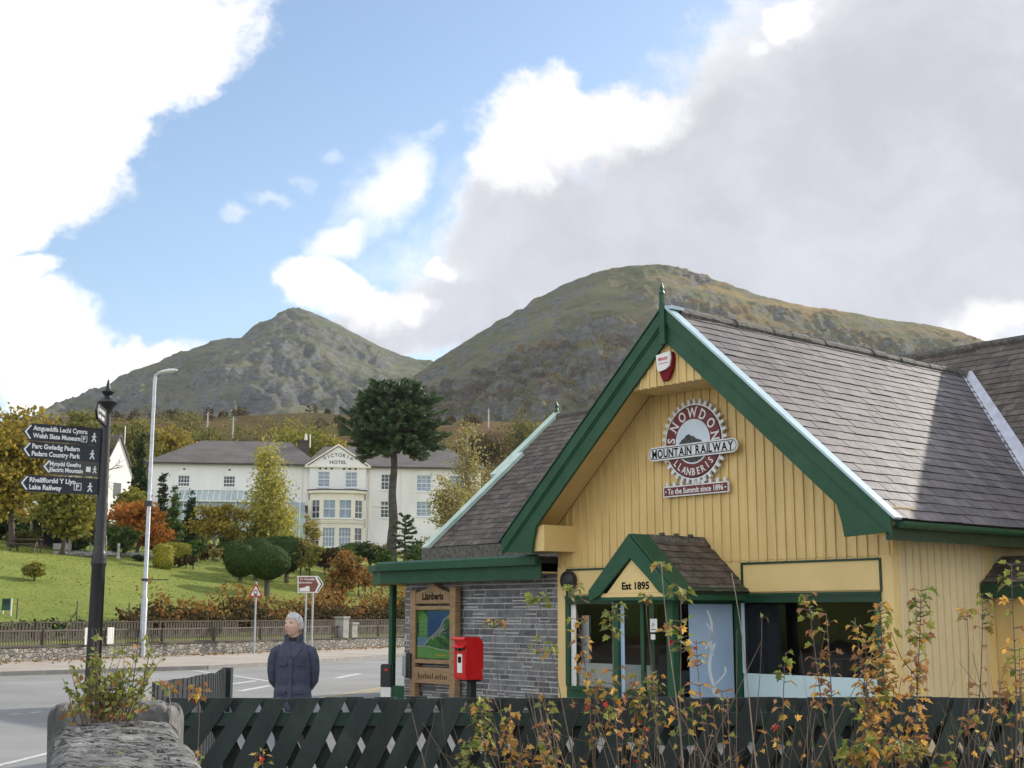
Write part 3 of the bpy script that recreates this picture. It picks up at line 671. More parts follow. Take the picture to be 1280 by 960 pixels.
# moor hillside
Xg, Yg = np.meshgrid(np.linspace(-330, 420, 260), np.linspace(165, 760, 230), indexing='xy')
Zg = ground(Xg, Yg) - 0.4
o = grid_mesh('moor', np.stack([Xg, Yg, Zg], -1), M['moor']); tag(o, kind='structure')

def mountain(name, prof, Ys, Y0, back, mat, seed, nx, ny, power=1.0, amp=1.0, x_pad=0):
    px = np.array([p[0] for p in prof], float); py = np.array([p[1] for p in prof], float)
    W = np.array([at(a, b, Ys) for a, b in zip(px, py)]); hx = W[:, 0]; hz = W[:, 2]
    xs = np.linspace(hx.min() - x_pad, hx.max() + x_pad, nx); ys = np.concatenate([np.linspace(Y0, Ys, int(ny * .75)), np.linspace(Ys + 4, Ys + back, int(ny * .25))])
    X, Y = np.meshgrid(xs, ys, indexing='xy')
    # ridge line wanders in depth
    yr = Ys + (fbm(X * .006, X * 0 + 3.3, seed, 3) - .5) * 50
    t = (Y - Y0) / (yr - Y0)
    H = np.interp(X, hx, hz) * (yr - 0) / Ys
    # soften the silhouette's bumps away from the crest
    k = np.ones(17) / 17; Hs = np.interp(xs, hx, hz); Hs = np.convolve(np.pad(Hs, 8, mode='edge'), k, mode='valid')
    Hs = np.broadcast_to(Hs, X.shape); s = np.clip(np.abs(1 - t) * 2.0, 0, 1)
    H = H * (1 - s) + Hs * s
    front = np.clip(t, 0, 1) ** power
    backf = np.exp(-np.clip(t - 1, 0, None) * 3.0)
    Z = H * front * backf
    env = np.clip(1 - np.abs(1 - t) / 0.26, 0, 1) ** .7
    rough = (fbm(X * .011, Y * .008, seed + 3, 6, True) - .55) * 26 + (fbm(X * .045, Y * .03, seed + 9, 5, True) - .5) * 15
    fine_ = (fbm(X * .10, Y * .07, seed + 5, 4, True) - .5) * 13 * (.35 + 1.3 * sstep(.42, .62, fbm(X * .02, Y * .02, seed + 41, 3)))
    Z = Z + (rough * (1 - 0.93 * env) + fine_ * (1 - .55 * env)) * amp * sstep(0, .25, t)
    # ledges
    step = fbm(X * .006, Y * .006, seed + 20, 3); Z = Z + (np.sin(Z * 0.16 + step * 14) * 1.7) * sstep(.1, .4, t) * (1 - env * .9)
    o = grid_mesh(name, np.stack([X, Y, Z], -1), mat); return tag(o, kind='structure')
LEFT = [(-250, 640), (-60, 590), (40, 556), (100, 521), (118, 505), (135, 494), (150, 476), (165, 463), (182, 458), (200, 452), (230, 438), (260, 428), (285, 423), (303, 422), (312, 412), (325, 404), (340, 397), (352, 389), (364, 386), (385, 388), (400, 394), (415, 402), (440, 415), (470, 430), (500, 444), (520, 448), (545, 452), (600, 470), (700, 500), (820, 540), (900, 560)]
RIGHT = [(380, 620), (450, 545), (500, 490), (530, 463), (545, 451), (560, 441), (580, 428), (600, 416), (625, 402), (645, 392), (660, 380), (680, 368), (700, 357), (720, 349), (740, 342), (760, 337), (780, 334), (800, 332), (818, 331), (835, 333), (850, 337), (880, 347), (910, 355), (940, 367), (980, 378), (1010, 384), (1040, 388), (1070, 392), (1100, 398), (1150, 405), (1200, 415), (1235, 432), (1280, 447), (1350, 470), (1480, 520), (1650, 580)]
mountain('far_hill', LEFT, 1350, 520, 500, M['hill_far'], 11, 460, 300, 1.28)
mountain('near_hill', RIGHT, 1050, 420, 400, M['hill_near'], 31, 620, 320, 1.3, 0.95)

# the air between here and the hills
mb = MB(); mb.box(-900, 1100, -70, 2300, -1.5, 420)
hz_m = bpy.data.materials.new('haze_air'); hz_m.use_nodes = True
nt_h = hz_m.node_tree; nt_h.nodes.remove(nt_h.nodes['Principled BSDF'])
pv = nt_h.nodes.new('ShaderNodeVolumePrincipled'); pv.inputs['Color'].default_value = (0.86, 0.92, 1.0, 1); pv.inputs['Density'].default_value = 0.00006; pv.inputs['Anisotropy'].default_value = 0.2
nt_h.links.new(pv.outputs[0], nt_h.nodes['Material Output'].inputs['Volume'])
o = mb.build('haze', hz_m); tag(o, kind='stuff')
# ------------------------------------------------------------------ the station building (local x along the facade, y into the building)
BX = np.array([0.65195965, -0.75825366, 0]); BV = np.array([0.75825366, 0.65195965, 0]); BO = np.array([2.81862538, 19.38849904, 0])
B = frame(BO, BX, BV)
rng = random.Random(4)
st = thing('station_building', 'yellow boarded station building with green bargeboards and a slate roof', 'building', BO)
HW = 3.15; PEAK = 6.15; SL = (6.15 - 2.93) / 3.62
def roofz(x): return PEAK - SL * abs(x)

# gable wall: cladding with cover battens
mb = MB(B)
zb = 2.49
zt = lambda x: roofz(x) - 0.16
mb.prism([(-HW, 0, zb), (HW, 0, zb), (HW, 0, zt(HW)), (0, 0, zt(0)), (-HW, 0, zt(HW))], (0, 0.12, 0))
x = -HW + 0.03
while x < HW:
    mb.prism([(x - .02, -.024, zb - .012), (x + .02, -.024, zb - .012), (x + .02, -.024, zt(x) - .03), (x - .02, -.024, zt(x) - .03)], (0, 0.026, 0))
    x += 0.1633
mb.build('gable_cladding', M['yellow'], st)
# right side wall with its battens
mb = MB(B)
mb.box(HW - .12, HW - .002, 0.125, 8.6, 0, 2.98)
y = 0.10
while y < 2.2:
    mb.box(HW - .006, HW + .022, y, y + .04, 0.1, 2.86); y += 0.168
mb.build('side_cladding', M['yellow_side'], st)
# corner posts
for s in (-1, 1):
    mb = MB(B); x0 = s * (HW - .1)
    mb.box(x0 - .1, x0 + .1, -.03, .10, 0, zb - .003); mb.build('corner_post', M['yellow_panel'], st)
mb = MB(B); mb.box(HW - .004, HW + .03, 2.15, 2.34, 0, 2.9); mb.build('side_pilaster', M['yellow_panel'], st)
# frieze board behind the sign panels
mb = MB(B); mb.box(-2.95, 2.95, .0, .1, 1.90, zb - .004); mb.build('frieze', M['yellow'], st)
for (a, b) in ((-2.93, -1.25), (0.69, 2.99)):
    mb = MB(B); mb.box(a + .03, b - .03, -.03, -.004, 2.05, 2.43); p = mb.build('fascia_panel', M['yellow_panel'], st)
    mb = MB(B)
    mb.box(a, b, -.05, -.005, 2.432, 2.46); mb.box(a, a + .028, -.05, -.005, 2.03, 2.431); mb.box(b - .028, b, -.05, -.005, 2.03, 2.431)
    mb.build('panel_frame', M['dark_green'], p)
mb = MB(B)
mb.box(-2.93, 2.97, -.07, -.012, 1.90, 2.03); mb.box(-2.93, 2.97, -.085, -.07, 1.985, 2.028); mb.build('shopfront_beam', M['dark_green'], st)
# windows
def shop_window(a, b, zs, posts, name='shop_window'):
    mb = MB(B)
    for x in [a] + posts + [b - .09]:
        mb.box(x, x + .09, -.05, .04, zs, 1.898)
    mb.box(a + .09, b - .09, -.045, .035, zs - .06, zs); 
    w = mb.build(name, M['green'], st)
    mb = MB(B); mb.poly([(a + .09, 0.0, zs), (b - .09, 0.0, zs), (b - .09, 0.0, 1.898), (a + .09, 0.0, 1.898)]); mb.build('pane', M['glass'], w)
    mb = MB(B); mb.box(a, b, -.02, .08, 0.0, zs - .061); mb.build('stall_riser', M['green'], w)
    return w
wl = shop_window(-2.95, -1.0, 0.62, [])
wr = shop_window(0.55, 2.95, 0.60, [])
mb = MB(B); mb.box(0.66, 2.84, -.012, -.004, 0.60, 0.93); mb.build('display_board', M['blue_panel'], wr)
mb = MB(B); mb.box(-2.84, -1.1, 0.05, 0.07, 0.62, 0.98); mb.box(-2.80, -2.62, .16, .20, .98, 1.72); mb.build('display_board', M['white'], wl)
mb = MB(B); mb.box(-2.855, -2.74, -.012, -.004, .62, 1.895); mb.build('white_jamb', M['white'], wl)
mb = MB(B); mb.box(.645, .70, -.012, -.004, .931, 1.895); mb.build('white_jamb', M['blue_panel'], wr)
mb = MB(B); mb.box(1.45, 1.62, 0.5, 0.55, 0.9, 1.88); mb.build('curtain', M['interior'], wr)
# porch
po = 1.30; ph = 0.52
for x in (-ph - .06, ph - .06):
    mb = MB(B); mb.box(x, x + .12, -po - .06, -po + .06, 0, 1.97); mb.build('porch_post', M['green'], st)
mb = MB(B)
mb.box(-ph + .06, ph - .06, -po - .03, -po + .03, .0, 0.52); mb.box(-ph + .06, ph - .06, -po - .03, -po + .03, 1.88, 1.97)
for s in (-1, 1):
    x = s * ph
    mb.box(x - .03, x + .03, -po + .06, -.03, 0, 0.50); mb.box(x - .03, x + .03, -po + .06, -.03, 1.88, 1.97)
mb.box(-.06, .0, -po - .025, -po + .025, .52, 1.88)
mb.box(.15, .25, -po + .35, -po + .39, .52, 1.88)
pf = mb.build('porch_framing', M['green'], st)
mb = MB(B)
mb.poly([(-ph + .06, -po, .52), (ph - .06, -po, .52), (ph - .06, -po, 1.88), (-ph + .06, -po, 1.88)])
for s in (-1, 1): mb.poly([(s * ph, -po + .06, .5), (s * ph, -.03, .5), (s * ph, -.03, 1.88), (s * ph, -po + .06, 1.88)])
mb.build('porch_glazing', M['glass'], st)
mb = MB(B); mb.box(-.455, -.385, -po - .012, -po - .004, .53, 1.87); mb.build('white_jamb', M['frost'], st)
mb = MB(B); mb.box(ph + .003, ph + .007, -po + .32, -.06, .5, 1.88); ep = mb.build('etched_screen', M['frost'], st)
mb = MB(B)
fx = ph + .010
def ribbon(pts, w):
    for i in range(len(pts) - 1):
        (y0, z0), (y1, z1) = pts[i], pts[i + 1]
        mb.poly([(fx, y0 - w, z0), (fx, y0 + w, z0), (fx, y1 + w, z1), (fx, y1 - w, z1)])
ribbon([(-.60 + .05 * math.sin(k * .8) + .018 * k, 1.80 - .09 * k) for k in range(8)], .026)
ribbon([(-.46 - .12 * math.sin(k * .42), 1.34 - .085 * k) for k in range(10)], .034)
ribbon([(-.62 + .10 * math.sin(k * .5), 1.62 - .05 * k) for k in range(8)], .020)
ribbon([(-.38 + .14 * math.sin(k * .6 + 1), 1.02 - .05 * k) for k in range(9)], .024)
mb.build('etching', M['frost_line'], ep)
mb = MB(B); mb.box(.11, .24, -po - .008, -po - .002, 1.50, 1.68); mb.box(.12, .20, -po - .008, -po - .002, 1.40, 1.47); nt_ = mb.build('notice', M['white'], st)
mb = MB(B); write(mb, 'P', .175, 1.56, .06, -po - .010); mb.box(.13, .22, -po - .0105, -po - .0095, 1.53, 1.54); mb.build('lettering', M['ink'], nt_)
# interior
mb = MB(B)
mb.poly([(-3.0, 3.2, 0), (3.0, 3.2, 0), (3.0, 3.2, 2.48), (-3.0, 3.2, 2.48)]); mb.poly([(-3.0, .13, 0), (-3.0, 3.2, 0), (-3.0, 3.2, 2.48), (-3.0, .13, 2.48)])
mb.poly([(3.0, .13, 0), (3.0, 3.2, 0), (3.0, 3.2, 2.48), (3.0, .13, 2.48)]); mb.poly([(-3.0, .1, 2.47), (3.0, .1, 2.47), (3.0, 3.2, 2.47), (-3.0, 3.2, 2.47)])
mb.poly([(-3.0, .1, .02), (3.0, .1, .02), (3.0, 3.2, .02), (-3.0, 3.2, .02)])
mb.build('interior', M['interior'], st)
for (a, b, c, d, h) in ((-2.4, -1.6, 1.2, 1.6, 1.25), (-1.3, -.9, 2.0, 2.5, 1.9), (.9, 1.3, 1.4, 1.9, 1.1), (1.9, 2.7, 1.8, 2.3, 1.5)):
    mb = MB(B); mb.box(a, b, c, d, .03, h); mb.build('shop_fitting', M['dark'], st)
# porch roof
pz = 2.85; pw = 0.80; psl = (pz - 2.10) / pw
def slates(mb, o, ax, up, nrm, L, H, rowh, wid, ok, rng, th=.009, m=0):
    """courses of individual slates on a plane: o lower corner, ax along the course, up the slope"""
    o, ax, up, nrm = (np.array(q, float) for q in (o, ax, up, nrm))
    r = 0; h = 0.0
    while h < H:
        x = -rng.random() * wid
        while x < L:
            w = wid * rng.uniform(.72, 1.25); a = max(x, 0) + .004; b = min(x + w, L) - .004
            if b - a > .03 and ok((a + b) / 2, h + rowh * .5):
                lo = h + rng.uniform(-.012, .006); hi = min(h + rowh * 1.25, H + .02)
                j = rng.uniform(0, .006)
                t0 = th * 2.0 + j; t1 = th * .4 + j
                p = [o + ax * a + up * lo + nrm * t0, o + ax * b + up * lo + nrm * t0, o + ax * b + up * hi + nrm * t1, o + ax * a + up * hi + nrm * t1]
                q = [p[0] - nrm * th * 1.4, p[1] - nrm * th * 1.4, p[2] - nrm * th * .3, p[3] - nrm * th * .3]
                mb.add(p + q, [(0, 1, 2, 3), (4, 5, 1, 0), (5, 6, 2, 1), (7, 4, 0, 3)], m)
            x += w
        h += rowh; r += 1
def slope_vec(sl, sgn):
    """unit up-slope vector and normal for a slope facing sgn*x"""
    l = math.hypot(1, sl); return np.array([-sgn / l, 0, sl / l]), np.array([sgn * sl / l, 0, 1 / l])
mb = MB(B)
for s in (-1, 1):
    mb.prism([(0, -1.5, pz - .05), (s * pw, -1.5, pz - .05 - psl * pw), (s * pw, -1.5, pz - .10 - psl * pw), (0, -1.5, pz - .10)][::s], (0, 1.5, 0))
pr = mb.build('porch_roof', M['under'], st)
mb = MB(B)
for s in (-1, 1):
    upv, nv = slope_vec(psl, s)
    Ls = pw * math.hypot(1, psl)
    slates(mb, (s * pw, -1.24, pz - .05 - psl * pw), (0, 1, 0), upv, nv, 1.24, Ls, .135, .22, lambda a, h: True, rng)
mb.build('porch_slates', M['slate_old'], pr)
mb = MB(B)
for k in range(3): mb.prism([(-.09, -1.22 + k * .42, pz - .12), (0, -1.22 + k * .42, pz + .0), (.09, -1.22 + k * .42, pz - .12), (.075, -1.22 + k * .42, pz - .14), (0, -1.22 + k * .42, pz - .02), (-.075, -1.22 + k * .42, pz - .14)], (0, .40, 0))
for k in range(3): mb.prism([(-.03, -.95 + k * .3, pz - .01), (.03, -.95 + k * .3, pz - .01), (.02, -.95 + k * .3, pz + .03), (-.02, -.95 + k * .3, pz + .03)], (0, .07, 0))
mb.build('porch_ridge', M['ridge'], pr)
mb = MB(B)
for s in (-1, 1):   # green verge cap and bargeboard of the porch
    upv, nv = slope_vec(psl, s); n0 = nv * .012
    e = np.array([s * (pw + .02), 0, pz - .05 - psl * (pw + .02)]); t = np.array([0, 0, pz - .045])
    q = [e + n0, t + n0 + np.array([0, 0, .006]), t + n0 + nv * .03 + np.array([0, 0, .006]), e + n0 + nv * .03]
    mb.prism([(p[0], -1.56, p[2]) for p in q][::s], (0, .335, 0))
mb.build('porch_verge', M['green'], pr)
mb = MB(B)
for s in (-1, 1):
    z0 = pz - .04; vd = .30
    mb.prism([(0, -1.58, z0), (s * (pw + .03), -1.58, z0 - psl * (pw + .03)), (s * (pw + .0), -1.58, z0 - psl * pw - .14), (s * (pw - .2), -1.58, z0 - psl * (pw - .2) - vd + .06), (0, -1.58, z0 - vd)][::-s], (0, .05, 0))
mb.build('porch_bargeboard', M['green'], pr)
mb = MB(B); mb.prism([(-.5, -1.53, 2.03), (.5, -1.53, 2.03), (0, -1.53, 2.50)], (0, .03, 0)); mb.box(-.62, .62, -1.53, -1.24, 1.975, 2.028)
pg = mb.build('porch_gable', M['yellow_panel'], pr)
mb = MB(B)
for s in (-1, 1): mb.box(min(s * .72, s * .80), max(s * .72, s * .80), -1.5, -.02, 1.93, 2.10)
mb.box(-.72, .72, -1.528, -1.49, 1.93, 2.03)
mb.build('porch_fascia', M['green'], pr)
mb = MB(B); write(mb, 'Est 1895', .06, 2.08, .10, -1.534, width=.52, bold=.035); mb.build('lettering', M['ink'], pg)

# main roof
YF, YB = -0.72, 8.5
mb = MB(B)
for s in (-1, 1):
    mb.prism([(0, YF, PEAK), (s * 3.62, YF, 2.93), (s * 3.62, YF, 2.87), (0, YF, PEAK - .06)][::s], (0, YB - YF, 0))
rf = mb.build('roof', M['under'], st)
mb = MB(B)
Lr = 3.64 * math.hypot(1, SL)
upv, nv = slope_vec(SL, 1)
slates(mb, (3.66, -.60, PEAK - SL * 3.66), (0, 1, 0), upv, nv, 9.3, Lr, .196, .30, lambda a, h: a < 9.2, rng)
upv, nv = slope_vec(SL, -1)
slates(mb, (-3.66, -.60, PEAK - SL * 3.66), (0, 1, 0), upv, nv, 8.0, Lr, .196, .30, lambda a, h: True, rng)
mb.build('roof_slates', M['slate'], rf)
mb = MB(B)
y = -.55; k = 0
while y < 8.15:
    l = rng.uniform(.40, .48); dz = rng.uniform(-.01, .012); r = rng.uniform(.10, .125)
    pts = [(r * math.cos(a) * 1.15, y, PEAK - .05 + dz + r * math.sin(a) * .95) for a in np.linspace(-.45, math.pi + .45, 9)]
    mb.prism(pts, (0, l - .015, 0)); y += l
mb.build('ridge_tiles', M['ridge'], rf)
mb = MB(B); mb.box(-.03, .16, -.80, -.52, PEAK - .02, PEAK + .03)
upv, nv = slope_vec(SL, 1)
for s in (-1, 1):
    upv, nv = slope_vec(SL, s)
    e = np.array([s * 3.70, 0, PEAK - SL * 3.70]); t = np.array([0, 0, PEAK])
    q = [e + nv * .03, t + nv * .03, t + nv * .06, e + nv * .06]
    if s > 0: mb.prism([(p[0], -.82, p[2]) for p in q][::s], (0, .17, 0))
mb.build('verge_flashing', M['flashing'], rf)
mb = MB(B); upv, nv = slope_vec(SL, -1); e = np.array([-3.70, 0, PEAK - SL * 3.70]); t = np.array([0, 0, PEAK])
mb.prism([(p[0], -.815, p[2]) for p in (e + nv * .032, t + nv * .032, t + nv * .05, e + nv * .05)][::-1], (0, .22, 0)); mb.build('verge_strip', M['dark_green'], rf)
# bargeboards
def barge(s, y0, y1, off0, off1, foot):
    pts = [(0, y0, PEAK - off0), (s * 3.66, y0, PEAK - SL * 3.66 - off0 + .0)]
    if foot: pts += [(s * 3.60, y0, 2.73), (s * 2.96, y0, 2.70), (s * 2.93, y0, 2.88), (s * 2.86, y0, PEAK - SL * 2.86 - off1)]
    else: pts += [(s * 3.66, y0, PEAK - SL * 3.66 - off1)]
    pts += [(0, y0, PEAK - off1)]
    mb.prism(pts[::-s], (0, y1 - y0, 0))
for s in (-1, 1):
    mb = MB(B); barge(s, -.765, -.715, -.02, .49, True)
    bb = mb.build('bargeboard', M['green'], rf)
    mb = MB(B); barge(s, -.80, -.767, -.03, .175, False); barge(s, -.782, -.767, .180, .215, False)
    mb.build('bargeboard_moulding', M['green'], bb)
mb = MB(B); mb.box(-.05, .05, -.835, -.803, 5.62, 6.22); mb.prism([(-.035, -.84, 6.22), (.035, -.84, 6.22), (.035, -.80, 6.22), (-.035, -.80, 6.22)], (0, 0, .16))
mb.lathe([(.0, 0), (.045, .02), (.03, .06), (.035, .10), (.0, .20)], (0, -.82, 6.36), 10)
mb.build('finial', M['green'], rf)
# boarded panel at the top of the gable and the soffits
mb = MB(B)
cz = 5.04; cw = (PEAK - .49 - cz) / SL
mb.prism([(-cw - .12, -.69, cz), (cw + .12, -.69, cz), (0, -.69, cz + (cw + .12) * SL)], (0, .05, 0))
x = -cw
while x < cw + .02:
    h = cz + (cw - abs(x)) * SL + .08
    if h > cz + .05: mb.box(x - .016, x + .016, -.712, -.688, cz - .014, h)
    x += .145
mb.box(-cw - .1, cw + .1, -.638, -.002, cz - .005, cz + .02)
mb.build('gable_panel', M['yellow'], st)
mb = MB(B)
for s in (-1, 1):
    mb.prism([(s * .6, -.70, PEAK - SL * .6 - .10), (s * 3.6, -.70, PEAK - SL * 3.6 - .10), (s * 3.6, -.70, PEAK - SL * 3.6 - .15), (s * .6, -.70, PEAK - SL * .6 - .15)][::s], (0, .697, 0))
    a, b = sorted((s * 3.52, s * (2.74 if s < 0 else 3.16))); mb.prism([(a, -.69, 2.73), (b, -.69, 2.73), (b, -.69, 3.06 if s > 0 else 3.14), (a, -.69, 3.14 if s > 0 else 3.06)], (0, .688, 0))
mb.build('soffit', M['yellow_panel'], st)
# gutters along the right eave
mb = MB(B)
pts = [(3.70 + .065 * math.cos(a), -.66, 2.845 + .065 * math.sin(a)) for a in np.linspace(math.pi, 2 * math.pi, 8)] + [(3.765, -.66, 2.86), (3.635, -.66, 2.86)]
mb.prism(pts, (0, 6.5, 0)); gt = mb.build('gutter', M['green'], rf)
mb = MB(B); mb.box(3.52, 3.60, -.70, 6.0, 2.64, 2.83); mb.box(3.17, 3.52, -.0, 6.0, 2.80, 2.83); mb.build('eaves_board', M['dark_green'], rf)

# cross wing behind: big slope with ridge parallel to the facade
WR, WZ = 8.2, 6.80; WE, WEZ = 3.9, 3.26; WSL = (WZ - WEZ) / (WR - WE)
XL, XR = -11.98, 9.0
mb = MB(B)
mb.prism([(XL, WE, WEZ), (XL, WR, WZ), (XL, WR + 4.3, WEZ), (XL, WR + 4.3, 0), (XL, WE + .3, 0), (XL, WE + .3, WEZ)][::-1], (.25, 0, 0))
mb.box(XL + .3, 3.5, WR + 4.0, WR + 4.3, 0, WEZ)
mb.box(3.5, XR, WE + .4, WE + .6, 0, WEZ + .2)
mb.build('wing_wall', M['yellow'], st)
mb = MB(B)
mb.prism([(XL - .1, WE, WEZ), (XL - .1, WR, WZ), (XL - .1, WR, WZ - .06), (XL - .1, WE, WEZ - .06)], (XR - XL + .1, 0, 0))
mb.prism([(XL - .1, WR, WZ), (XL - .1, WR + 4.4, WEZ), (XL - .1, WR + 4.4, WEZ - .06), (XL - .1, WR, WZ - .06)], (XR - XL + .1, 0, 0))
wr_ = mb.build('wing_roof', M['under'], st)
mb = MB(B)
l = math.hypot(1, WSL); up2 = np.array([0, 1 / l, WSL / l]); n2 = np.array([0, -WSL / l, 1 / l])
def okw(a, h):
    x = XL + a; yy = WE + h / l; z = WEZ + h / l * WSL
    return z > roofz(x) - .1 or abs(x) > 3.7
slates(mb, (XL, WE, WEZ), (1, 0, 0), up2, n2, XR - XL, (WR - WE) * l, .20, .31, okw, rng)
mb.build('wing_slates', M['slate_old'], wr_)
mb = MB(B)
x = XL
while x < XR:
    lq = rng.uniform(.42, .50); r = .12
    mb.prism([(x, WR + r * math.cos(a) * 1.15, WZ - .03 + r * math.sin(a) * .9) for a in np.linspace(-.4, math.pi + .4, 9)][::-1], (lq - .012, 0, 0)); x += lq
mb.build('wing_ridge', M['ridge'], wr_)
# pale verge caps at the left gable end of the wing
mb = MB(B)
def wq(y): return WEZ + (y - WE) * WSL
def vcap(x0, x1, ya, yb, lift):
    a = np.array([x0, ya, wq(ya)]) + n2 * lift; b = np.array([x0, yb, wq(yb)]) + n2 * lift
    mb.prism([a, b, b + n2 * .09, a + n2 * .09], (x1 - x0, 0, 0))
vcap(XL - .22, XL + .02, 6.1, WR + .05, .0)
vcap(XL + .10, XL + .30, WE - .1, 6.75, .03)
mb.build('verge_cap', M['verge'], wr_)
mb = MB(B)
mb.prism([(XL - .2, 6.0, wq(6.0) - .02), (XL - .2, WR, WZ - .02), (XL - .2, WR, WZ - .28), (XL - .2, 6.0, wq(6.0) - .28)], (.06, 0, 0))
mb.build('verge_board', M['dark_green'], wr_)
mb = MB(B); mb.lathe([(.05, 0), (.06, .1), (.03, .16), (.05, .22), (.0, .34)], (XL - .1, WR, WZ + .05), 8); mb.build('wing_finial', M['green'], wr_)
# lead valleys where the main roof meets the wing
mb = MB(B)
for s in (1, -1):
    def vp(z): return np.array([s * (PEAK - z) / SL, WE + (z - WEZ) / WSL, z])
    a, b = vp(PEAK), vp(3.1)
    d = np.array([s * 1.0, 0, 0]); 
    mb.poly([a + n2 * .035 + (s * -.02, 0, 0), b + n2 * .035 + (s * -.02, 0, 0), b + n2 * .05 + (s * .26, 0, 0), a + n2 * .05 + (s * .17, 0, 0)])
    mb.poly([a + n2 * .045 + (s * -.02, 0, 0), b + n2 * .045 + (s * -.02, 0, 0), b + np.array([s * -.08, -.06, .10]), a + np.array([s * -.08, -.06, .10])])
mb.build('valley_lead', M['lead'], wr_)

# flat-roofed stone shop to the left
SXL, SXR = -7.43, -3.17
mb = MB(B)
mb.box(SXL, SXR, .04, .30, 0, 2.40); mb.box(SXL, SXL + .26, .30, 3.6, 0, 2.40)
sw = mb.build('stone_wall', M['mortar'], st)
mb = MB(B)
def stonework(fn, L, H, rng):
    z = 0.01
    while z < H - .02:
        ch = min(rng.choice([.07, .085, .10, .12, .14]), H - z)
        x = rng.uniform(-.2, 0)
        while x < L:
            w = rng.uniform(.12, .42); a = max(x, 0) + .009; b = min(x + w, L) - .009
            if b - a > .03:
                if ch > .09 and rng.random() < .3:
                    zz = [(z, z + ch * .45), (z + ch * .45, z + ch)]
                else: zz = [(z, z + ch)]
                for z0, z1 in zz:
                    d = rng.uniform(.003, .012); j = [rng.uniform(-.006, .006) for _ in range(8)]
                    p = [(a + j[0], z0 + .010 + j[1] * .7), (b + j[2], z0 + .010 + j[3] * .7), (b + j[4], z1 - .010 + j[5] * .7), (a + j[6], z1 - .010 + j[7] * .7)]
                    q = [fn(u_, w_, d) for u_, w_ in p]; r_ = [fn(u_, w_, -.01) for u_, w_ in p]
                    mb.add(q + r_, [(0, 1, 2, 3), (0, 4, 5, 1), (1, 5, 6, 2), (2, 6, 7, 3), (3, 7, 4, 0)])
            x += w
        z += ch
stonework(lambda a, z, d: (SXL + a, .04 - d, z), SXR - SXL, 2.40, rng)
mb.build('stonework', M['stone'], sw)
mb = MB(B)
mb.box(-7.66, -3.20, -.34, 3.8, 2.56, 2.67); mb.prism([(-7.661, -.34, 2.56), (-7.661, 3.8, 2.56), (-8.88, 3.8, 2.56), (-8.88, .32, 2.56)], (0, 0, .105))
mb.build('flat_roof', M['under'], st)
mb = MB(B)
mb.box(-7.66, -3.185, -.37, -.345, 2.30, 2.60)
mb.prism([(-7.70, -.47, 2.53), (-7.70, -.375, 2.53), (-7.70, -.375, 2.66), (-7.70, -.40, 2.70), (-7.70, -.47, 2.66)][::-1], (4.50, 0, 0))
mb.beam((-7.665, -.357, 2.45), (-8.90, .313, 2.45), .025, .30); mb.beam((-7.70, -.40, 2.60), (-8.95, .275, 2.60), .09, .12)
mb.build('flat_roof_fascia', M['green'], st)
mb = MB(B); mb.box(-7.655, -3.19, -.34, .035, 2.40, 2.42); mb.prism([(-7.66, -.33, 2.37), (-7.66, 3.0, 2.37), (-8.88, 3.0, 2.37), (-8.88, .33, 2.37)], (0, 0, .02)); mb.box(-8.93, -8.905, .32, 3.0, 2.29, 2.60); mb.build('flat_roof_soffit', M['yellow_panel'], st)
mb = MB(B); mb.box(-11.9, -3.3, WE - .15, WE + .1, 2.5, WEZ - .02); mb.build('lead_upstand', M['ridge'], st)
# glazed corner to the left of the stonework
mb = MB(B); mb.box(-7.98, -7.88, .06, .16, 0, 2.29); mb.box(-7.88, SXL, .08, .14, .0, .42); mb.build('corner_mullion', M['green'], st)
mb = MB(B); mb.poly([(-7.88, .11, .42), (SXL, .11, .42), (SXL, .11, 2.29), (-7.88, .11, 2.29)]); mb.build('corner_glazing', M['clear'], st)

# second hooded porch on the right side wall
mb = MB(B)
mb.prism([(3.18, 2.05, 2.16), (3.18, 2.60, 2.52), (3.18, 3.30, 2.52), (3.18, 3.85, 2.16)][::-1], (1.15, 0, 0))
hp = mb.build('side_hood', M['under'], st)
mb = MB(B); lq = math.hypot(.55, .36)
slates(mb, (3.18, 2.05, 2.165), (1, 0, 0), np.array([0, .55 / lq, .36 / lq]), np.array([0, -.36 / lq, .55 / lq]), 1.15, lq, .13, .22, lambda a, h: True, rng)
mb.build('hood_slates', M['slate_old'], hp)
mb = MB(B); mb.box(3.18, 4.36, 2.02, 2.08, 1.95, 2.165); mb.box(4.30, 4.36, 2.08, 3.8, 1.95, 2.165); mb.build('hood_fascia', M['dark_green'], hp)
mb = MB(B); mb.box(3.165, 4.1, 2.36, 2.42, 0, 1.95); mb.build('side_porch_wall', M['yellow'], st)
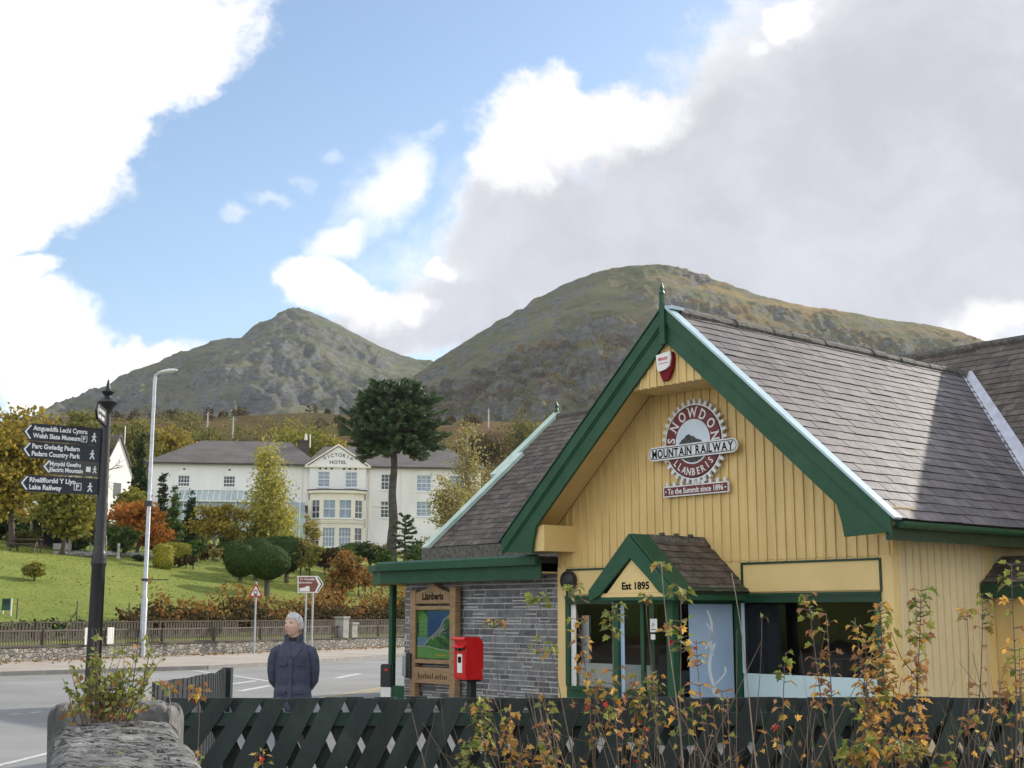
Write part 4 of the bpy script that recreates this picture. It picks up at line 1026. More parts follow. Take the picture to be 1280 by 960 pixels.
# ------------------------------------------------------------------ hotel
HO = at(420, 690, 150); HO[2] = ground(HO[0], HO[1]) - 0.2
hy = R(9)
H = frame(HO, (math.cos(hy), math.sin(hy), 0), (-math.sin(hy), math.cos(hy), 0))
HE = 18.4 - HO[2]          # eaves above base
ht = thing('hotel', 'long cream rendered hotel with a lettered gable and slate roof beyond the lawn', 'building', HO)
def wall_with_holes(mb, x0, x1, z0, z1, holes, y, th=.25, m=0):
    """front wall split round rectangular openings"""
    xs = sorted({x0, x1, *[h[0] for h in holes], *[h[1] for h in holes]}); zs = sorted({z0, z1, *[h[2] for h in holes], *[h[3] for h in holes]})
    for a, b in zip(xs[:-1], xs[1:]):
        run = None
        for c, d in zip(zs[:-1], zs[1:]):
            inside = any(h[0] <= (a + b) / 2 <= h[1] and h[2] <= (c + d) / 2 <= h[3] for h in holes)
            if not inside:
                run = (run[0], d) if run else (c, d)
            if inside or d == zs[-1]:
                if run: mb.box(a, b, y, y + th, run[0], run[1], m)
                run = None
def hwindow(cx, z0, z1, w, y, cols, rows, pane='hotel_glass', sill=True, T=None):
    mb = MB(T or H); f = .07
    mb.box(cx - w / 2, cx - w / 2 + f, y + .05, y + .15, z0, z1); mb.box(cx + w / 2 - f, cx + w / 2, y + .05, y + .15, z0, z1)
    mb.box(cx - w / 2 + f, cx + w / 2 - f, y + .05, y + .15, z1 - f, z1); mb.box(cx - w / 2 + f, cx + w / 2 - f, y + .05, y + .15, z0, z0 + f)
    for i in range(1, cols): mb.box(cx - w / 2 + w * i / cols - .022, cx - w / 2 + w * i / cols + .022, y + .08, y + .14, z0 + f, z1 - f)
    for i in range(1, rows):
        k = .045 if i == rows // 2 else .02
        z = z0 + (z1 - z0) * i / rows; mb.box(cx - w / 2 + f, cx + w / 2 - f, y + .075, y + .135, z - k, z + k)
    o = mb.build('window', M['white'], ht)
    mb = MB(T or H); mb.box(cx - w / 2 + f, cx + w / 2 - f, y + .15, y + .17, z0 + f, z1 - f); mb.build('pane', M[pane], o)
    if sill:
        mb = MB(T or H); mb.box(cx - w / 2 - .1, cx + w / 2 + .1, y - .10, y + .05, z0 - .12, z0 - .003); mb.build('sill', M['white'], o)
G0 = 0.0
zA, zB = HE - 2.45, HE - .85            # attic windows
lw = [(-17.1, 1.3), (-12.1, 1.3)]
holes = [(c - w / 2, c + w / 2, HE - 2.6, HE - 1.35) for c, w in lw]
mb = MB(H)
wall_with_holes(mb, -21.0, -3.22, 0, HE, holes, .4)
mb.box(-21.0, -20.75, .65, 9.4, 0, HE)
mb.build('wall', M['hotel'], ht)
mb = MB(H)
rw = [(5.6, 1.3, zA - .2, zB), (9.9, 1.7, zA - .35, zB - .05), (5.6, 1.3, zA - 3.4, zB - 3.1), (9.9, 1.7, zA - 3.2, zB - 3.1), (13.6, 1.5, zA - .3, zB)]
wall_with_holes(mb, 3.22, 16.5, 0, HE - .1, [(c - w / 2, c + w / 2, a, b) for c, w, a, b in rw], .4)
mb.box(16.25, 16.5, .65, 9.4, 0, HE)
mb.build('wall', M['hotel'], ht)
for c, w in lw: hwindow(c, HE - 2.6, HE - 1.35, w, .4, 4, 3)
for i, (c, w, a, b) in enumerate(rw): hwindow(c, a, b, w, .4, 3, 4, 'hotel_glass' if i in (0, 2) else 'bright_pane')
# drainpipes and wall fittings
for x in (3.6, 7.2, -4.0): mb = MB(H); mb.tube([(x, .33, .2), (x, .33, HE - .2)], .06, 6); mb.build('drainpipe', M['hotel_cream'], ht)
mb = MB(H); mb.box(4.0, 7.0, .30, .37, HE - 4.6, HE - 4.5); mb.build('waste_pipe', M['hotel_cream'], ht)
for x in (-17.1, -12.1): mb = MB(H); mb.box(x - .12, x + .12, .36, .395, HE - .75, HE - .58); mb.build('vent', M['trim'], ht)
for x in (-2.0, -1.35, -.7, .7, 1.35, 2.0): mb = MB(H); mb.box(x - .12, x + .12, -.24, -.205, HE - .5, HE - .3); mb.build('vent', M['trim'], ht)
# centre bay: gabled upper storey over a bowed bay
mb = MB(H)
bw = [(-1.55, 1.35, HE - 2.5, HE - .75), (1.55, 1.35, HE - 2.5, HE - .75)]
wall_with_holes(mb, -3.2, 3.2, HE - 3.2, HE - .08, [(c - w / 2, c + w / 2, a, b) for c, w, a, b in bw], -.2)
mb.prism([(-3.35, -.2, HE - .075), (3.35, -.2, HE - .075), (0, -.2, HE + 2.15)], (0, .3, 0))
mb.box(-3.2, -3.0, .06, .6, HE - 3.2, HE - .08); mb.box(3.0, 3.2, .06, .6, HE - 3.2, HE - .08)
gb = mb.build('gable', M['hotel'], ht)
for c, w, a, b in bw: hwindow(c, a, b, w, -.2, 2, 4, 'bright_pane')
mb = MB(H)
for s in (-1, 1):
    mb.prism([(0, -.42, HE + 2.45), (s * 3.75, -.42, HE - .05), (s * 3.75, -.42, HE - .22), (0, -.42, HE + 2.24)][::s], (0, .22, 0))
mb.box(-3.7, 3.7, -.42, -.203, HE - .28, HE - .09)
mb.build('gable_moulding', M['hotel_cream'], gb)
mb = MB(H)
for i, ch in enumerate('VICTORIA'):
    a = R(119 - 58 * i / 7)
    cx, cz, rr = 0, HE - 1.95, 2.95
    ca, sa = math.cos(a), math.sin(a)
    def TT(gx, gz, ca=ca, sa=sa): return (cx + ca * (rr + gz) + sa * gx, -.212, cz + (sa * (rr + gz) - ca * gx))
    write(mb, ch, 0, 0, .40, 0, bold=.02, T=TT)
write(mb, 'HOTEL', 0, HE + .16, .40, -.212, width=1.9, bold=.02)
mb.build('lettering', M['trim'], gb)
# bow bay of two storeys
bay = [(-3.1, .38), (-3.0, -.55), (-1.75, -1.45), (1.75, -1.45), (3.0, -.55), (3.1, .38)]
mb = MB(H)
ztop = HE - 3.25
levels = [(HE - 6.1, HE - 4.0), (HE - 9.3, HE - 7.1)]
def seg(a, b, z0, z1, th=.2):
    d = np.array(b) - np.array(a); d = d / np.linalg.norm(d); n = np.array([-d[1], d[0]]) * th
    mb.prism([(a[0], a[1], z0), (b[0], b[1], z0), (b[0] + n[0], b[1] + n[1], z0), (a[0] + n[0], a[1] + n[1], z0)], (0, 0, z1 - z0))
bands = [0, levels[1][0], levels[1][1], levels[0][0], levels[0][1], ztop]
for i in range(0, 6, 2):
    for a, b in zip(bay[:-1], bay[1:]): seg(a, b, bands[i], bands[i + 1] - .002)
for lo, hi in levels:
    for a, b in ((bay[0], bay[1]), (bay[4], bay[5])): seg(a, b, lo, hi)
    for p in ((-3.0, -.55), (-1.75, -1.45), (1.75, -1.45), (3.0, -.55)): mb.box(p[0] - .22, p[0] + .22, p[1] - .02, p[1] + .32, lo, hi - .004)
    mb.box(-.18, .18, -1.43, -1.15, lo, hi - .004)
by = mb.build('bay', M['hotel_cream'], ht)
for lo, hi in levels:
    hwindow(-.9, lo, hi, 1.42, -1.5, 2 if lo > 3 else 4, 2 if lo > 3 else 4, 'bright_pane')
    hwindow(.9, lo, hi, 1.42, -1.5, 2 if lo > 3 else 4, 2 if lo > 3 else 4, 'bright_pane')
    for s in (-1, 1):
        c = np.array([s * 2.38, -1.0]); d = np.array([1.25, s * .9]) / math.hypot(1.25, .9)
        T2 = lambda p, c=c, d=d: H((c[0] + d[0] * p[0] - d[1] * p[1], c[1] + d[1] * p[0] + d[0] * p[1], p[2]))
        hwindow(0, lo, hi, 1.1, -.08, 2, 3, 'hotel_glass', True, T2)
mb = MB(H)
for z, e, h in ((ztop, .28, .28), (levels[0][0] - .55, .12, .16), (levels[1][1] + .55, .12, .14)):
    mb.prism([(p[0] * (1 + e / 3.5), p[1] - e if p[1] < .3 else p[1], z) for p in bay], (0, 0, h))
mb.build('bay_cornice', M['hotel_cream'], by)
mb = MB(H); mb.prism([(p[0] * 1.10, p[1] - .32 if p[1] < .3 else p[1] - .4, ztop + .283) for p in bay], (0, 0, .12)); mb.build('bay_roof', M['trim'], by)
# roofs: hipped left wing, right wing, gable roof over the bay
mb = MB(H)
def hip(x0, x1, y0, y1, z, zr, hl, hr):
    ym = (y0 + y1) / 2
    a, b, c, d = (x0, y0, z), (x1, y0, z), (x1, y1, z), (x0, y1, z); r0, r1 = (x0 + hl, ym, zr), (x1 - hr, ym, zr)
    mb.add([a, b, c, d, r0, r1], [(0, 1, 5, 4), (1, 2, 5), (2, 3, 4, 5), (3, 0, 4), (3, 2, 1, 0)])
hip(-21.6, -2.0, -.05, 9.9, HE + .02, HE + 3.2, 6.0, 3.5)
hip(-4.0, 17.2, -.03, 9.6, HE - .06, HE + 2.75, 2.5, 4.0)
mb.add([(-3.7, -.38, HE - .05), (3.7, -.38, HE - .05), (0, -.38, HE + 2.42), (-3.7, 5, HE - .05), (3.7, 5, HE - .05), (0, 5, HE + 2.42)], [(0, 2, 5, 3), (1, 4, 5, 2)])
rf2 = mb.build('roof', M['hotel_roof'], ht)
mb = MB(H); mb.box(-21.6, -3.3, -.14, -.055, HE - .12, HE + .06); mb.box(3.5, 17.2, -.12, -.035, HE - .2, HE - .02); mb.build('gutter', M['trim'], rf2)
mb = MB(H); mb.box(-4.6, -3.3, 3.6, 4.4, HE + 1.4, HE + 3.15); mb.box(-4.7, -3.2, 3.5, 4.5, HE + 3.15, HE + 3.3); ch = mb.build('chimney', M['brick'], rf2)
mb = MB(H); mb.lathe([(.14, 0), (.18, .1), (.12, .7), (.15, .8)], (-3.7, 4.0, HE + 3.3), 8); mb.tube([(-3.2, 3.4, HE + 2.4), (-3.2, 3.4, HE + 4.0)], .07, 5); mb.build('chimney_pot', M['hotel_cream'], ch)
# glazed veranda along the left wing
mb = MB(H)
vz = HE - 3.0
mb.prism([(-18.3, .38, vz), (-18.3, -2.4, vz - 1.35), (-18.3, -2.4, vz - 1.45), (-18.3, .38, vz - .1)], (11.0, 0, 0))
mb.prism([(-7.3, .38, vz), (-7.3, -2.4, vz - 1.35), (-4.6, -2.0, vz - 1.7), (-3.4, .38, vz - 1.7)], (0, 0, -.1))
mb.box(-18.2, -3.5, -2.3, -2.2, 0, vz - 2.6)
vr = mb.build('veranda', M['conserv'], ht)
mb = MB(H)
for i in range(18):
    x = -18.2 + i * .645; mb.prism([(x, .36, vz + .05), (x, -2.42, vz - 1.30), (x, -2.42, vz - 1.36), (x, .36, vz - .01)], (.07, 0, 0))
mb.box(-18.35, -7.2, .30, .42, vz, vz + .12); mb.box(-18.35, -7.2, -2.5, -2.41, vz - 1.5, vz - 1.34)
for i in range(11): mb.box(-18.2 + i * 1.4, -18.1 + i * 1.4, -2.36, -2.2, 0, vz - 1.46)
mb.build('veranda_bars', M['white'], vr)
mb = MB(H); mb.box(-18.15, -3.6, -2.19, -2.15, vz - 2.6, vz - 1.46); mb.build('veranda_glass', M['bright_pane'], vr)
mb = MB(H); mb.box(-4.4, -3.35, -.1, .36, vz - 2.0, vz - 1.6); mb.build('wall_planter', M['trim'], ht)

# gabled house behind the fingerpost
GH = at(147, 600, 120); GH[2] = ground(GH[0], GH[1]) 
ga = R(67)
Q = frame(GH, (math.cos(ga), math.sin(ga), 0), (-math.sin(ga), math.cos(ga), 0))
hs = thing('gabled_house', 'small white gable end house with a dark roof between trees behind the fingerpost', 'house', GH)
eh = at(151, 590, 120)[2] - GH[2]; rh = at(151, 546, 120)[2] - GH[2]
mb = MB(Q); mb.prism([(-2.0, 0, 0), (2.0, 0, 0), (2.0, 0, eh), (0, 0, rh), (-2.0, 0, eh)], (0, 9, 0)); mb.build('wall', M['hotel'], hs)
mb = MB(Q)
for s in (-1, 1): mb.prism([(0, -.15, rh + .08), (s * 2.25, -.15, eh - .3), (s * 2.25, -.15, eh - .15), (0, -.15, rh + .25)][::s], (0, 9.3, 0))
mb.build('roof', M['hotel_roof'], hs)
mb = MB(Q); mb.tube([(1.3, .5, rh - 1), (1.3, .5, rh + 1.2)], .05, 5); mb.build('flue', M['white'], hs)
mb = MB(Q); mb.box(-.5, .5, -.03, .02, eh - 2.2, eh - 1.0); mb.build('window', M['hotel_glass'], hs)

M['gate_stone'] = pm('gate_stone', [(0.22, 0.21, 0.19), (0.33, 0.32, 0.29)], 5, .9, .3, 20)
# ------------------------------------------------------------------ roadside wall, railings, pales
W_ = frame((WA[0], WA[1], 0), (WD[0], WD[1], 0), (WN[0], WN[1], 0))
def wloc(t, n=0, z=0): return W_((t, n, z))
tg = thing('roadside_wall', 'long low rubble stone wall along the pavement below the railings', 'wall', wloc(20))
ts_ = np.linspace(-30, 60, 91)
mb = MB(W_)
for a, b in zip(ts_[:-1], ts_[1:]):
    mb.box(a, b - .0, 0.0, .42, 0, .56 + .015 * math.sin(a * 2.1))
mb.build('wall_body', M['rubble'], tg)
mb = MB(W_); mb.box(-30, 60, -.03, .45, .578, .62); mb.build('coping', M['railing_dark'], tg)
def rail_fence(name, label, t0, t1, n, z0, z1, step, pw_, mat, gaps=(), post_every=2.6, group=None, rails=True, hjit=0):
    g = thing(name, label, 'railing', wloc((t0 + t1) / 2, n, z0), group)
    rr = random.Random(len(label)); mb = MB(W_); t = t0
    while t < t1:
        if not any(a < t < b for a, b in gaps):
            dz = rr.uniform(-hjit, hjit); mb.box(t, t + pw_, n - .015, n + .015, z0 + .05, z1 - .06 + dz)
        t += step
    mb.build('pales', mat, g)
    mb = MB(W_); mb.box(t0, t1, n - .03, n + .03, z1 - .055, z1); mb.box(t0, t1, n - .028, n + .028, z0 + .0, z0 + .048); mb.build('rail', mat, g)
    t = t0
    while t <= t1:
        mb = MB(W_); mb.box(t - .035, t + .035, n - .05, n + .05, z0 - .02, z1 + .02); mb.build('post', M['railing_dark'], g); t += post_every
    return g
rail_fence('railing', 'brown steel railing standing on top of the rubble wall', -22, 44, .22, .625, 1.18, .125, .038, M['railing'], post_every=3.0)
rail_fence('paling_fence', 'weathered vertical paling fence behind the brown railing', -22, 44, 4.2, .72, 1.44, .17, .09, M['railing_dark'], gaps=((-8, -7.2), (-4.6, -4.1), (6, 6.7), (11.5, 12.3), (17.2, 18)), post_every=3.4, hjit=.04)
# white gate leaves and stone gate posts in the railing line
def t_at_px(px, n=0):
    """distance along the wall where the view line of a column meets it"""
    lo, hi = -40, 80
    for _ in range(50):
        m = (lo + hi) / 2; p = W_((m, n, 1.5)); x = 640 + FPX * p[0] / (p[1] * CP)
        lo, hi = (m, hi) if x < px else (lo, m)
    return lo
for px, lab in ((111, 'white slatted marker board just left of the black fingerpost, by the railing'), (139, 'white slatted marker board just right of the black fingerpost, by the railing')):
    t = t_at_px(px, -.1); g = thing('marker_board', lab, 'board', wloc(t, -.12, .62), 'white boards by the railing')
    mb = MB(W_)
    for k in range(4): mb.box(t - .15 + k * .08, t - .09 + k * .08, -.14, -.10, .63, 1.24)
    mb.build('board_slats', M['white'], g)
    mb = MB(W_); mb.box(t - .16, t + .17, -.10, -.07, .85, .91); mb.build('batten', M['white'], g)
for px, lab, h in ((432, 'taller pale stone gatepost beside the railing under the brown sign', 1.52), (443, 'shorter pale stone gatepost to the right of the taller one', 1.24)):
    t = t_at_px(px, -.0); g = thing('gatepost', lab, 'gatepost', wloc(t, .2, .62), 'stone gateposts in the railing')
    mb = MB(W_); mb.box(t - .22, t + .22, .0 - .05, .42, .625, h); mb.build('shaft', M['gate_stone'], g)
    mb = MB(W_); mb.box(t - .27, t + .27, -.09, .47, h, h + .10); mb.build('cap', M['gate_stone'], g)

# ------------------------------------------------------------------ foliage
def leaves(cent, size, rs, up=0.25, asp=0.62):
    """random small leaf cards (rhombus) round the given points"""
    n = len(cent); d = rs.normal(size=(n, 3)); d[:, 2] += up * 0.5; d /= np.linalg.norm(d, axis=1)[:, None]
    a = np.cross(d, rs.normal(size=(n, 3))); a /= np.linalg.norm(a, axis=1)[:, None] + 1e-9
    b = np.cross(d, a); s = size * rs.uniform(.6, 1.4, n)[:, None]
    return np.stack([cent - a * s * .5, cent - b * s * .5 * asp, cent + a * s * .5, cent + b * s * .5 * asp], 1).reshape(-1, 3)
def cloud(blobs, n, clump, rs, shell=.55, per=26):
    """points grouped in clumps near the surfaces of ellipsoids (cx,cy,cz,rx,ry,rz)"""
    bl = np.array(blobs, float); w = (bl[:, 3] * bl[:, 4] * bl[:, 5]) ** .67; w /= w.sum()
    k = max(6, n // per); idx = rs.choice(len(bl), k, p=w)
    d = rs.normal(size=(k, 3)); d /= np.linalg.norm(d, axis=1)[:, None]
    rr = (shell + (1 - shell) * rs.random(k) ** .6) * rs.uniform(.72, 1.22, k)
    c = bl[idx, :3] + d * bl[idx, 3:6] * rr[:, None]
    ci = rs.integers(0, k, n); off = rs.normal(size=(n, 3)) * clump * np.array([1, 1, .62])
    return c[ci] + off
def branchwork(mb, base, top, r0, ends, rs, n=7):
    base = np.array(base, float); top = np.array(top, float)
    k = 6; path = [base + (top - base) * i / k + (rs.normal(size=3) * np.array([.06, .06, 0]) * np.linalg.norm(top - base) * .25 if 0 < i < k else 0) for i in range(k + 1)]
    mb.tube(path, [r0 * (1.25 - .85 * i / k) if i else r0 * 1.5 for i in range(k + 1)], n)
    for e in ends:
        f = rs.uniform(.35, .9); s = base + (top - base) * f; e = np.array(e, float)
        m = (s + e) / 2 + np.array([0, 0, -.08 * np.linalg.norm(e - s)]) + rs.normal(size=3) * .05 * np.linalg.norm(e - s)
        mb.tube([s, m, e], [r0 * .45, r0 * .28, r0 * .08], 5, cap=False)
def crown_blobs(kind, c, rx, rz, rs, n=9):
    out = []
    for i in range(n):
        if kind == 'cone':
            f = (i + .5) / n; z = c[2] - rz + 2 * rz * f; r = rx * (1 - f) ** .8 * .85 + rx * .07
            a = rs.uniform(0, 6.28); out.append((c[0] + math.cos(a) * r * .22, c[1] + math.sin(a) * r * .22, z, r * .9, r * .9, rz * 3.0 / n + r * .3))
        elif kind == 'spread':
            a = rs.uniform(0, 6.28); q = math.sqrt(rs.random()) * rx * .72; z = c[2] + rs.uniform(-.6, .6) * rz - q / rx * rz * .3
            out.append((c[0] + math.cos(a) * q, c[1] + math.sin(a) * q, z, rx * .42, rx * .42, rz * .22))
        else:
            d = rs.normal(size=3); d /= np.linalg.norm(d); q = rs.uniform(.3, .68)
            r = rs.uniform(.34, .52)
            out.append((c[0] + d[0] * rx * q, c[1] + d[1] * rx * q, c[2] + d[2] * rz * q, rx * r, rx * r, rz * r))
    if kind == 'round': out.append((c[0], c[1], c[2] - rz * .1, rx * .55, rx * .55, rz * .6))
    return out
SEED = [100]
def tree(name, label, cat, px, Y, top, bottom, half, kind, leaf, n, size, bark='bark', group=None, nb=9, trunk_r=None, clump=None, shell=.55, lift=0, x=None, per=26, base_z=None):
    """a tree or shrub standing at forward distance Y in view column px; sizes from its outline in the photograph"""
    SEED[0] += 1; rs = np.random.default_rng(SEED[0])
    p = at(px, 767, Y); gx, gy = p[0], Y
    gz = float(ground(gx, gy)) if base_z is None else base_z
    zt = at(px, top, Y)[2]; zb = max(at(px, bottom, Y)[2], gz + .05); rx = half * Y / FPX; rz = (zt - zb) / 2
    c = (gx, gy, (zt + zb) / 2)
    t = thing(name, label, cat, (gx, gy, gz), group)
    if kind == 'cone': nb += 5; n = int(n * 1.5)
    bl = crown_blobs(kind, c, rx, rz, rs, nb)
    clump = clump or rx * .13
    pts = cloud(bl, n, clump, rs, shell, per)
    pts = pts[pts[:, 2] > gz + .03]
    np_mesh('crown', leaves(pts, size, rs), 4, M[leaf], t)
    mb = MB(); r0 = trunk_r or max(.05, rx * .055)
    if kind == 'cone': branchwork(mb, (gx, gy, gz - .1), (gx, gy, zt - rz * .15), r0, [b[:3] for b in bl], rs)
    else: branchwork(mb, (gx, gy, gz - .1), (gx + rs.normal() * .05, gy, c[2] + rz * .2), r0, [b[:3] for b in bl], rs)
    mb.build('trunk', M[bark], t, smooth=True)
    return t

# left side of the garden
tree('maple_tree', 'broad golden maple at the left edge behind the black finger signs', 'tree', 8, 84, 512, 672, 62, 'round', 'lf_gold', 7500, .34, nb=12)
tree('maple_tree', 'yellow-green maple in front of the golden one, beside the fingerpost base', 'tree', 74, 80, 588, 676, 52, 'round', 'lf_yelgreen', 5200, .30, nb=10)
tree('maple_tree', 'taller golden maple behind the finger signs, left of the bare tree', 'tree', -18, 96, 500, 640, 50, 'round', 'lf_gold', 4500, .36)
tree('oak_tree', 'dull olive tree behind the top finger sign with a flat crown', 'tree', 96, 118, 503, 600, 36, 'round', 'lf_olive', 3200, .36)
tree('yew_tree', 'drooping dark evergreen over the garden shelter', 'tree', 66, 92, 636, 694, 46, 'spread', 'lf_green', 3800, .28, nb=12)
tree('yew_tree', 'black-green evergreen at the left edge under the golden maple', 'tree', 6, 92, 640, 692, 34, 'round', 'lf_dark', 2600, .28)
tree('cherry_tree', 'thin young tree with a bare pale trunk by the rockery', 'tree', 108, 84, 640, 680, 15, 'round', 'lf_olive', 900, .22, bark='bark_pale', nb=5)
tree('spruce_tree', 'dark pointed conifer beside the white gable house', 'tree', 166, 112, 543, 640, 15, 'cone', 'lf_dark', 2800, .3, nb=10)
tree('hazel_tree', 'mottled olive-green tree below the dark conifer right of the fingerpost', 'tree', 158, 102, 592, 678, 27, 'round', 'lf_yelgreen', 2600, .3)
tree('acer_tree', 'bright orange tree between the fingerpost and the lamp post', 'tree', 168, 92, 618, 682, 40, 'spread', 'lf_orange', 3400, .28, nb=12)
tree('laurel_bush', 'dark green bush under the orange tree', 'bush', 150, 88, 655, 694, 26, 'round', 'lf_green', 2000, .25)
tree('oak_tree', 'olive and gold tree behind the hotel roof, left of the lamp post top', 'tree', 150, 172, 520, 610, 40, 'round', 'lf_olive', 3200, .45)
tree('oak_tree', 'gold-brown tree at the left end of the hotel roof', 'tree', 205, 182, 526, 600, 34, 'round', 'lf_gold', 3000, .48)
tree('cypress_tree', 'small pointed green conifer in front of the hotel veranda', 'tree', 212, 108, 612, 672, 15, 'cone', 'lf_green', 2400, .2, nb=8)
tree('cypress_tree', 'dark narrow conifer immediately right of the small pointed one', 'tree', 234, 112, 618, 674, 16, 'cone', 'lf_dark', 2400, .22, nb=8)
tree('cypress_tree', 'dark slim conifer against the left end of the hotel', 'tree', 197, 118, 590, 674, 13, 'cone', 'lf_dark', 2200, .22, nb=8)
tree('acer_tree', 'low spreading gold tree on a thin pale stem before the veranda', 'tree', 264, 98, 626, 672, 36, 'spread', 'lf_gold', 2800, .26, bark='bark_pale', nb=12)
tree('birch_tree', 'tall pointed yellow birch in front of the hotel', 'tree', 331, 100, 556, 692, 42, 'cone', 'lf_birch', 7500, .22, bark='bark_pale', nb=12, trunk_r=.12, clump=.45)
tree('birch_tree', 'pale yellow feathery tree behind the station roof slope', 'tree', 583, 104, 534, 700, 36, 'cone', 'lf_willow', 5200, .22, bark='bark_pale', nb=12, clump=.5, shell=.3)
tree('willow_tree', 'wispy olive tree left of the station roof verge', 'tree', 566, 94, 590, 700, 38, 'round', 'lf_willow', 4200, .20, nb=10, shell=.3)
tree('hazel_tree', 'bright yellow-green tree peeping over the station roof verge', 'tree', 632, 110, 556, 680, 26, 'round', 'lf_yelgreen', 2600, .26)
# shrubs of the garden
tree('shrub', 'grey-green open shrub right of the clipped domes', 'shrub', 374, 88, 668, 714, 21, 'round', 'lf_olive', 2200, .2, nb=8)
tree('shrub', 'pale wispy shrub climbing at the hotel wall left of its bay', 'shrub', 388, 106, 640, 700, 16, 'round', 'lf_willow', 1300, .2, nb=7, shell=.3)
tree('acer_tree', 'orange-leaved small tree behind the brown sign', 'tree', 428, 80, 676, 752, 26, 'round', 'lf_rust', 2600, .2, nb=9)
tree('acer_tree', 'rust and yellow small tree hanging over the hedge right of the brown sign', 'tree', 412, 76, 722, 778, 20, 'round', 'lf_rust', 1700, .18, nb=8)
tree('shrub', 'dark evergreen shrub at the foot of the hotel bay', 'shrub', 422, 108, 680, 706, 22, 'round', 'lf_green', 1500, .22)
tree('shrub', 'dark round shrub between hotel bay and monkey puzzle trunk', 'shrub', 462, 104, 678, 708, 20, 'round', 'lf_dark', 1500, .22)
tree('shrub', 'reddish brown shrub below the monkey puzzle tree', 'shrub', 448, 88, 700, 742, 20, 'round', 'lf_brown', 1500, .2)
tree('laurel_bush', 'mid green bush right of the golden clipped shrubs', 'bush', 240, 94, 672, 702, 18, 'round', 'lf_green', 1500, .2)
tree('laurel_bush', 'tall green bush between the gold tree and the birch', 'bush', 282, 102, 652, 694, 22, 'round', 'lf_green', 1700, .22)
tree('shrub', 'olive shrub at the birch foot behind the clipped domes', 'shrub', 312, 100, 656, 690, 22, 'round', 'lf_olive', 1500, .2)
tree('shrub', 'pinkish pale shrub in front of the birch', 'shrub', 268, 92, 682, 700, 9, 'round', 'lf_willow', 600, .18)
tree('shrub', 'low dark brown hedge bush behind the golden clipped shrubs', 'shrub', 205, 95, 672, 692, 22, 'round', 'lf_brown', 1300, .2)
for i, (px, lab) in enumerate(((212, 'first brown bush from the left in the low row by the lamp post'), (221, 'second brown bush from the left in the low row'), (230, 'third brown bush from the left in the low row'), (239, 'last brown bush at the right end of the low row'))):
    tree('shrub', lab, 'shrub', px, 84 + i * .5, 692 - i, 716 - i, 6.5, 'round', 'lf_brown', 520, .16, nb=5, group='low brown bushes in a row')
tree('shrub', 'olive-yellow lone bush on the lawn bank left of the fingerpost', 'shrub', 40, 67, 696, 738, 19, 'round', 'lf_yelgreen', 1500, .17, nb=7, shell=.3)
tree('shrub', 'dark clipped ball bush left of the lamp post', 'shrub', 171, 84, 694, 714, 9, 'round', 'lf_dark', 800, .16)
for px, Y, top, bot, hf, lf, lab in ((196, 116, 660, 696, 18, 'lf_green', 'green bush at the far left of the hotel front'), (222, 118, 664, 694, 20, 'lf_dark', 'dark bush below the hotel veranda, left end'), (250, 120, 662, 692, 22, 'lf_olive', 'olive bush below the hotel veranda, middle'),
        (292, 121, 664, 692, 24, 'lf_dark', 'dark wide bush below the veranda beside the birch'), (352, 116, 664, 700, 22, 'lf_green', 'green bush right of the birch in front of the hotel'), (372, 119, 672, 700, 16, 'lf_dark', 'dark bush close to the hotel bay on its left'),
        (402, 116, 684, 706, 20, 'lf_olive', 'low olive bush under the hotel bay window'), (470, 120, 676, 704, 20, 'lf_olive', 'olive bush against the hotel wall behind the monkey puzzle trunk'), (520, 116, 676, 706, 24, 'lf_green', 'green bush at the hotel wall right of the young monkey puzzle'), (545, 118, 670, 706, 22, 'lf_olive', 'olive bush at the right end of the hotel wall')):
    tree('shrub', lab, 'shrub', px, Y, top, bot, hf, 'round', lf, 1600, .24, nb=7)
for px, Y, top, bot, hf, lf, n_, lab in ((188, 99, 668, 702, 17, 'lf_olive', 1700, 'olive bush behind the lamp post under the orange tree'), (252, 97, 676, 703, 16, 'lf_rust', 1500, 'rust coloured bush right of the low brown row'),
        (284, 96, 674, 704, 17, 'lf_green', 1700, 'green ragged bush just behind the left clipped dome'), (386, 94, 676, 712, 17, 'lf_yelgreen', 1700, 'yellow-green bush right of the clipped domes'), (405, 97, 680, 712, 17, 'lf_brown', 1600, 'brown bush before the hotel bay between green ones'),
        (436, 95, 684, 714, 18, 'lf_olive', 1700, 'wide olive bush in front of the small hotel dome'), (478, 92, 684, 716, 16, 'lf_green', 1500, 'green bush at the monkey puzzle trunk foot'), (455, 86, 706, 740, 16, 'lf_rust', 1500, 'orange-brown bush low on the bank beside the flat station roof'),
        (20, 88, 664, 694, 26, 'lf_olive', 2000, 'olive bush in the shade behind the picnic table'), (92, 90, 668, 692, 16, 'lf_green', 1400, 'green bush right of the garden shelter')):
    tree('shrub', lab, 'shrub', px, Y, top, bot, hf, 'round', lf, n_, .2, nb=8, shell=.4)
tree('shrub', 'dark green mass of shrubs along the back of the upper lawn at the left', 'shrub', 110, 100, 650, 690, 60, 'round', 'lf_green', 4200, .26, nb=14)
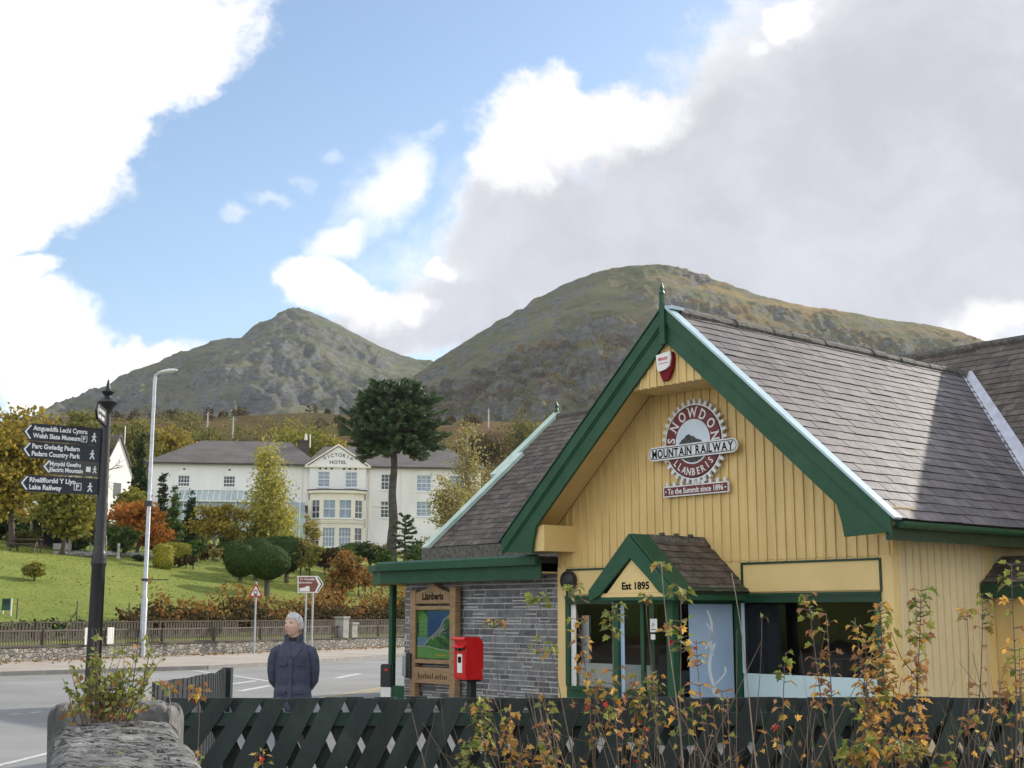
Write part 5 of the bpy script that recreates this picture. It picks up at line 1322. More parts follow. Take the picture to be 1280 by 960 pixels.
# woodland band behind the hotel: those one can tell apart
tree('oak_tree', 'wide domed green tree rising behind the hotel ridge', 'tree', 362, 186, 525, 600, 52, 'round', 'lf_yelgreen', 5200, .46, nb=14)
tree('oak_tree', 'yellow tree at the right shoulder of the domed tree behind the hotel', 'tree', 412, 190, 545, 610, 24, 'round', 'lf_gold', 2000, .45)
tree('oak_tree', 'brown-gold tree behind the hotel ridge between lamp post and birch', 'tree', 250, 196, 532, 600, 42, 'round', 'lf_olive', 3200, .5)
tree('oak_tree', 'russet tree behind the right end of the hotel roof', 'tree', 600, 240, 532, 610, 40, 'round', 'lf_brown', 2600, .6)
tree('oak_tree', 'olive brown tree on the hillside left of the station roof ridge', 'tree', 660, 260, 520, 600, 44, 'round', 'lf_olive', 2800, .65)
for px, Y, h, lab in ((-700, 34, 330, 'tall dark tree beyond the left edge, mirrored in the shop windows'), (-1050, 28, 300, 'broad dark tree farther beyond the left edge, mirrored in the shop windows'), (-420, 40, 380, 'dark roadside tree just outside the left edge of the view')):
    tree('lime_tree', lab, 'tree', px, Y, h, 740, 190, 'round', 'lf_dark', 4200, .5, nb=12)
# the bare tree and its twigs
def bare_tree(label, px, Y, top, half, seed):
    rs = np.random.default_rng(seed); p = at(px, 767, Y); gz = float(ground(p[0], Y)); zt = at(px, top, Y)[2]; h = zt - gz
    t = thing('bare_tree', label, 'tree', (p[0], Y, gz)); mb = MB()
    sp = half * Y / FPX
    def grow(a, d, L, r, lev):
        d = d / np.linalg.norm(d); pts = [a]; q = a.copy()
        for i in range(3):
            d = d + rs.normal(size=3) * .14; d /= np.linalg.norm(d); q = q + d * L / 3; pts.append(q)
        mb.tube(pts, [r, r * .85, r * .7, r * .55], 4 if lev > 1 else 7, cap=False)
        if lev < 5:
            for _ in range(3 if lev < 4 else 4):
                nd = d + rs.normal(size=3) * .55; nd[2] += .15; f = pts[rs.integers(1, 4)]
                grow(f, nd, L * rs.uniform(.55, .78), r * .60, lev + 1)
    grow(np.array([p[0], Y, gz]), np.array([0, 0, 1.0]), h * .36, .30, 0)
    mb.build('limbs', M['twig_pale'], t)
    rs2 = rs
    V = np.array(mb.v)
    hi = V[V[:, 2] > gz + h * .55]
    c = hi[rs.choice(len(hi), 380)] + rs.normal(size=(380, 3)) * .25
    np_mesh('leaves', leaves(c, .26, rs), 4, M['lf_rust'], t)
    return t
bare_tree('nearly bare grey-brown tree rising above the golden maples', 42, 104, 478, 45, 3)

# clipped domes and box shrubs
def clipped(label, px, Y, top, bottom, half, leaf, seed, kind='dome', group=None, name='topiary', stem=True):
    rs = np.random.default_rng(seed); p = at(px, 767, Y); gz = float(ground(p[0], Y)); zt = at(px, top, Y)[2]; zb = max(at(px, bottom, Y)[2], gz + .02); r = half * Y / FPX
    t = thing(name, label, 'topiary', (p[0], Y, gz), group)
    nu, nv_ = 34, 40; P_ = np.zeros((nu, nv_ + 1, 3)); rz = (zt - zb) / 2
    for i in range(nu):
        a = math.pi * i / (nu - 1); ct, st_ = math.cos(a), math.sin(a)
        for j in range(nv_ + 1):
            b = 2 * math.pi * (j % nv_) / nv_
            w = st_
            if kind == 'dome': w = st_ ** .8 * (1.0 if ct > -.2 else 1.0 - .2 * (-.2 - ct)); 
            if kind == 'box': w = st_ ** .45
            zz = ct if kind != 'box' else math.copysign(abs(ct) ** .6, ct)
            nx = .06 * (vnoise(b * 2.2 + seed, a * 3.1, seed) - .5) + .03 * (vnoise(b * 7, a * 7, seed + 1) - .5)
            P_[i, j] = (p[0] + r * w * math.cos(b) * (1 + nx), Y + r * w * math.sin(b) * (1 + nx), (zt + zb) / 2 + rz * zz * (1 + nx * .6))
    core = grid_mesh('body', P_, M['lf_dark' if leaf == 'lf_yew' else leaf], t)
    n = int(9000 * max(.3, r)) ; q = P_[rs.integers(1, nu - 1, n), rs.integers(0, nv_, n)]; c = np.array([p[0], Y, (zt + zb) / 2])
    d = (q - c) / np.array([r, r, rz]); d /= np.linalg.norm(d, axis=1)[:, None] + 1e-6
    q = q + rs.normal(size=q.shape) * .045 + d * .03
    nn = d + rs.normal(size=d.shape) * .30; nn /= np.linalg.norm(nn, axis=1)[:, None]
    a = np.cross(nn, rs.normal(size=nn.shape)); a /= np.linalg.norm(a, axis=1)[:, None]; b = np.cross(nn, a); s = .055 * rs.uniform(.6, 1.4, (n, 1))
    np_mesh('foliage', np.stack([q - a * s, q - b * s * .7, q + a * s, q + b * s * .7], 1).reshape(-1, 3), 4, M[leaf], t)
    if stem:
        mb = MB(); mb.tube([(p[0], Y, gz - .1), (p[0], Y, zb + .3)], r * .14, 7); mb.build('stem', M['bark'], t)
clipped('large clipped dark green dome nearest the road on the lawn', 333, 79, 684, 722, 26, 'lf_yew', 1)
clipped('clipped dark dome just left of the large one', 299, 83, 682, 719, 20, 'lf_yew', 2)
clipped('clipped dome peeping up behind the two big domes', 318, 86, 674, 704, 20, 'lf_yew', 3)
clipped('tall narrow clipped dome behind the large one', 342, 90, 672, 708, 17, 'lf_yew', 4)
clipped('clipped dome at the right end of the dark group', 357, 88, 672, 714, 20, 'lf_yew', 5)
clipped('small clipped dome under the hotel bay windows', 442, 112, 680, 700, 16, 'lf_green', 9, stem=False)
clipped('golden clipped square shrub nearest the lamp post', 201, 83, 682, 710, 11, 'lf_goldbox', 6, 'box', 'golden clipped shrubs', stem=False)
clipped('golden clipped square shrub behind the nearest one', 212, 87, 680, 706, 9, 'lf_goldbox', 7, 'box', 'golden clipped shrubs', stem=False)
clipped('golden clipped square shrub at the right end of the golden group', 223, 89, 681, 704, 12, 'lf_goldbox', 8, 'box', 'golden clipped shrubs', stem=False)

# hedge bank at the foot of the lawn and undergrowth
rs = np.random.default_rng(77)
def strip_cloud(n, t0, t1, n0, n1, h):
    t = rs.uniform(t0, t1, n); q = rs.uniform(n0, n1, n); lump = .45 + .9 * vnoise(t * .55, q * .5, 3)
    z = rs.random(n) ** .7 * h * lump
    x = WA[0] + WD[0] * t + WN[0] * q; y = WA[1] + WD[1] * t + WN[1] * q
    return np.stack([x, y, ground(x, y) + z], -1)
t1h = t_at_px(165, 6)
o = np_mesh('hedge', leaves(strip_cloud(14000, t1h, 40, 5.2, 7.2, 1.25), .2, rs), 4, M['lf_brown'], loc=wloc(10, 6, 1)); tag(o, 'ragged brown hedge along the foot of the lawn behind the railings', 'hedge')
o = np_mesh('hedge', leaves(strip_cloud(5200, t1h + 2, 40, 5.6, 7.8, 1.9), .2, rs), 4, M['lf_rust'], loc=wloc(20, 7, 1)); tag(o, 'taller orange-green growth showing through the brown hedge', 'hedge')
o = np_mesh('ivy', leaves(strip_cloud(5200, -25, t1h + 2, 4.9, 6.4, .55), .18, rs), 4, M['lf_dark'], loc=wloc(-10, 6, 1)); tag(o, 'dark ivy edging below the open lawn left of the lamp post', 'ivy')
n = 1500; t_ = rs.uniform(-20, 40, n); q_ = -np.abs(rs.normal(size=n)) * .9 - .05
o = np_mesh('fallen_leaves', leaves(np.stack([WA[0] + WD[0] * t_ + WN[0] * q_, WA[1] + WD[1] * t_ + WN[1] * q_, np.full(n, .135)], -1), .13, rs, 3.0), 4, M['lf_rust'], loc=wloc(10, -.5, .12)); tag(o, None, None, None, 'stuff')
n = 1600; x = rs.uniform(-38, -8, n); y = rs.uniform(60, 100, n); k = wn(x, y); ok = (k > 8) & (k < 33); x, y = x[ok], y[ok]
o = np_mesh('fallen_leaves', leaves(np.stack([x, y, ground(x, y) + .03], -1), .13, rs, 3.0), 4, M['lf_gold'], loc=(-20, 80, 4)); tag(o, None, None, None, 'stuff')
# grass blades catching light over the bank
x = rs.uniform(-40, 6, 60000); y = rs.uniform(50, 105, 60000); k = wn(x, y); ok = (k > 7) & (k < 34); x, y = x[ok], y[ok]
n = len(x); z = ground(x, y); hgt = rs.uniform(.02, .055, n); a = rs.uniform(0, 6.28, n); w = rs.uniform(.02, .05, n)
V = np.stack([np.stack([x - np.cos(a) * w, y - np.sin(a) * w, z - .01], -1), np.stack([x + np.cos(a) * w, y + np.sin(a) * w, z - .01], -1), np.stack([x + rs.normal(size=n) * .06, y + rs.normal(size=n) * .06, z + hgt], -1)], 1).reshape(-1, 3)
M['blade'] = leafmat('grass_blade', [(0.16, 0.24, 0.03), (0.22, 0.29, 0.035), (0.27, 0.29, 0.05), (0.13, 0.20, 0.025)], .35)
o = np_mesh('grass', V, 3, M['blade'], loc=(0, 0, 0)); tag(o, kind='stuff')

# monkey puzzle trees
def puzzle_tree(label, px, Y, top, bottom, half, trunk_r, nbr, seed, small=False):
    rs = np.random.default_rng(seed); p = at(px, 767, Y); gx = p[0]; gz = float(ground(gx, Y)); zt = at(px, top, Y)[2]; zb = at(px, bottom, Y)[2]; r = half * Y / FPX
    t = thing('monkey_puzzle_tree', label, 'tree', (gx, Y, gz))
    mb = MB(); k = 26
    path = [np.array([gx + .06 * math.sin(i * .9), Y, gz - .2 + (zt - gz) * .96 * i / k]) for i in range(k + 1)]
    mb.tube(path, [trunk_r * (1.25 if i == 0 else 1.06 - .72 * i / k) * (1 + .05 * (i % 2)) for i in range(k + 1)], 12); mb.build('trunk', M['bark_puzzle'], t, smooth=True)
    quads = []; wood = MB()
    def rope(pts, rad):
        """a branch clothed in overlapping stiff pointed leaves"""
        pts = np.array(pts); L = 0
        for i in range(len(pts) - 1):
            a, b = pts[i], pts[i + 1]; d = b - a; l = np.linalg.norm(d); d = d / l
            s = np.cross(d, (0.3, .2, 1)); s /= np.linalg.norm(s); u = np.cross(s, d); m = max(3, int(l / (rad * .62)))
            for q in range(m):
                for w in range(5):
                    an = 2 * math.pi * (w / 5 + q * .13) + rs.normal() * .2; o_ = s * math.cos(an) + u * math.sin(an); tg_ = -s * math.sin(an) + u * math.cos(an)
                    c = a + d * l * q / m + o_ * rad * .35; e = c + o_ * rad * 1.0 + d * rad * 1.5
                    quads.extend([c - tg_ * rad * .42, (c + e) / 2 - tg_ * rad * .4 - d * rad * .1, e, (c + e) / 2 + tg_ * rad * .4 + o_ * rad * .1])
    H_ = zt - zb
    for i in range(nbr):
        f = (i + rs.random()) / nbr; z0 = zb + H_ * (.12 + .78 * f); az = i * 2.399 + rs.normal() * .3
        reach = r * max(.12, 1 - (max(0, f - .08) / .92) ** 2.8) ** .6 * rs.uniform(.74, 1.06)
        if f < .25: reach *= .72 + 1.1 * f
        drop = (-.62 + 1.15 * f) * reach * .62 + (.04 * H_)
        a = np.array([gx, Y, z0]); hd = np.array([math.cos(az), math.sin(az), 0])
        pts = [a, a + hd * reach * .35 + (0, 0, drop * .15 + .12 * reach * .3), a + hd * reach * .7 + (0, 0, drop * .55), a + hd * reach + (0, 0, drop + .10 * reach)]
        wood.tube(pts, [.07, .06, .05, .03], 5, cap=False)
        rope(pts[1:], .15 if not small else .08)
        side = np.array([-hd[1], hd[0], 0])
        for q in range(8 if not small else 4):
            g = rs.uniform(.38, .95); b = a + hd * reach * g + (0, 0, drop * g ** 1.6); sg = rs.choice([-1, 1]); l = reach * rs.uniform(.22, .42)
            e1 = b + (hd * .6 + side * sg * .8) * l * .55 + (0, 0, l * .02); e2 = e1 + (hd * .7 + side * sg * .4) * l * .5 + (0, 0, l * rs.uniform(-.05, .28))
            rope([b, e1, e2], .14 if not small else .075)
    wood.build('limbs', M['bark_puzzle'], t)
    np_mesh('foliage', np.array(quads), 4, M['lf_puzzle'], t)
puzzle_tree('tall monkey puzzle tree with a dense dark crown on a bare ringed trunk', 489, 100, 474, 574, 66, .40, 96, 5)
puzzle_tree('young monkey puzzle tree at the foot of the tall one', 505, 96, 640, 700, 21, .09, 26, 6, True)

# woods far off on the hillside, one mass each
def far_wood(name, label, X0, X1, Y0_, Y1_, n, h, leaf, seed, size=1.1, hfun=None):
    rs = np.random.default_rng(seed); V = []
    x = rs.uniform(X0, X1, n); y = rs.uniform(Y0_, Y1_, n)
    keep = fbm(x * .02, y * .02, seed, 3) > .40; x, y = x[keep], y[keep]
    z = hfun(x, y) if hfun else ground(x, y) - .4
    cs = []
    for a, b, c in zip(x, y, z):
        hh = h * rs.uniform(.6, 1.35); r = hh * rs.uniform(.5, .8)
        k = rs.integers(90, 150); d = rs.normal(size=(k, 3)); d /= np.linalg.norm(d, axis=1)[:, None]; d[:, 2] = np.abs(d[:, 2])
        cs.append(np.array([a, b, c]) + d * np.array([r, r, hh]) * rs.uniform(.7, 1.0, (k, 1)))
    o = np_mesh(name, leaves(np.concatenate(cs), size, rs), 4, M[leaf], loc=(0, Y0_, 0)); tag(o, label, None, None, 'stuff'); return o
def on(objname):
    """height lookup on a built terrain by casting down"""
    ob = bpy.data.objects[objname]; me = ob.data; from mathutils.bvhtree import BVHTree
    tree_ = BVHTree.FromPolygons([v.co for v in me.vertices], [p.vertices for p in me.polygons])
    def f(x, y):
        out = []
        for a, b in zip(x, y):
            h = tree_.ray_cast(Vector((a, b, 900)), Vector((0, 0, -1)))[0]; out.append(h.z if h else -50)
        return np.array(out)
    return f
hn = on('near_hill'); hm = on('moor')
both = lambda x, y: np.maximum(hn(x, y), hm(x, y)) - .5
far_wood('woodland', 'autumn wood covering the lower slope of the right hill', -90, 80, 740, 885, 520, 5.5, 'lf_scrub', 1, 1.15, both)
far_wood('woodland', 'olive scrub mixed into the wood on the right hill', -110, 85, 700, 870, 260, 5, 'lf_olive', 2, 1.1, both)
far_wood('woodland', 'pale gold trees scattered in the wood on the right hill', -70, 60, 780, 900, 46, 5, 'lf_rust', 3, 1.1, both)
far_wood('woodland', 'band of olive trees on the moor behind the hotel', -150, 40, 215, 330, 150, 5, 'lf_olive', 4, .6, hm)
far_wood('woodland', 'gold trees in the band on the moor behind the hotel', -150, -40, 210, 290, 80, 4.6, 'lf_gold', 5, .6, hm)
far_wood('woodland', 'dark scrub along the moor top', -130, 60, 330, 480, 130, 2.6, 'lf_brown', 6, .7, hm)
# ------------------------------------------------------------------ sign roundel on the gable
sg = thing('station_sign', 'maroon and white cogwheel name sign on the yellow gable', 'sign', B((-.08, -.05, 3.5)))
sx, sz = -.09, 4.26; Y0s = -.045
def SF(x, z, y): return B((sx + x, y, sz + z))
def disc(mb, r, y0, y1, n=64, m=0):
    pts = [(sx + r * math.cos(2 * math.pi * i / n), y0, sz + r * math.sin(2 * math.pi * i / n)) for i in range(n)]
    mb.prism(pts, (0, y1 - y0, 0), m)
mb = MB(B)
nt_ = 34; pts = []
for i in range(nt_):
    a0 = 2 * math.pi * i / nt_; da = 2 * math.pi / nt_
    for f, r in ((0.0, .565), (.06, .635), (.44, .635), (.5, .565)):
        a = a0 + da * f; pts.append((sx + r * math.cos(a), -.10, sz + r * math.sin(a)))
mb.prism(pts, (0, .045, 0)); gear = mb.build('cogwheel', M['ivory'], sg)
mb = MB(B); disc(mb, .542, -.104, -.101); mb.build('dark_ring', M['ink'], gear)
mb = MB(B); disc(mb, .530, -.110, -.105); mb.build('maroon_disc', M['maroon'], gear)
mb = MB(B); disc(mb, .335, -.115, -.1105, 48); mb.build('inner_rim', M['ivory'], gear)
mb = MB(B); disc(mb, .318, -.119, -.1155, 48); mb.build('sky_disc', M['pale_sky'], gear)
mb = MB(B)
prof = [(-.305, -.07), (-.27, -.02), (-.22, .03), (-.17, .06), (-.12, .10), (-.07, .115), (-.02, .085), (.03, .07), (.09, .03), (.15, .015), (.21, -.03), (.26, -.05), (.305, -.08)]
pl = [(sx + a, -.1225, sz + b) for a, b in prof]
lowr = [(sx + .312 * math.cos(a), -.1225, sz + .312 * math.sin(a)) for a in np.linspace(math.radians(-15), math.radians(-165), 20)]
mb.prism(pl + lowr, (0, .003, 0)); mb.build('mountain_picture', M['rock_paint'], gear)
mb = MB(B)
def arc_text(s, r, a0, a1, h, inward=False, bold=.02, y=-.1125, cond=.82):
    n = len(s)
    for i, ch in enumerate(s):
        a = R(a0 + (a1 - a0) * i / (n - 1)); ca, sa = math.cos(a), math.sin(a)
        if not inward: T = lambda gx, gz, ca=ca, sa=sa: B((sx + ca * (r + gz) + sa * gx * cond, y, sz + sa * (r + gz) - ca * gx * cond))
        else: T = lambda gx, gz, ca=ca, sa=sa: B((sx + ca * (r - gz) - sa * gx * cond, y, sz + sa * (r - gz) + ca * gx * cond))
        m2 = MB(); V, F, w_l = letter_shape(ch, bold); m2.add([T((v[0] - w_l / 2) * h, v[1] * h) for v in V], F)
        arc_mb.add(m2.v, m2.f)
arc_mb = MB()
arc_text('SNOWDON', .358, 174, 6, .152); arc_text('LLANBERIS', .500, 222, 318, .105, True)
arc_mb.build('lettering', M['letter'], gear)
mb = MB(B)
pr_ = .105; w2 = .875; pz_ = -.13
def stadium(w, r, n=10): return [(w - r + r * math.cos(a), r * math.sin(a)) for a in np.linspace(-math.pi / 2, math.pi / 2, n)] + [(-w + r + r * math.cos(a), r * math.sin(a)) for a in np.linspace(math.pi / 2, 1.5 * math.pi, n)]
mb.prism([(sx + a, -.145, sz + pz_ + b) for a, b in stadium(w2, pr_)], (0, .022, 0)); plate = mb.build('name_plate', M['ivory'], sg)
mb = MB(B)
o_ = stadium(w2 - .022, pr_ - .022); i_ = stadium(w2 - .032, pr_ - .032)
for k in range(len(o_)):
    a, b, c, d = o_[k], o_[(k + 1) % len(o_)], i_[(k + 1) % len(o_)], i_[k]
    mb.poly([(sx + q[0], -.1475, sz + pz_ + q[1]) for q in (a, b, c, d)])
write_serif(mb, 'MOUNTAIN RAILWAY', sx, sz + pz_ - .062, .124, -.1475, 1.58, .028)
mb.build('lettering', M['ink'], plate)
mb = MB(B); lz = 3.555 - 4.26
mb.box(sx - .635, sx + .635, -.085, -.05, sz + lz - .085, sz + lz + .075); 
for k in range(9): 
    x = sx - .56 + k * .14
    if k not in (3,): mb.box(x - .025, x + .025, -.08, -.055, sz + lz + .076, sz + lz + .135)
lp = mb.build('motto_board', M['ivory'], sg)
mb = MB(B); mb.box(sx - .615, sx + .615, -.089, -.0855, sz + lz - .067, sz + lz + .057); mb.build('motto_field', M['maroon'], lp)
mb = MB(B); write(mb, 'To the Summit since 1896', sx, sz + lz - .044, .083, -.0915, width=1.08, bold=.025)
for s in (-1, 1): mb.box(sx + s * .58 - .012, sx + s * .58 + .012, -.0915, -.0905, sz + lz - .02, sz + lz + .004)
mb.build('lettering', M['letter'], lp)

# alarm box
M['alarm_red'] = pm('alarm_red', [(0.16, 0.006, 0.012)], 4, 0.6, spec=.2)
ab = thing('alarm_box', 'white and red burglar alarm box under the gable peak', 'alarm', B((0, -.72, 5.15)))
ax_ = B
mb = MB(B)
ol = [(-.15, 5.475), (.12, 5.50), (.13, 5.40), (.10, 5.285), (.03, 5.245), (-.10, 5.225), (-.135, 5.27)]
mb.prism([(a, -.81, b) for a, b in ol], (0, .03, 0)); mb.build('cover', M['white'], ab)
mb = MB(B)
mb.prism([(a, -.778, b) for a, b in [(-.145, 5.475), (.125, 5.50), (.15, 5.40), (.12, 5.24), (.05, 5.10), (-.05, 5.08), (-.10, 5.18), (-.135, 5.26)]], (0, .065, 0)); mb.build('sounder_body', M['alarm_red'], ab)
mb = MB(B); write(mb, 'emov', -.01, 5.385, .062, -.8125, width=.19, bold=.03); mb.box(-.10, .09, -.8125, -.8115, 5.335, 5.345); mb.build('lettering', M['red'], ab)
# round bulkhead lamp left of the porch
bl_ = thing('wall_lamp', 'round black bulkhead lamp on the yellow panel beside the stone wall', 'lamp', B((-2.84, -.05, 2.25)))
mb = MB(lambda p: B((-2.83 + p[0], -.10 - p[2], 2.27 + p[1])))
mb.lathe([(.15, -.065), (.16, -.02), (.155, .03), (.12, .06), (.05, .075), (.0, .078)], (0, 0, 0), 24); mb.build('housing', M['black'], bl_, smooth='auto')
mb = MB(B); mb.box(-2.9, -2.76, -.06, -.008, 2.22, 2.32); mb.build('bracket', M['black'], bl_)

# information board on the stone wall
ib = thing('information_board', 'carved wooden map board with a blue and green town map on the stone wall', 'notice board', B((-6.3, -.1, .3)))
bx0, bx1 = -7.02, -5.68
for x in (bx0, bx1 - .16): mb = MB(B); mb.bbox(x, x + .16, -.16, -.025, .1, 2.17 if x == bx0 else 2.22, .01); mb.build('post', M['carved'], ib)
mb = MB(B)
mb.prism([(bx0 + .16, -.14, 1.93), (bx1 - .16, -.14, 1.93), (bx1 - .16, -.14, 2.12), (-6.16, -.14, 2.19), (-6.35, -.14, 2.29), (-6.54, -.14, 2.19), (bx0 + .16, -.14, 2.12)], (0, .1, 0)); hb = mb.build('head_board', M['carved'], ib)
mb = MB(B); write(mb, 'Llanberis', -6.35, 2.0, .13, -.1425, width=.62, bold=.03); mb.build('lettering', M['carve_ink'], hb)
mb = MB(B); mb.box(bx0 + .16, bx1 - .16, -.15, -.04, 1.82, 1.885); mb.build('frame_rail', M['carved'], ib)
mb = MB(B); mb.box(bx0 + .16, bx1 - .16, -.15, -.04, .87, .94); mb.build('frame_rail', M['carved'], ib)
mb = MB(B); mb.box(bx0 + .16, bx1 - .16, -.15, -.04, .52, .80); fb_ = mb.build('foot_board', M['carved'], ib)
mb = MB(B)
for k in range(16):
    x = -6.76 + k * .053 + (.03 if k > 8 else 0); mb.poly([(x, -.1525, .60), (x + .022, -.1525, .60), (x + .030, -.1525, .60 + (.10 if k % 4 == 0 else .065)), (x + .008, -.1525, .60 + (.10 if k % 4 == 0 else .065))])
mb.build('lettering', M['carve_ink'], fb_)
def map_mat():
    m, nt, bs = nodes('map_print')
    n = noise_node(nt, 3.0, 3, .5, (1, 1, 1), 'Object'); n2 = noise_node(nt, 14, 4, .6)
    c = ramp(nt, n.outputs[0], [(0.05, 0.22, 0.05), (0.11, 0.34, 0.07), (0.035, 0.11, 0.045), (0.03, 0.15, 0.19)], [.36, .48, .55, .62])
    c = mixc(nt, mr(nt, n2.outputs[0], .52, .66, 0, .55), c, (0.02, 0.07, 0.03)); nt.links.new(c, bs.inputs['Base Color']); bs.inputs['Roughness'].default_value = .3; return m
M['map'] = map_mat()
M['map_blue'] = pm('map_water', [(0.035, 0.11, 0.27), (0.06, 0.17, 0.36)], 4, .3)
M['map_lake'] = pm('map_lake', [(0.16, 0.32, 0.50), (0.22, 0.38, 0.55)], 4, .3)
M['map_lime'] = pm('map_field', [(0.12, 0.40, 0.08), (0.20, 0.50, 0.12)], 6, .3)
M['map_line'] = pm('map_road', [(0.55, 0.56, 0.45)], 6, .3)
M['map_yellow'] = pm('map_yellow', [(0.65, 0.48, 0.05)], 6, .3)
mx0, mx1, mz0, mz1 = bx0 + .16, bx1 - .16, .945, 1.815
mb = MB(B); mb.box(mx0, mx1, -.10, -.07, mz0, mz1); mp_ = mb.build('map_panel', M['map'], ib)
def mp(a, b, y): return (mx0 + a * (mx1 - mx0), y, mz0 + b * (mz1 - mz0))
mb = MB(B); mb.poly([mp(a, b, -.103) for a, b in ((.30, .98), (.98, .98), (.80, .72), (.62, .52), (.40, .40), (.28, .52))]); mb.build('map_water', M['map_blue'], mp_)
mb = MB(B); mb.poly([mp(a, b, -.1035) for a, b in ((.02, .44), (.25, .46), (.36, .36), (.20, .26), (.02, .24))]); mb.build('map_lake', M['map_lake'], mp_)
mb = MB(B); mb.poly([mp(a, b, -.104) for a, b in ((0, .02), (1, .02), (1, .16), (.75, .20), (.5, .21), (.2, .27), (0, .24))]); mb.poly([mp(a, b, -.104) for a, b in ((.06, .46), (.30, .44), (.31, .84), (.24, .93), (.14, .94), (.06, .86))]); mb.build('map_field', M['map_lime'], mp_)
mb = MB(B)
def road(pts, w=.012):
    for (a, b), (c, d) in zip(pts[:-1], pts[1:]):
        l = math.hypot(c - a, d - b); nx, nz = -(d - b) / l * w, (c - a) / l * w
        mb.poly([mp(a - nx, b - nz, -.106), mp(c - nx, d - nz, -.106), mp(c + nx, d + nz, -.106), mp(a + nx, b + nz, -.106)])
rg = random.Random(3)
road([(.2, .27), (.34, .40), (.52, .50), (.66, .62), (.78, .80), (.97, .90)], .016); road([(.0, .25), (.3, .26), (.6, .21), (1, .17)], .012)
for k in range(17):
    a = rg.uniform(.32, .8); b = .28 + (a - .2) * .5 + rg.uniform(-.02, .05); an = rg.uniform(-.3, 1.4); l = rg.uniform(.08, .24); road([(a, b), (a + l * math.cos(an), b + l * math.sin(an) * .8)], .007)
for k in range(8):
    road([(.07 + .03 * k, .50), (.09 + .028 * k, .82)], .004) if k % 2 else road([(.07, .52 + .04 * k), (.29, .52 + .04 * k)], .004)
mb.build('map_road', M['map_line'], mp_)
mb = MB(B); mb.poly([mp(a, b, -.108) for a, b in ((.90, .82), (1.0, .82), (1.0, .90), (.90, .90))]); mb.poly([mp(a, b, -.108) for a, b in ((.55, .07), (.86, .07), (.86, .10), (.55, .10))]); mb.build('map_key', M['map_yellow'], mp_)
mb = MB(B); mb.poly([(mx0, -.125, mz0), (mx1, -.125, mz0), (mx1, -.125, mz1), (mx0, -.125, mz1)]); mb.build('cover_glass', M['clear'], ib)
# small silver bin fixed to the board's left post
cb = thing('cigarette_bin', 'small grey metal bin fixed beside the left post of the map board', 'bin', B((-7.18, -.1, .7)))
mb = MB(B); mb.bbox(-7.25, -7.07, -.17, -.02, .62, 1.02, .03); mb.build('body', M['galv'], cb); mb = MB(B); mb.bbox(-7.06, -6.93, -.22, -.165, .60, 1.05, .02); mb.build('ash_plate', M['black'], cb)

# red post box on its post
def pb_frame():
    # stands in front of the board, its door facing left along the facade
    o = np.array([at(586, 820, 20.6)[0], 20.6, 0]); a = R(37)
    return frame(o, (math.cos(a), math.sin(a), 0), (-math.sin(a), math.cos(a), 0))
PBF = pb_frame()
pb = thing('post_box', 'red pillar-mounted letter box in front of the wooden map board', 'post box', PBF((0, 0, 0)))
def pz2(py): return at(587, py, 20.6)[2]
zt_, zb_ = pz2(796), pz2(849)
mb = MB(PBF)
w_, d_ = .165, .31
# rounded-top body: door on the -x side
prof = [(-d_ / 2, zb_), (d_ / 2, zb_), (d_ / 2, zt_ - .13)] + [(d_ / 2 - .13 + .13 * math.cos(a), zt_ - .13 + .13 * math.sin(a)) for a in np.linspace(0.15, math.pi / 2, 7)] + [(-d_ / 2 - .03, zt_ - .0), (-d_ / 2 - .05, zt_ - .03), (-d_ / 2 - .05, zt_ - .05), (-d_ / 2, zt_ - .06)]
mb.prism([(a, -w_, b) for a, b in prof], (0, 2 * w_, 0)); body = mb.build('body', M['red'], pb)
mb = MB(PBF); x = -d_ / 2
mb.box(x - .014, x - .001, -w_ + .015, w_ - .015, zb_ + .02, zt_ - .27); dr = mb.build('door', M['red'], pb)
mb = MB(PBF); mb.box(x - .022, x - .015, -.07, .055, zb_ + .10, zb_ + .38); mb.build('time_plate', M['white'], dr)
mb = MB(PBF); mb.box(x - .024, x - .0222, -.05, .035, zb_ + .25, zb_ + .34); mb.box(x - .018, x - .0145, -.02, .02, zb_ + .42, zb_ + .46); mb.build('plate_print', M['ink'], dr)
mb = MB(PBF); mb.prism([(x - .002, -w_ + .02, zt_ - .10), (x - .06, -w_ + .02, zt_ - .15), (x - .06, -w_ + .02, zt_ - .165), (x - .002, -w_ + .02, zt_ - .13)], (0, 2 * w_ - .04, 0)); mb.box(x - .02, x - .001, -w_ + .01, w_ - .01, zt_ - .255, zt_ - .225); mb.build('slot_hood', M['red'], pb)
mb = MB(PBF); mb.box(x - .012, x - .0005, -w_ + .04, w_ - .04, zt_ - .20, zt_ - .166); mb.build('slot', M['black'], pb)
mb = MB(PBF); mb.box(.0, .10, -.06, .06, 0, zb_ - .002); mb.box(-.1, .16, -.1, .1, zb_ - .03, zb_ - .001); mb.build('pedestal', M['black'], pb)

# short bollard by the glazed corner
q = at(483, 845, 24.5)
bo = thing('bollard', 'black topped white bollard left of the glazed corner', 'bollard', (q[0], q[1], 0))
mb = MB(); zt2 = at(483, 830, 24.5)[2]; mb.bbox(q[0] - .10, q[0] + .10, q[1] - .10, q[1] + .10, zt2 - .40, zt2, .02); mb.build('head', M['black'], bo)
mb = MB(); mb.bbox(q[0] - .09, q[0] + .09, q[1] - .09, q[1] + .09, 0, zt2 - .401, .005); mb.build('stem', M['white'], bo)
mb = MB(); mb.box(q[0] - .03, q[0] + .03, q[1] - .108, q[1] - .1005, zt2 - .12, zt2 - .08); mb.build('reflector', M['red'], bo)

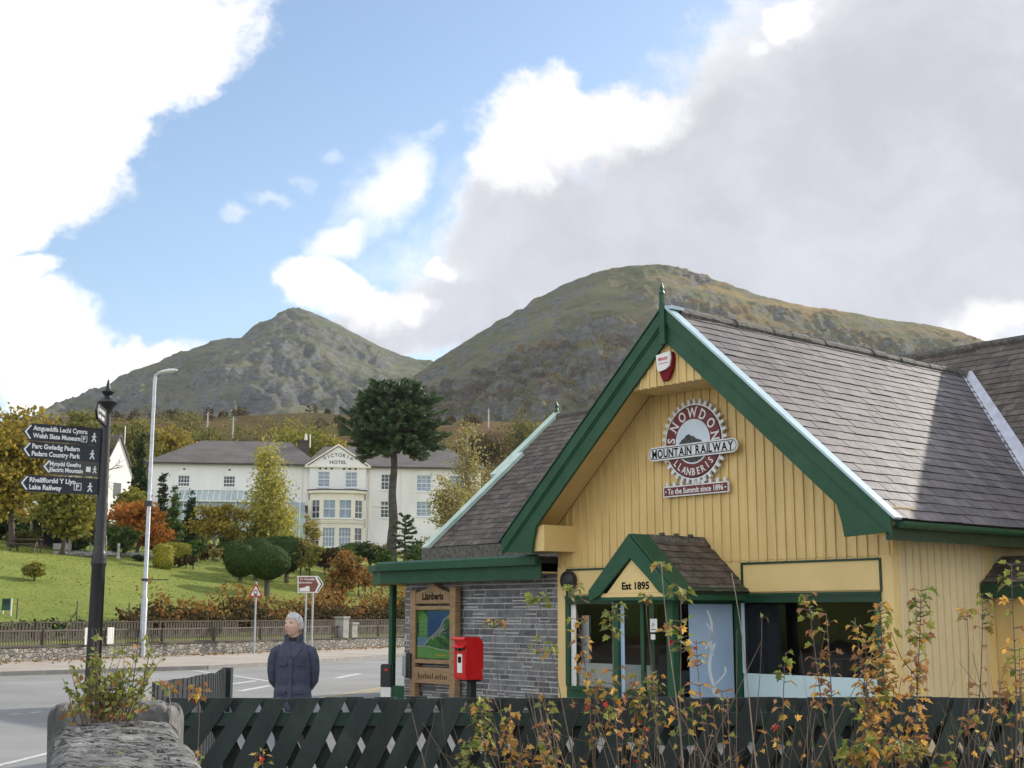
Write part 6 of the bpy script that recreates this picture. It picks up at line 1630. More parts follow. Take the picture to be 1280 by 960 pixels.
# ------------------------------------------------------------------ fingerpost
FP = at(129, 700, 14.0); fx, fy = FP[0], 14.0
fx -= .045
fp = thing('fingerpost', 'black cast iron signpost with white lettered direction fingers', 'signpost', (fx, fy, 0))
zf = lambda py: at(131, py, 14.0)[2]
z1_ = zf(697); ztop_ = zf(517)
mb = MB()
mb.lathe([(.13, 0), (.13, .15), (.095, .22), (.09, .5), (.078, 1.2), (.070, z1_ - .10), (.078, z1_ - .08), (.082, z1_ - .05), (.074, z1_ - .02), (.082, z1_ + .01), (.068, z1_ + .05), (.062, z1_ + .12), (.048, ztop_)], (fx, fy, 0), 28)
mb.build('column', M['iron'], fp, smooth='auto')
mb = MB(); zz = ztop_
k = (zf(474) - zz)
mb.lathe([(.048, 0), (.058, k * .10), (.062, k * .16), (.098, k * .27), (.106, k * .33), (.092, k * .37), (.045, k * .47), (.038, k * .52), (.062, k * .60), (.066, k * .64), (.038, k * .68), (.024, k * .76), (.009, k * .97), (.0, k * 1.0)], (fx, fy, zz - .002), 28)
mb.build('finial', M['iron'], fp, smooth='auto')
FD = np.array([-.816, -.578, 0])     # direction of the left-hand fingers
FDn = np.array([-.578, .816, 0]) * -1.0   # their readable side
def finger(direction, nrm, L, zc_, h, mat, lines, icons, grow=None, start=.055):
    d = np.array(direction, float); n = np.array(nrm, float)
    o = np.array([fx, fy, zc_])
    # local plane: reading direction runs from the tip to the post (tip on the left)
    F = lambda u, w, off: o + d * (start + L - u) + np.array([0, 0, w]) + n * off
    hh = h / 2
    mb = MB(); t = .012
    out = [(0, 0), (.085, hh), (L, hh), (L, -hh), (.085, -hh)]
    mb.prism([F(a, b, t) for a, b in out], tuple(-n * 2 * t)); fg = mb.build('finger', M[mat], fp)
    mb = MB()
    for side in (1,):
        of = t + .0015
        ch = [(.020, 0), (.072, hh * .80), (.092, hh * .80), (.040, 0), (.092, -hh * .80), (.072, -hh * .80)]
        mb.poly([F(*ch[i], of) for i in (0, 3, 2, 1)]); mb.poly([F(*ch[i], of) for i in (0, 5, 4, 3)])
        for s, u0, w0, hgt, wid in lines:
            vs, fs = glyphs(s, .032); x0 = min(v[0] for v in vs); x1 = max(v[0] for v in vs); kk = hgt / .72; kx = wid / (x1 - x0)
            mb.add([F(u0 + (v[0] - x0) * kx, w0 + v[1] * kk, of) for v in vs], fs)
        for kind, u0, w0, sc in icons:
            if kind == 'P':
                for (a, b, c, e) in ((-.5, .5, .42, .5), (-.5, .5, -.5, -.42), (-.5, -.42, -.42, .42), (.42, .5, -.42, .42)): mb.poly([F(u0 + a * sc, w0 + c * sc, of), F(u0 + b * sc, w0 + c * sc, of), F(u0 + b * sc, w0 + e * sc, of), F(u0 + a * sc, w0 + e * sc, of)])
                vs, fs = glyphs('P', .03); x0 = min(v[0] for v in vs); x1 = max(v[0] for v in vs)
                mb.add([F(u0 + (v[0] - (x0 + x1) / 2) * sc * .85, w0 + (v[1] - .36) * sc * .85, of) for v in vs], fs)
            if kind == 'walk':
                def ln(a, b, w):
                    a = np.array(a) * sc; b = np.array(b) * sc; q = b - a; q = q / np.linalg.norm(q); p_ = np.array([-q[1], q[0]]) * w * sc
                    mb.poly([F(u0 + c[0], w0 + c[1], of) for c in (a - p_, b - p_, b + p_, a + p_)])
                mb.poly([F(u0 + .02 * sc + .11 * sc * math.cos(x), w0 + .42 * sc + .11 * sc * math.sin(x), of) for x in np.linspace(0, 2 * math.pi, 9)[:-1]])
                ln((0, .30), (0, -.08), .10); ln((0, -.05), (-.24, -.5), .065); ln((0, -.05), (.22, -.5), .065); ln((0, .26), (-.25, .0), .05); ln((0, .26), (.24, .05), .05)
            if kind == 'strokes':      # worn lettering seen too edge-on to read
                q = u0; r3 = random.Random(int(zc_ * 999 + w0 * 999))
                while q < u0 + sc:
                    wd = r3.uniform(.008, .022); mb.poly([F(q, w0, of), F(q + wd, w0, of), F(q + wd, w0 + r3.choice([.032, .044]), of), F(q, w0 + .036, of)]); q += wd + r3.choice([.006, .006, .02])
            if kind == 'panel':
                mb.poly([F(u0 - .5 * sc, w0 - .5 * sc, of), F(u0 + .4 * sc, w0 - .5 * sc, of), F(u0 + .4 * sc, w0 + .5 * sc, of), F(u0 - .5 * sc, w0 + .5 * sc, of)])
    mb.build('lettering', M['letter'], fg)
    return fg
L1 = .70
finger(FD, FDn, .81, zf(547), .178, 'navy', [('Amgueddfa Lechi Cymru', .105, .020, .050, .56), ('Welsh Slate Museum', .105, -.058, .050, .49)], [('P', .635, -.035, .066), ('walk', .74, -.010, .095)])
finger(FD, FDn, .81, zf(568.5), .172, 'navy', [('Parc Gwledig Padarn', .105, .016, .050, .49), ('Padarn Country Park', .105, -.060, .050, .50)], [('walk', .73, -.01, .095)])
finger(FD, FDn, .60, zf(587.5), .155, 'taupe', [('Mynydd Gwefru', .085, .012, .044, .32), ('Electric Mountain', .085, -.050, .044, .345)], [('panel', .49, -.005, .055), ('walk', .555, -.005, .075)])
finger(FD, FDn, .815, zf(609), .172, 'navy', [('Rheilffordd Y Llyn', .105, .014, .050, .47), ('Lake Railway', .105, -.060, .050, .33)], [('P', .60, -.01, .078), ('walk', .73, -.01, .095)])
d2 = np.array([.14, -.99, 0]); n2_ = np.array([.99, .14, 0])
finger(d2, n2_, .60, zf(524), .165, 'navy', [], [('strokes', .115, .010, .36), ('strokes', .115, -.058, .32)])
for dd, pz_c in (((-.215, .976, 0), 632), ((-.235, .972, 0), 650), ((-.215, .976, 0), 672)):
    d3 = np.array(dd) / np.linalg.norm(dd); n3 = np.array([d3[1], -d3[0], 0])
    finger(d3, n3, .66, zf(pz_c), .15, 'navy', [], [('strokes', .115, .010, .30), ('strokes', .115, -.055, .26), ('P', .55, -.005, .062)])

# ------------------------------------------------------------------ lamp post on the pavement
lx = at(177, 826, 52)[0]; ly = 52.0; zl = at(195, 470, 52)[2]
lpst = thing('lamp_post', 'tall grey steel street lamp standing in front of the rubble wall', 'street lamp', (lx, ly, .12))
mb = MB(); mb.tube([(lx, ly, .1), (lx, ly, 2.3), (lx, ly, 2.4), (lx, ly, zl - .1), (lx + .02, ly, zl)], [.125, .12, .085, .07, .065], 14); mb.build('column', M['galv'], lpst, smooth='auto')
mb = MB(); mb.tube([(lx, ly, zl - .05), (lx + .03, ly - .02, zl + .04), (lx + .25, ly - .1, zl + .10)], .05, 8)
mb.build('bracket', M['galv'], lpst, smooth=True)
mb = MB(); hd = [(.10, .035), (.30, .10), (.60, .14), (.85, .12), (.98, .05)]
rings = [[(lx + a, ly - a * .4 + w * math.cos(t) * 1.2, zl + .12 + .05 * math.sin(a * 2) + w * math.sin(t) * .55) for t in np.linspace(0, 2 * math.pi, 13)[:-1]] for a, w in hd]
mb.loft(rings); mb.build('lantern', M['white'], lpst, smooth='auto')
mb = MB(); rings = [[(lx + a, ly - a * .4 + w * math.cos(t), zl + .075 + .05 * math.sin(a * 2) + w * math.sin(t) * .3) for t in np.linspace(0, 2 * math.pi, 13)[:-1]] for a, w in ((.35, .06), (.6, .10), (.82, .07))]
mb.loft(rings); mb.build('lamp_bowl', M['galv'], lpst, smooth=True)
mb = MB(); mb.box(lx - .14, lx + .14, ly - .12, ly + .12, zl - 5.2, zl - 5.0); mb.box(lx - .13, lx + .13, ly - .11, ly + .11, 3.0, 3.1); mb.box(lx, lx + .9, ly - .02, ly + .02, 3.03, 3.07); mb.build('clamp', M['trim'], lpst)

# ------------------------------------------------------------------ road signs
def post(mb, x, y, z0, z1, r=.038): mb.tube([(x, y, z0), (x, y, z1)], r, 10)
p = at(319, 760, 55.5); tz = [at(319, q_, 55.5)[2] for q_ in (728.5, 746.5)]
ws = thing('warning_sign', 'red bordered triangular warning sign on a grey post in front of the wall', 'road sign', (p[0], 55.5, .12))
mb = MB(); post(mb, p[0], 55.56, .1, tz[0] + .05); mb.build('post', M['galv'], ws)
def tri(mb, s, y, m=0, th=.004):
    h = tz[0] - tz[1]; cz = tz[1] + h * .36
    T = [(p[0], y, cz + h * .64 * s), (p[0] - h * .52 * s, y, cz - h * .36 * s), (p[0] + h * .52 * s, y, cz - h * .36 * s)]
    out = []
    for i in range(3):
        a = np.array(T[i - 1]); b = np.array(T[i]); c = np.array(T[(i + 1) % 3]); out += [tuple(b + (a - b) * .07), tuple(b + (c - b) * .07)]
    mb.prism(out, (0, th, 0), m)
mb = MB(); tri(mb, 1.0, 55.5, th=.02); fc = mb.build('plate', M['sign_red'], ws)
mb = MB(); tri(mb, .68, 55.495); mb.build('white_field', M['white'], fc)
mb = MB(); cz = tz[1] + (tz[0] - tz[1]) * .34
def ring(mb, cx, cz, ro, ri, y, n=20, sz=1.25):
    for i in range(n):
        a, b = 2 * math.pi * i / n, 2 * math.pi * (i + 1) / n
        mb.poly([(cx + ro * math.cos(a), y, cz + ro * sz * math.sin(a)), (cx + ro * math.cos(b), y, cz + ro * sz * math.sin(b)), (cx + ri * math.cos(b), y, cz + ri * sz * math.sin(b)), (cx + ri * math.cos(a), y, cz + ri * sz * math.sin(a))])
ring(mb, p[0], cz, .085, .055, 55.49); mb.box(p[0] - .05, p[0] + .05, 55.489, 55.491, cz - .13, cz - .09); mb.build('symbol', M['ink'], fc)
p = at(388, 760, 58.5); gy_ = 58.5
bs_ = thing('direction_sign', 'brown tourist direction sign with a white arrow edge on two grey posts', 'road sign', (p[0], gy_, .12))
def bp(px, py, y=gy_): 
    q = at(px, py, y); return (q[0], y, q[2])
for px in (382.5, 391): mb = MB(); q = bp(px, 740); post(mb, q[0], gy_ + .06, .1, q[2] + .3, .042); mb.build('post', M['galv'], bs_)
ol = [(372, 720), (398, 720), (404.5, 730), (397.5, 741), (372, 741)]
mb = MB(); mb.prism([bp(a, b) for a, b in ol], (0, .025, 0)); br_ = mb.build('plate', M['white'], bs_)
mb = MB(); mb.prism([bp(a, b, gy_ - .008) for a, b in ((373.3, 721.3), (393.5, 721.3), (398.0, 730.4), (393.5, 739.8), (373.3, 739.8))], (0, .006, 0)); mb.build('brown_field', M['brown_sign'], br_)
mb = MB(); mb.prism([bp(a, b, gy_ - .008) for a, b in ((396.6, 721.3), (397.6, 721.3), (403.2, 730), (397.2, 739.8), (396.2, 739.8), (401.6, 730.1))], (0, .006, 0)); mb.build('edge_stripe', M['ink'], br_)
mb = MB()
k_ = gy_ / FPX
q = bp(384, 725.2); write(mb, 'Yr Wyddfa', q[0], q[2], 2.3 * k_, gy_ - .011, width=18.5 * k_, bold=.02)
q = bp(382, 729.2); write(mb, 'Snowdon', q[0], q[2], 2.3 * k_, gy_ - .011, width=16 * k_, bold=.02)
mb.poly([bp(a, b, gy_ - .011) for a, b in ((374.3, 739.2), (387, 739.2), (387, 733), (384, 732.3), (380, 734.4), (374.3, 735.2))])
mb.build('lettering', M['letter'], br_)

# ------------------------------------------------------------------ lawn furniture
p = at(8, 757, 57.5); gz = float(ground(p[0], 57.5))
nb_ = thing('lawn_notice', 'small green notice on the lawn bank at the left edge', 'notice', (p[0], 57.5, gz))
mb = MB(); zz = at(8, 748, 57.5)[2]; z0_ = at(8, 763, 57.5)[2]
mb.box(p[0] - .19, p[0] + .19, 57.47, 57.5, z0_, zz); fb2 = mb.build('board', pm('notice_green', [(0.02, 0.09, 0.07)], 4, .5), nb_)
mb = MB(); mb.box(p[0] - .13, p[0] + .13, 57.462, 57.469, (z0_ + zz) / 2 - .02, zz - .05); mb.build('print', M['fence_rail'], fb2)
mb = MB(); mb.box(p[0] + .192, p[0] + .24, 57.47, 57.51, gz - .05, zz); mb.build('leg', M['white'], nb_)
mb = MB(); mb.box(p[0] - .15, p[0] - .11, 57.505, 57.54, gz - .05, zz - .05); mb.build('leg', M['white'], nb_)
p = at(32, 692, 77); gz = float(ground(p[0], 77))
pt = thing('picnic_table', 'dark wooden picnic table on the upper lawn at the left', 'picnic table', (p[0], 77, gz))
mb = MB(); mb.box(p[0] - .9, p[0] + .9, 76.65, 77.35, gz + .70, gz + .76); mb.build('table_top', M['railing_dark'], pt)
for s in (-1, 1):
    mb = MB(); mb.box(p[0] - .9, p[0] + .9, 77 + s * .72 - .13, 77 + s * .72 + .13, gz + .42, gz + .47); mb.build('bench_seat', M['railing_dark'], pt)
    mb = MB(); mb.beam((p[0] + s * .7, 76.3, gz), (p[0] + s * .7, 76.85, gz + .7), .06, .1); mb.beam((p[0] + s * .7, 77.7, gz), (p[0] + s * .7, 77.15, gz + .7), .06, .1); mb.box(p[0] + s * .7 - .03, p[0] + s * .7 + .03, 76.2, 77.8, gz + .34, gz + .40); mb.build('trestle', M['railing_dark'], pt)
p = at(62, 690, 88); gz = float(ground(p[0], 88))
gs = thing('garden_shelter', 'open garden shelter with a dark pitched roof under the drooping evergreen', 'shelter', (p[0], 88, gz))
for s in (-1, 1):
    for d in (0, 2.2): mb = MB(); mb.box(p[0] + s * 1.3 - .07, p[0] + s * 1.3 + .07, 88 + d - .07, 88 + d + .07, gz - .1, gz + 1.75); mb.build('corner_post', M['bark_pale'], gs)
mb = MB()
for s in (-1, 1): mb.prism([(p[0], 87.7, gz + 2.45), (p[0] + s * 1.7, 87.7, gz + 1.68), (p[0] + s * 1.7, 87.7, gz + 1.60), (p[0], 87.7, gz + 2.37)][::s], (0, 2.8, 0))
mb.build('roof', M['hotel_roof'], gs); mb = MB(); mb.box(p[0] - 1.2, p[0] + 1.2, 90.1, 90.2, gz, gz + 1.6); mb.build('back_panel', M['dark'], gs)
mb = MB(); mb.box(p[0] + .1, p[0] + 1.2, 88.3, 88.7, gz + .0, gz + .4); mb.build('bench', M['mortar'], gs)
def rock(px, Y, r, seed, label, group):
    rs = np.random.default_rng(seed); p = at(px, 767, Y); gz = float(ground(p[0], Y)); mb = MB()
    n = 9; rings = []
    for i in range(6):
        a = math.pi * i / 5; rr = r * max(.12, math.sin(a)); rings.append([(p[0] + rr * math.cos(2 * math.pi * j / n) * 1.3 * rs.uniform(.82, 1.15), Y + rr * math.sin(2 * math.pi * j / n) * rs.uniform(.82, 1.15), gz + r * .35 - r * .62 * math.cos(a) * rs.uniform(.85, 1.1)) for j in range(n)])
    mb.loft(rings); o = mb.build('rock', M['rubble2'], loc=(p[0], Y, gz)); tag(o, label, 'rock', group)
M['rubble2'] = pm('rockery_stone', [(0.12, 0.115, 0.105), (0.38, 0.36, 0.32)], 3, .9, .6, 8)
rs_ = random.Random(9)
k = 0
for row in range(2):
    for i in range(22):
        px = 66 + i * 5.6 + rs_.uniform(-1.4, 1.4) + row * 2.5
        rock(px, 79.5 + (px - 60) * .10 + row * .55 + rs_.uniform(-.2, .2), rs_.uniform(.20, .36), 300 + k, 'pale grey rough stone in the low rockery line across the upper lawn', 'rockery stones on the upper lawn'); k += 1
# thin stakes on the lawn foot and poles far up the hill
for px, Y, top, lab in ((21, 57, 748, 'thin grey stake beside the green notice'), (96, 59, 751, 'thin stake with a leaning brace left of the fingerpost'), (161, 62, 754, 'thin stake on the lawn foot right of the fingerpost')):
    p = at(px, 767, Y); gz = float(ground(p[0], Y)); zt2 = at(px, top, Y)[2]
    t = thing('stake', lab, 'stake', (p[0], Y, gz)); mb = MB(); mb.tube([(p[0], Y, gz - .1), (p[0], Y, max(zt2, gz + .5))], .03, 5); mb.build('shaft', M['railing_dark'], t)
    if px == 96: mb = MB(); mb.tube([(p[0] - .35, Y, gz), (p[0], Y, gz + .5)], .025, 5); mb.build('brace', M['railing_dark'], t)
for px, Y, top, lab in ((283, 300, 529, 'pale telegraph pole standing above the hotel roof'), (250, 310, 533, 'telegraph pole on the moor left of the pale one'), (610, 330, 523, 'distant telegraph pole above the yellow willow')):
    p = at(px, 767, Y); gz = float(ground(p[0], Y)); zt2 = max(at(px, top, Y)[2], gz + 4.5)
    t = thing('telegraph_pole', lab, 'pole', (p[0], Y, gz)); mb = MB(); mb.tube([(p[0], Y, gz - .5), (p[0], Y, zt2)], [.2, .14], 7); mb.build('shaft', M['mortar'], t)
    mb = MB(); mb.box(p[0] - .8, p[0] + .8, Y - .06, Y + .06, zt2 - .7, zt2 - .55); mb.build('crossarm', M['bark_pale'], t)
# pale statue-like pillar in the shrubbery
p = at(148, 690, 84); gz = float(ground(p[0], 84)); t = thing('garden_pillar', 'small pale stone pillar beside the dark bush behind the fingerpost', 'pillar', (p[0], 84, gz))
mb = MB(); mb.lathe([(.14, 0), (.14, .1), (.09, .15), (.08, .8), (.11, .86), (.05, .95), (.0, 1.0)], (p[0], 84, gz), 10); mb.build('shaft', M['mortar'], t, smooth='auto')
# ------------------------------------------------------------------ the man by the road
def remesh(mb, name, mat, parent, voxel, smooth=4, loc=None):
    org = origin_for(parent, loc)
    me = bpy.data.meshes.new('tmp'); me.from_pydata([tuple(np.array(p) - org) for p in mb.v], [], mb.f); me.update()
    ob = bpy.data.objects.new('tmp', me); COL.objects.link(ob)
    m = ob.modifiers.new('r', 'REMESH'); m.mode = 'VOXEL'; m.voxel_size = voxel; m.use_smooth_shade = True
    if smooth: s = ob.modifiers.new('s', 'SMOOTH'); s.factor = .5; s.iterations = smooth
    dg = bpy.context.evaluated_depsgraph_get(); dg.update()
    new = bpy.data.meshes.new_from_object(ob.evaluated_get(dg)); new.name = name
    bpy.data.objects.remove(ob); bpy.data.meshes.remove(me)
    new.materials.clear(); new.polygons.foreach_set('use_smooth', np.ones(len(new.polygons), dtype=bool))
    return link_mesh(name, new, mat, parent, loc)
mp0 = at(368, 768, 13.9); mx_, my_ = mp0[0], 13.9
fdir = np.array([.03, -1.0, 0]); rdir = np.array([1.0, .03, 0])     # he faces the road camera-left; rdir = image right
Pm = frame((mx_, my_, .004), rdir, -fdir)
man = thing('person', 'grey haired man in a navy jacket standing with hands behind his back, looking up', 'person', (mx_, my_, 0))
def ell(cx, cy, cz, rx, ry, n=20, tx=0, ty=0):
    return [(cx + rx * math.cos(a), cy + ry * math.sin(a), cz + tx * math.cos(a) + ty * math.sin(a)) for a in np.linspace(0, 2 * math.pi, n + 1)[:-1]]
hyaw, hpitch = R(-30), R(10)
hc = np.array([-.005, -.03, 1.620])
def Hd(p):
    x, y, z = p
    y, z = y * math.cos(hpitch) + z * math.sin(hpitch), -y * math.sin(hpitch) + z * math.cos(hpitch)
    x, y = x * math.cos(hyaw) - y * math.sin(hyaw), x * math.sin(hyaw) + y * math.cos(hyaw)
    return Pm((hc[0] + x, hc[1] + y, hc[2] + z))
def g2(u, v, cu, cv, su, sv): return math.exp(-((u - cu) / su) ** 2 - ((v - cv) / sv) ** 2)
def head_pt(a, b, grow=0.0, hair=False):
    """a from crown to chin, b round the head, face at -y"""
    z = math.cos(a); r = math.sin(a); x = r * math.cos(b); y = r * math.sin(b)
    X, Y, Z = .078 * x, .098 * y, .110 * z
    if z < -.1:   # jaw and chin
        k = (-.1 - z) / .9; X *= 1 - .30 * k; 
        if y > 0: Y *= 1 - .45 * k; Z += .03 * k * y
        else: Y *= 1 - .02 * k
    if y < 0:
        f = -y
        Y -= .004 * g2(X, Z, 0, .035, .05, .02)                     # brow
        for s in (-1, 1): Y += .013 * g2(X, Z, s * .032, .010, .016, .014)     # sockets
        for s in (-1, 1): Y -= .006 * g2(X, Z, s * .042, -.022, .02, .02)      # cheeks
        Y -= .028 * g2(X, Z, 0, -.020, .0105, .016) + .014 * g2(X, Z, 0, .004, .009, .018)   # nose
        Y -= .007 * g2(X, Z, 0, -.058, .022, .008); Y += .005 * g2(X, Z, 0, -.0655, .022, .004); Y -= .005 * g2(X, Z, 0, -.073, .018, .007)  # lips
        Y -= .009 * g2(X, Z, 0, -.098, .022, .016)                  # chin
    q = np.array([X, Y, Z]); 
    if grow: q = q * (1 + grow)
    return q
mb = MB()
rings = [[Hd(head_pt(max(.02, min(math.pi - .02, math.pi * i / 60)), 2 * math.pi * j / 64)) for j in range(64)] for i in range(61)]
mb.loft(rings)
for s in (-1, 1):  # ears
    mb.loft([[Hd((s * (.072 + .010 * k), .012 + .004 * k + (.017 + .003 * k) * math.cos(t), .0 + (.030 + .004 * k) * math.sin(t))) for t in np.linspace(0, 2 * math.pi, 13)[:-1]] for k in (0, 1, 1.6)])
mb2 = MB(Pm)
mb2.loft([ell(0, .02, 1.38, .075, .07), ell(0, .015, 1.44, .062, .062), ell(0, .0, 1.50, .055, .058), ell(0, -.005, 1.56, .053, .06)])
mb2.loft([ell(0, .02, .86, .155, .105), ell(0, .02, 1.05, .145, .10), ell(0, .015, 1.25, .17, .11), ell(0, .02, 1.38, .165, .085), ell(0, .02, 1.42, .10, .07)])
def limb(mb, pts, rad, n=12): mb.tube(pts, rad, n)
for s in (-1, 1):
    limb(mb2, [(s * .15, .02, 1.36), (s * .202, .05, 1.18), (s * .195, .08, 1.08), (s * .15, .135, 1.0), (s * .07, .18, .94)], [.040, .034, .032, .030, .028])
    limb(mb2, [(s * .085, .02, .90), (s * .095, .01, .50), (s * .10, .03, .10)], [.085, .058, .042])
    mb2.loft([ell(s * .10, .02, .02, .04, .045), ell(s * .10, .02, .11, .042, .045)])
    mb2.loft([[(s * .10 + .04 * math.cos(t), -.10 + .10 + dy, .03 + .028 * math.sin(t)) for t in np.linspace(0, 2 * math.pi, 11)[:-1]] for dy in (-.16, -.08, .06)])
    # hands, loosely clasped behind
    hx = s * .045; palm = [(hx, .175 + s * .012, .945), (hx - s * .01, .185 + s * .012, .90), (hx - s * .02, .185 + s * .012, .865)]
    mb2.tube(palm, [.026, .034, .030], 10)
    for q, L in enumerate((.066, .076, .070, .056)):
        o = (q - 1.5) * .019; a = np.array([hx - s * .02 + o * .8, .185 + s * .012 + (.012 if q % 2 else .0), .865])
        mb2.tube([a, a + (-s * .012, .004, -L * .5), a + (-s * .030, -.004, -L * .85), a + (-s * .044, -.014, -L)], [.0088, .0085, .008, .0065], 7)
    a = np.array([hx + s * .028, .188 + s * .012, .915]); mb2.tube([a, a + (s * .022, .006, -.026), a + (s * .018, .004, -.058)], [.0105, .010, .0075], 7)
mb.add(mb2.v, mb2.f)
remesh(mb, 'body', M['skin'], man, .0052, 1)
# hair: a cap that leaves the face free
mb = MB(); n1, n2b = 30, 56; rings = []
for i in range(n1 + 1):
    ring_ = []
    for j in range(n2b):
        b = 2 * math.pi * j / n2b; y = math.sin(b)
        front = max(0, -y)
        amax = 1.60 + .48 * sstep(.1, .8, y) - .58 * sstep(.1, .55, front)
        a = max(.02, amax * i / n1); q = head_pt(a, b, 0)
        th = (.019 + .013 * vnoise(math.cos(b) * 6 * math.sin(a) + 9, math.sin(b) * 6 * math.sin(a) + 9, 5)) * (1 - .75 * (i / n1) ** 6) + .010 * front * (1 - i / n1)
        nrm = q / (np.linalg.norm(q) + 1e-6); ring_.append(Hd(q + nrm * th))
    rings.append(ring_)
mb.loft(rings); mb.build('hair', M['hair'], man, smooth=True)
for s in (-1, 1):
    mb = MB(); mb.loft([[Hd((s * .031 + .011 * math.cos(t) * r, -.0795 - .004 * (1 - r), .010 + .0065 * math.sin(t) * r)) for t in np.linspace(0, 2 * math.pi, 11)[:-1]] for r in (1.0, .7, .2)]); mb.build('eye', M['eye'], man, smooth=True)
    mb = MB(); mb.tube([Hd((s * .015, -.096, .029)), Hd((s * .033, -.094, .034)), Hd((s * .052, -.080, .028))], [.0035, .005, .003], 6); mb.build('eyebrow', M['hair'], man)
mb = MB(); mb.tube([Hd((-.022, -.0945, -.0655)), Hd((0, -.1035, -.0645)), Hd((.022, -.0945, -.0655))], [.0015, .0028, .0015], 6); mb.build('mouth', M['red_dark'], man)
# jersey at the neck
mb = MB(Pm); mb.loft([ell(0, .018, 1.36, .095, .085), ell(0, .012, 1.44, .078, .076), ell(0, .006, 1.495, .068, .070), ell(0, .004, 1.505, .062, .064)]); mb.build('jersey', M['jersey'], man, smooth=True)
# jacket
mb = MB(Pm)
def wob(r, k): return [(x * (1 + .02 * math.sin(9 * z + k + x * 20)), y * (1 + .05 * math.sin(11 * z + k * 2 + y * 14)), z) for x, y, z in r]
mb.loft([wob(ell(0, .02, z, rx * .95, ry, 28, 0, 0), i) for i, (z, rx, ry) in enumerate(((.74, .205, .150), (.80, .208, .155), (.90, .205, .152), (.97, .198, .148), (1.02, .190, .142), (1.10, .196, .142), (1.22, .200, .142), (1.33, .200, .132), (1.39, .182, .112), (1.435, .135, .095), (1.475, .092, .082)))])
jk = remesh(mb, 'jacket', M['jacket'], man, .011, 3)
for s in (-1, 1):
    mb = MB(Pm)
    pts = [(s * .120, .02, 1.385), (s * .176, .022, 1.362), (s * .204, .030, 1.28), (s * .213, .045, 1.17), (s * .202, .075, 1.07), (s * .15, .135, 1.0), (s * .09, .175, .96)]
    mb.tube([np.array(p) + (0, 0, .004 * math.sin(i * 5)) for i, p in enumerate(pts)], [.056, .066, .062, .059, .059, .054, .046], 14)
    remesh(mb, 'sleeve', M['jacket'], jk, .011, 3)
mb = MB(Pm)   # stand collar, open at the throat
n = 26; lo, hi = [], []
for i in range(n + 1):
    t = -math.pi / 2 + .42 + (2 * math.pi - .84) * i / n; e = .03 * (1 - math.sin(t)) / 2
    lo.append(((.092) * math.cos(t), .012 + .090 * math.sin(t), 1.445 - e * 1.6)); hi.append(((.082 + .018) * math.cos(t), .015 + .092 * math.sin(t), 1.535 - e * .6))
for a, b in ((lo, hi),):
    for i in range(n):
        p = [a[i], a[i + 1], b[i + 1], b[i]]; q = [(x * .88, (y - .012) * .88 + .012, z) for x, y, z in p]
        mb.add(p + q, [(0, 1, 2, 3), (7, 6, 5, 4), (3, 2, 6, 7), (0, 4, 5, 1), (1, 5, 6, 2), (0, 3, 7, 4)])
mb.build('collar', M['jacket'], jk, smooth='auto')
for s in (-1, 1):   # lapels
    mb = MB(Pm); mb.prism([(s * .030, -.085, 1.43), (s * .098, -.065, 1.455), (s * .105, -.092, 1.40), (s * .055, -.122, 1.33), (s * .012, -.128, 1.29)][::s], (0, .016, 0)); mb.build('lapel', M['jacket'], jk)
mb = MB(Pm)
mb.loft([[(-.012 + x, y, z) for x, y in ((-.020, -.012 + o), (.022, -.012 + o), (.022, .02 + o), (-.020, .02 + o))] for z, o in ((.78, -.132), (.95, -.130), (1.05, -.124), (1.20, -.127), (1.30, -.118))])
mb.build('placket', M['jacket'], jk)
for s in (-1, 1):
    mb = MB(Pm); mb.obox((s * .105, -.128, .955), (.055, s * .022, 0), (0, .008, 0), (0, 0, .012)); mb.build('pocket_flap', M['jacket'], jk)
    mb = MB(Pm); mb.obox((s * .105, -.122, 1.235), (.05, s * .028, 0), (0, .007, 0), (0, 0, .012)); mb.build('pocket_flap', M['jacket'], jk)
for x in (-.10, .0): mb = MB(Pm); mb.lathe([(.008, 0), (.008, .004), (.0, .005)], (x, -.142, .885), 8); mb.build('button', M['galv'], jk)
mb = MB(Pm)
mb.loft([ell(0, .02, .84, .175, .125), ell(0, .02, .92, .17, .12), ell(0, .02, 1.0, .155, .11)])
for s in (-1, 1): mb.tube([(s * .085, .02, .88), (s * .092, .0, .70), (s * .097, .01, .48), (s * .10, .03, .25), (s * .10, .025, .07)], [.105, .092, .072, .066, .066], 14)
remesh(mb, 'trousers', M['trousers'], man, .012, 3)
for s in (-1, 1):
    mb = MB(Pm); mb.loft([[(s * .10 + w * math.cos(t), yy, .045 + hh * math.sin(t)) for t in np.linspace(0, 2 * math.pi, 13)[:-1]] for yy, w, hh in ((-.20, .015, .015), (-.185, .040, .030), (-.10, .050, .040), (.0, .046, .055), (.085, .042, .050), (.10, .03, .03))]); mb.build('shoe', M['shoe'], man, smooth=True)

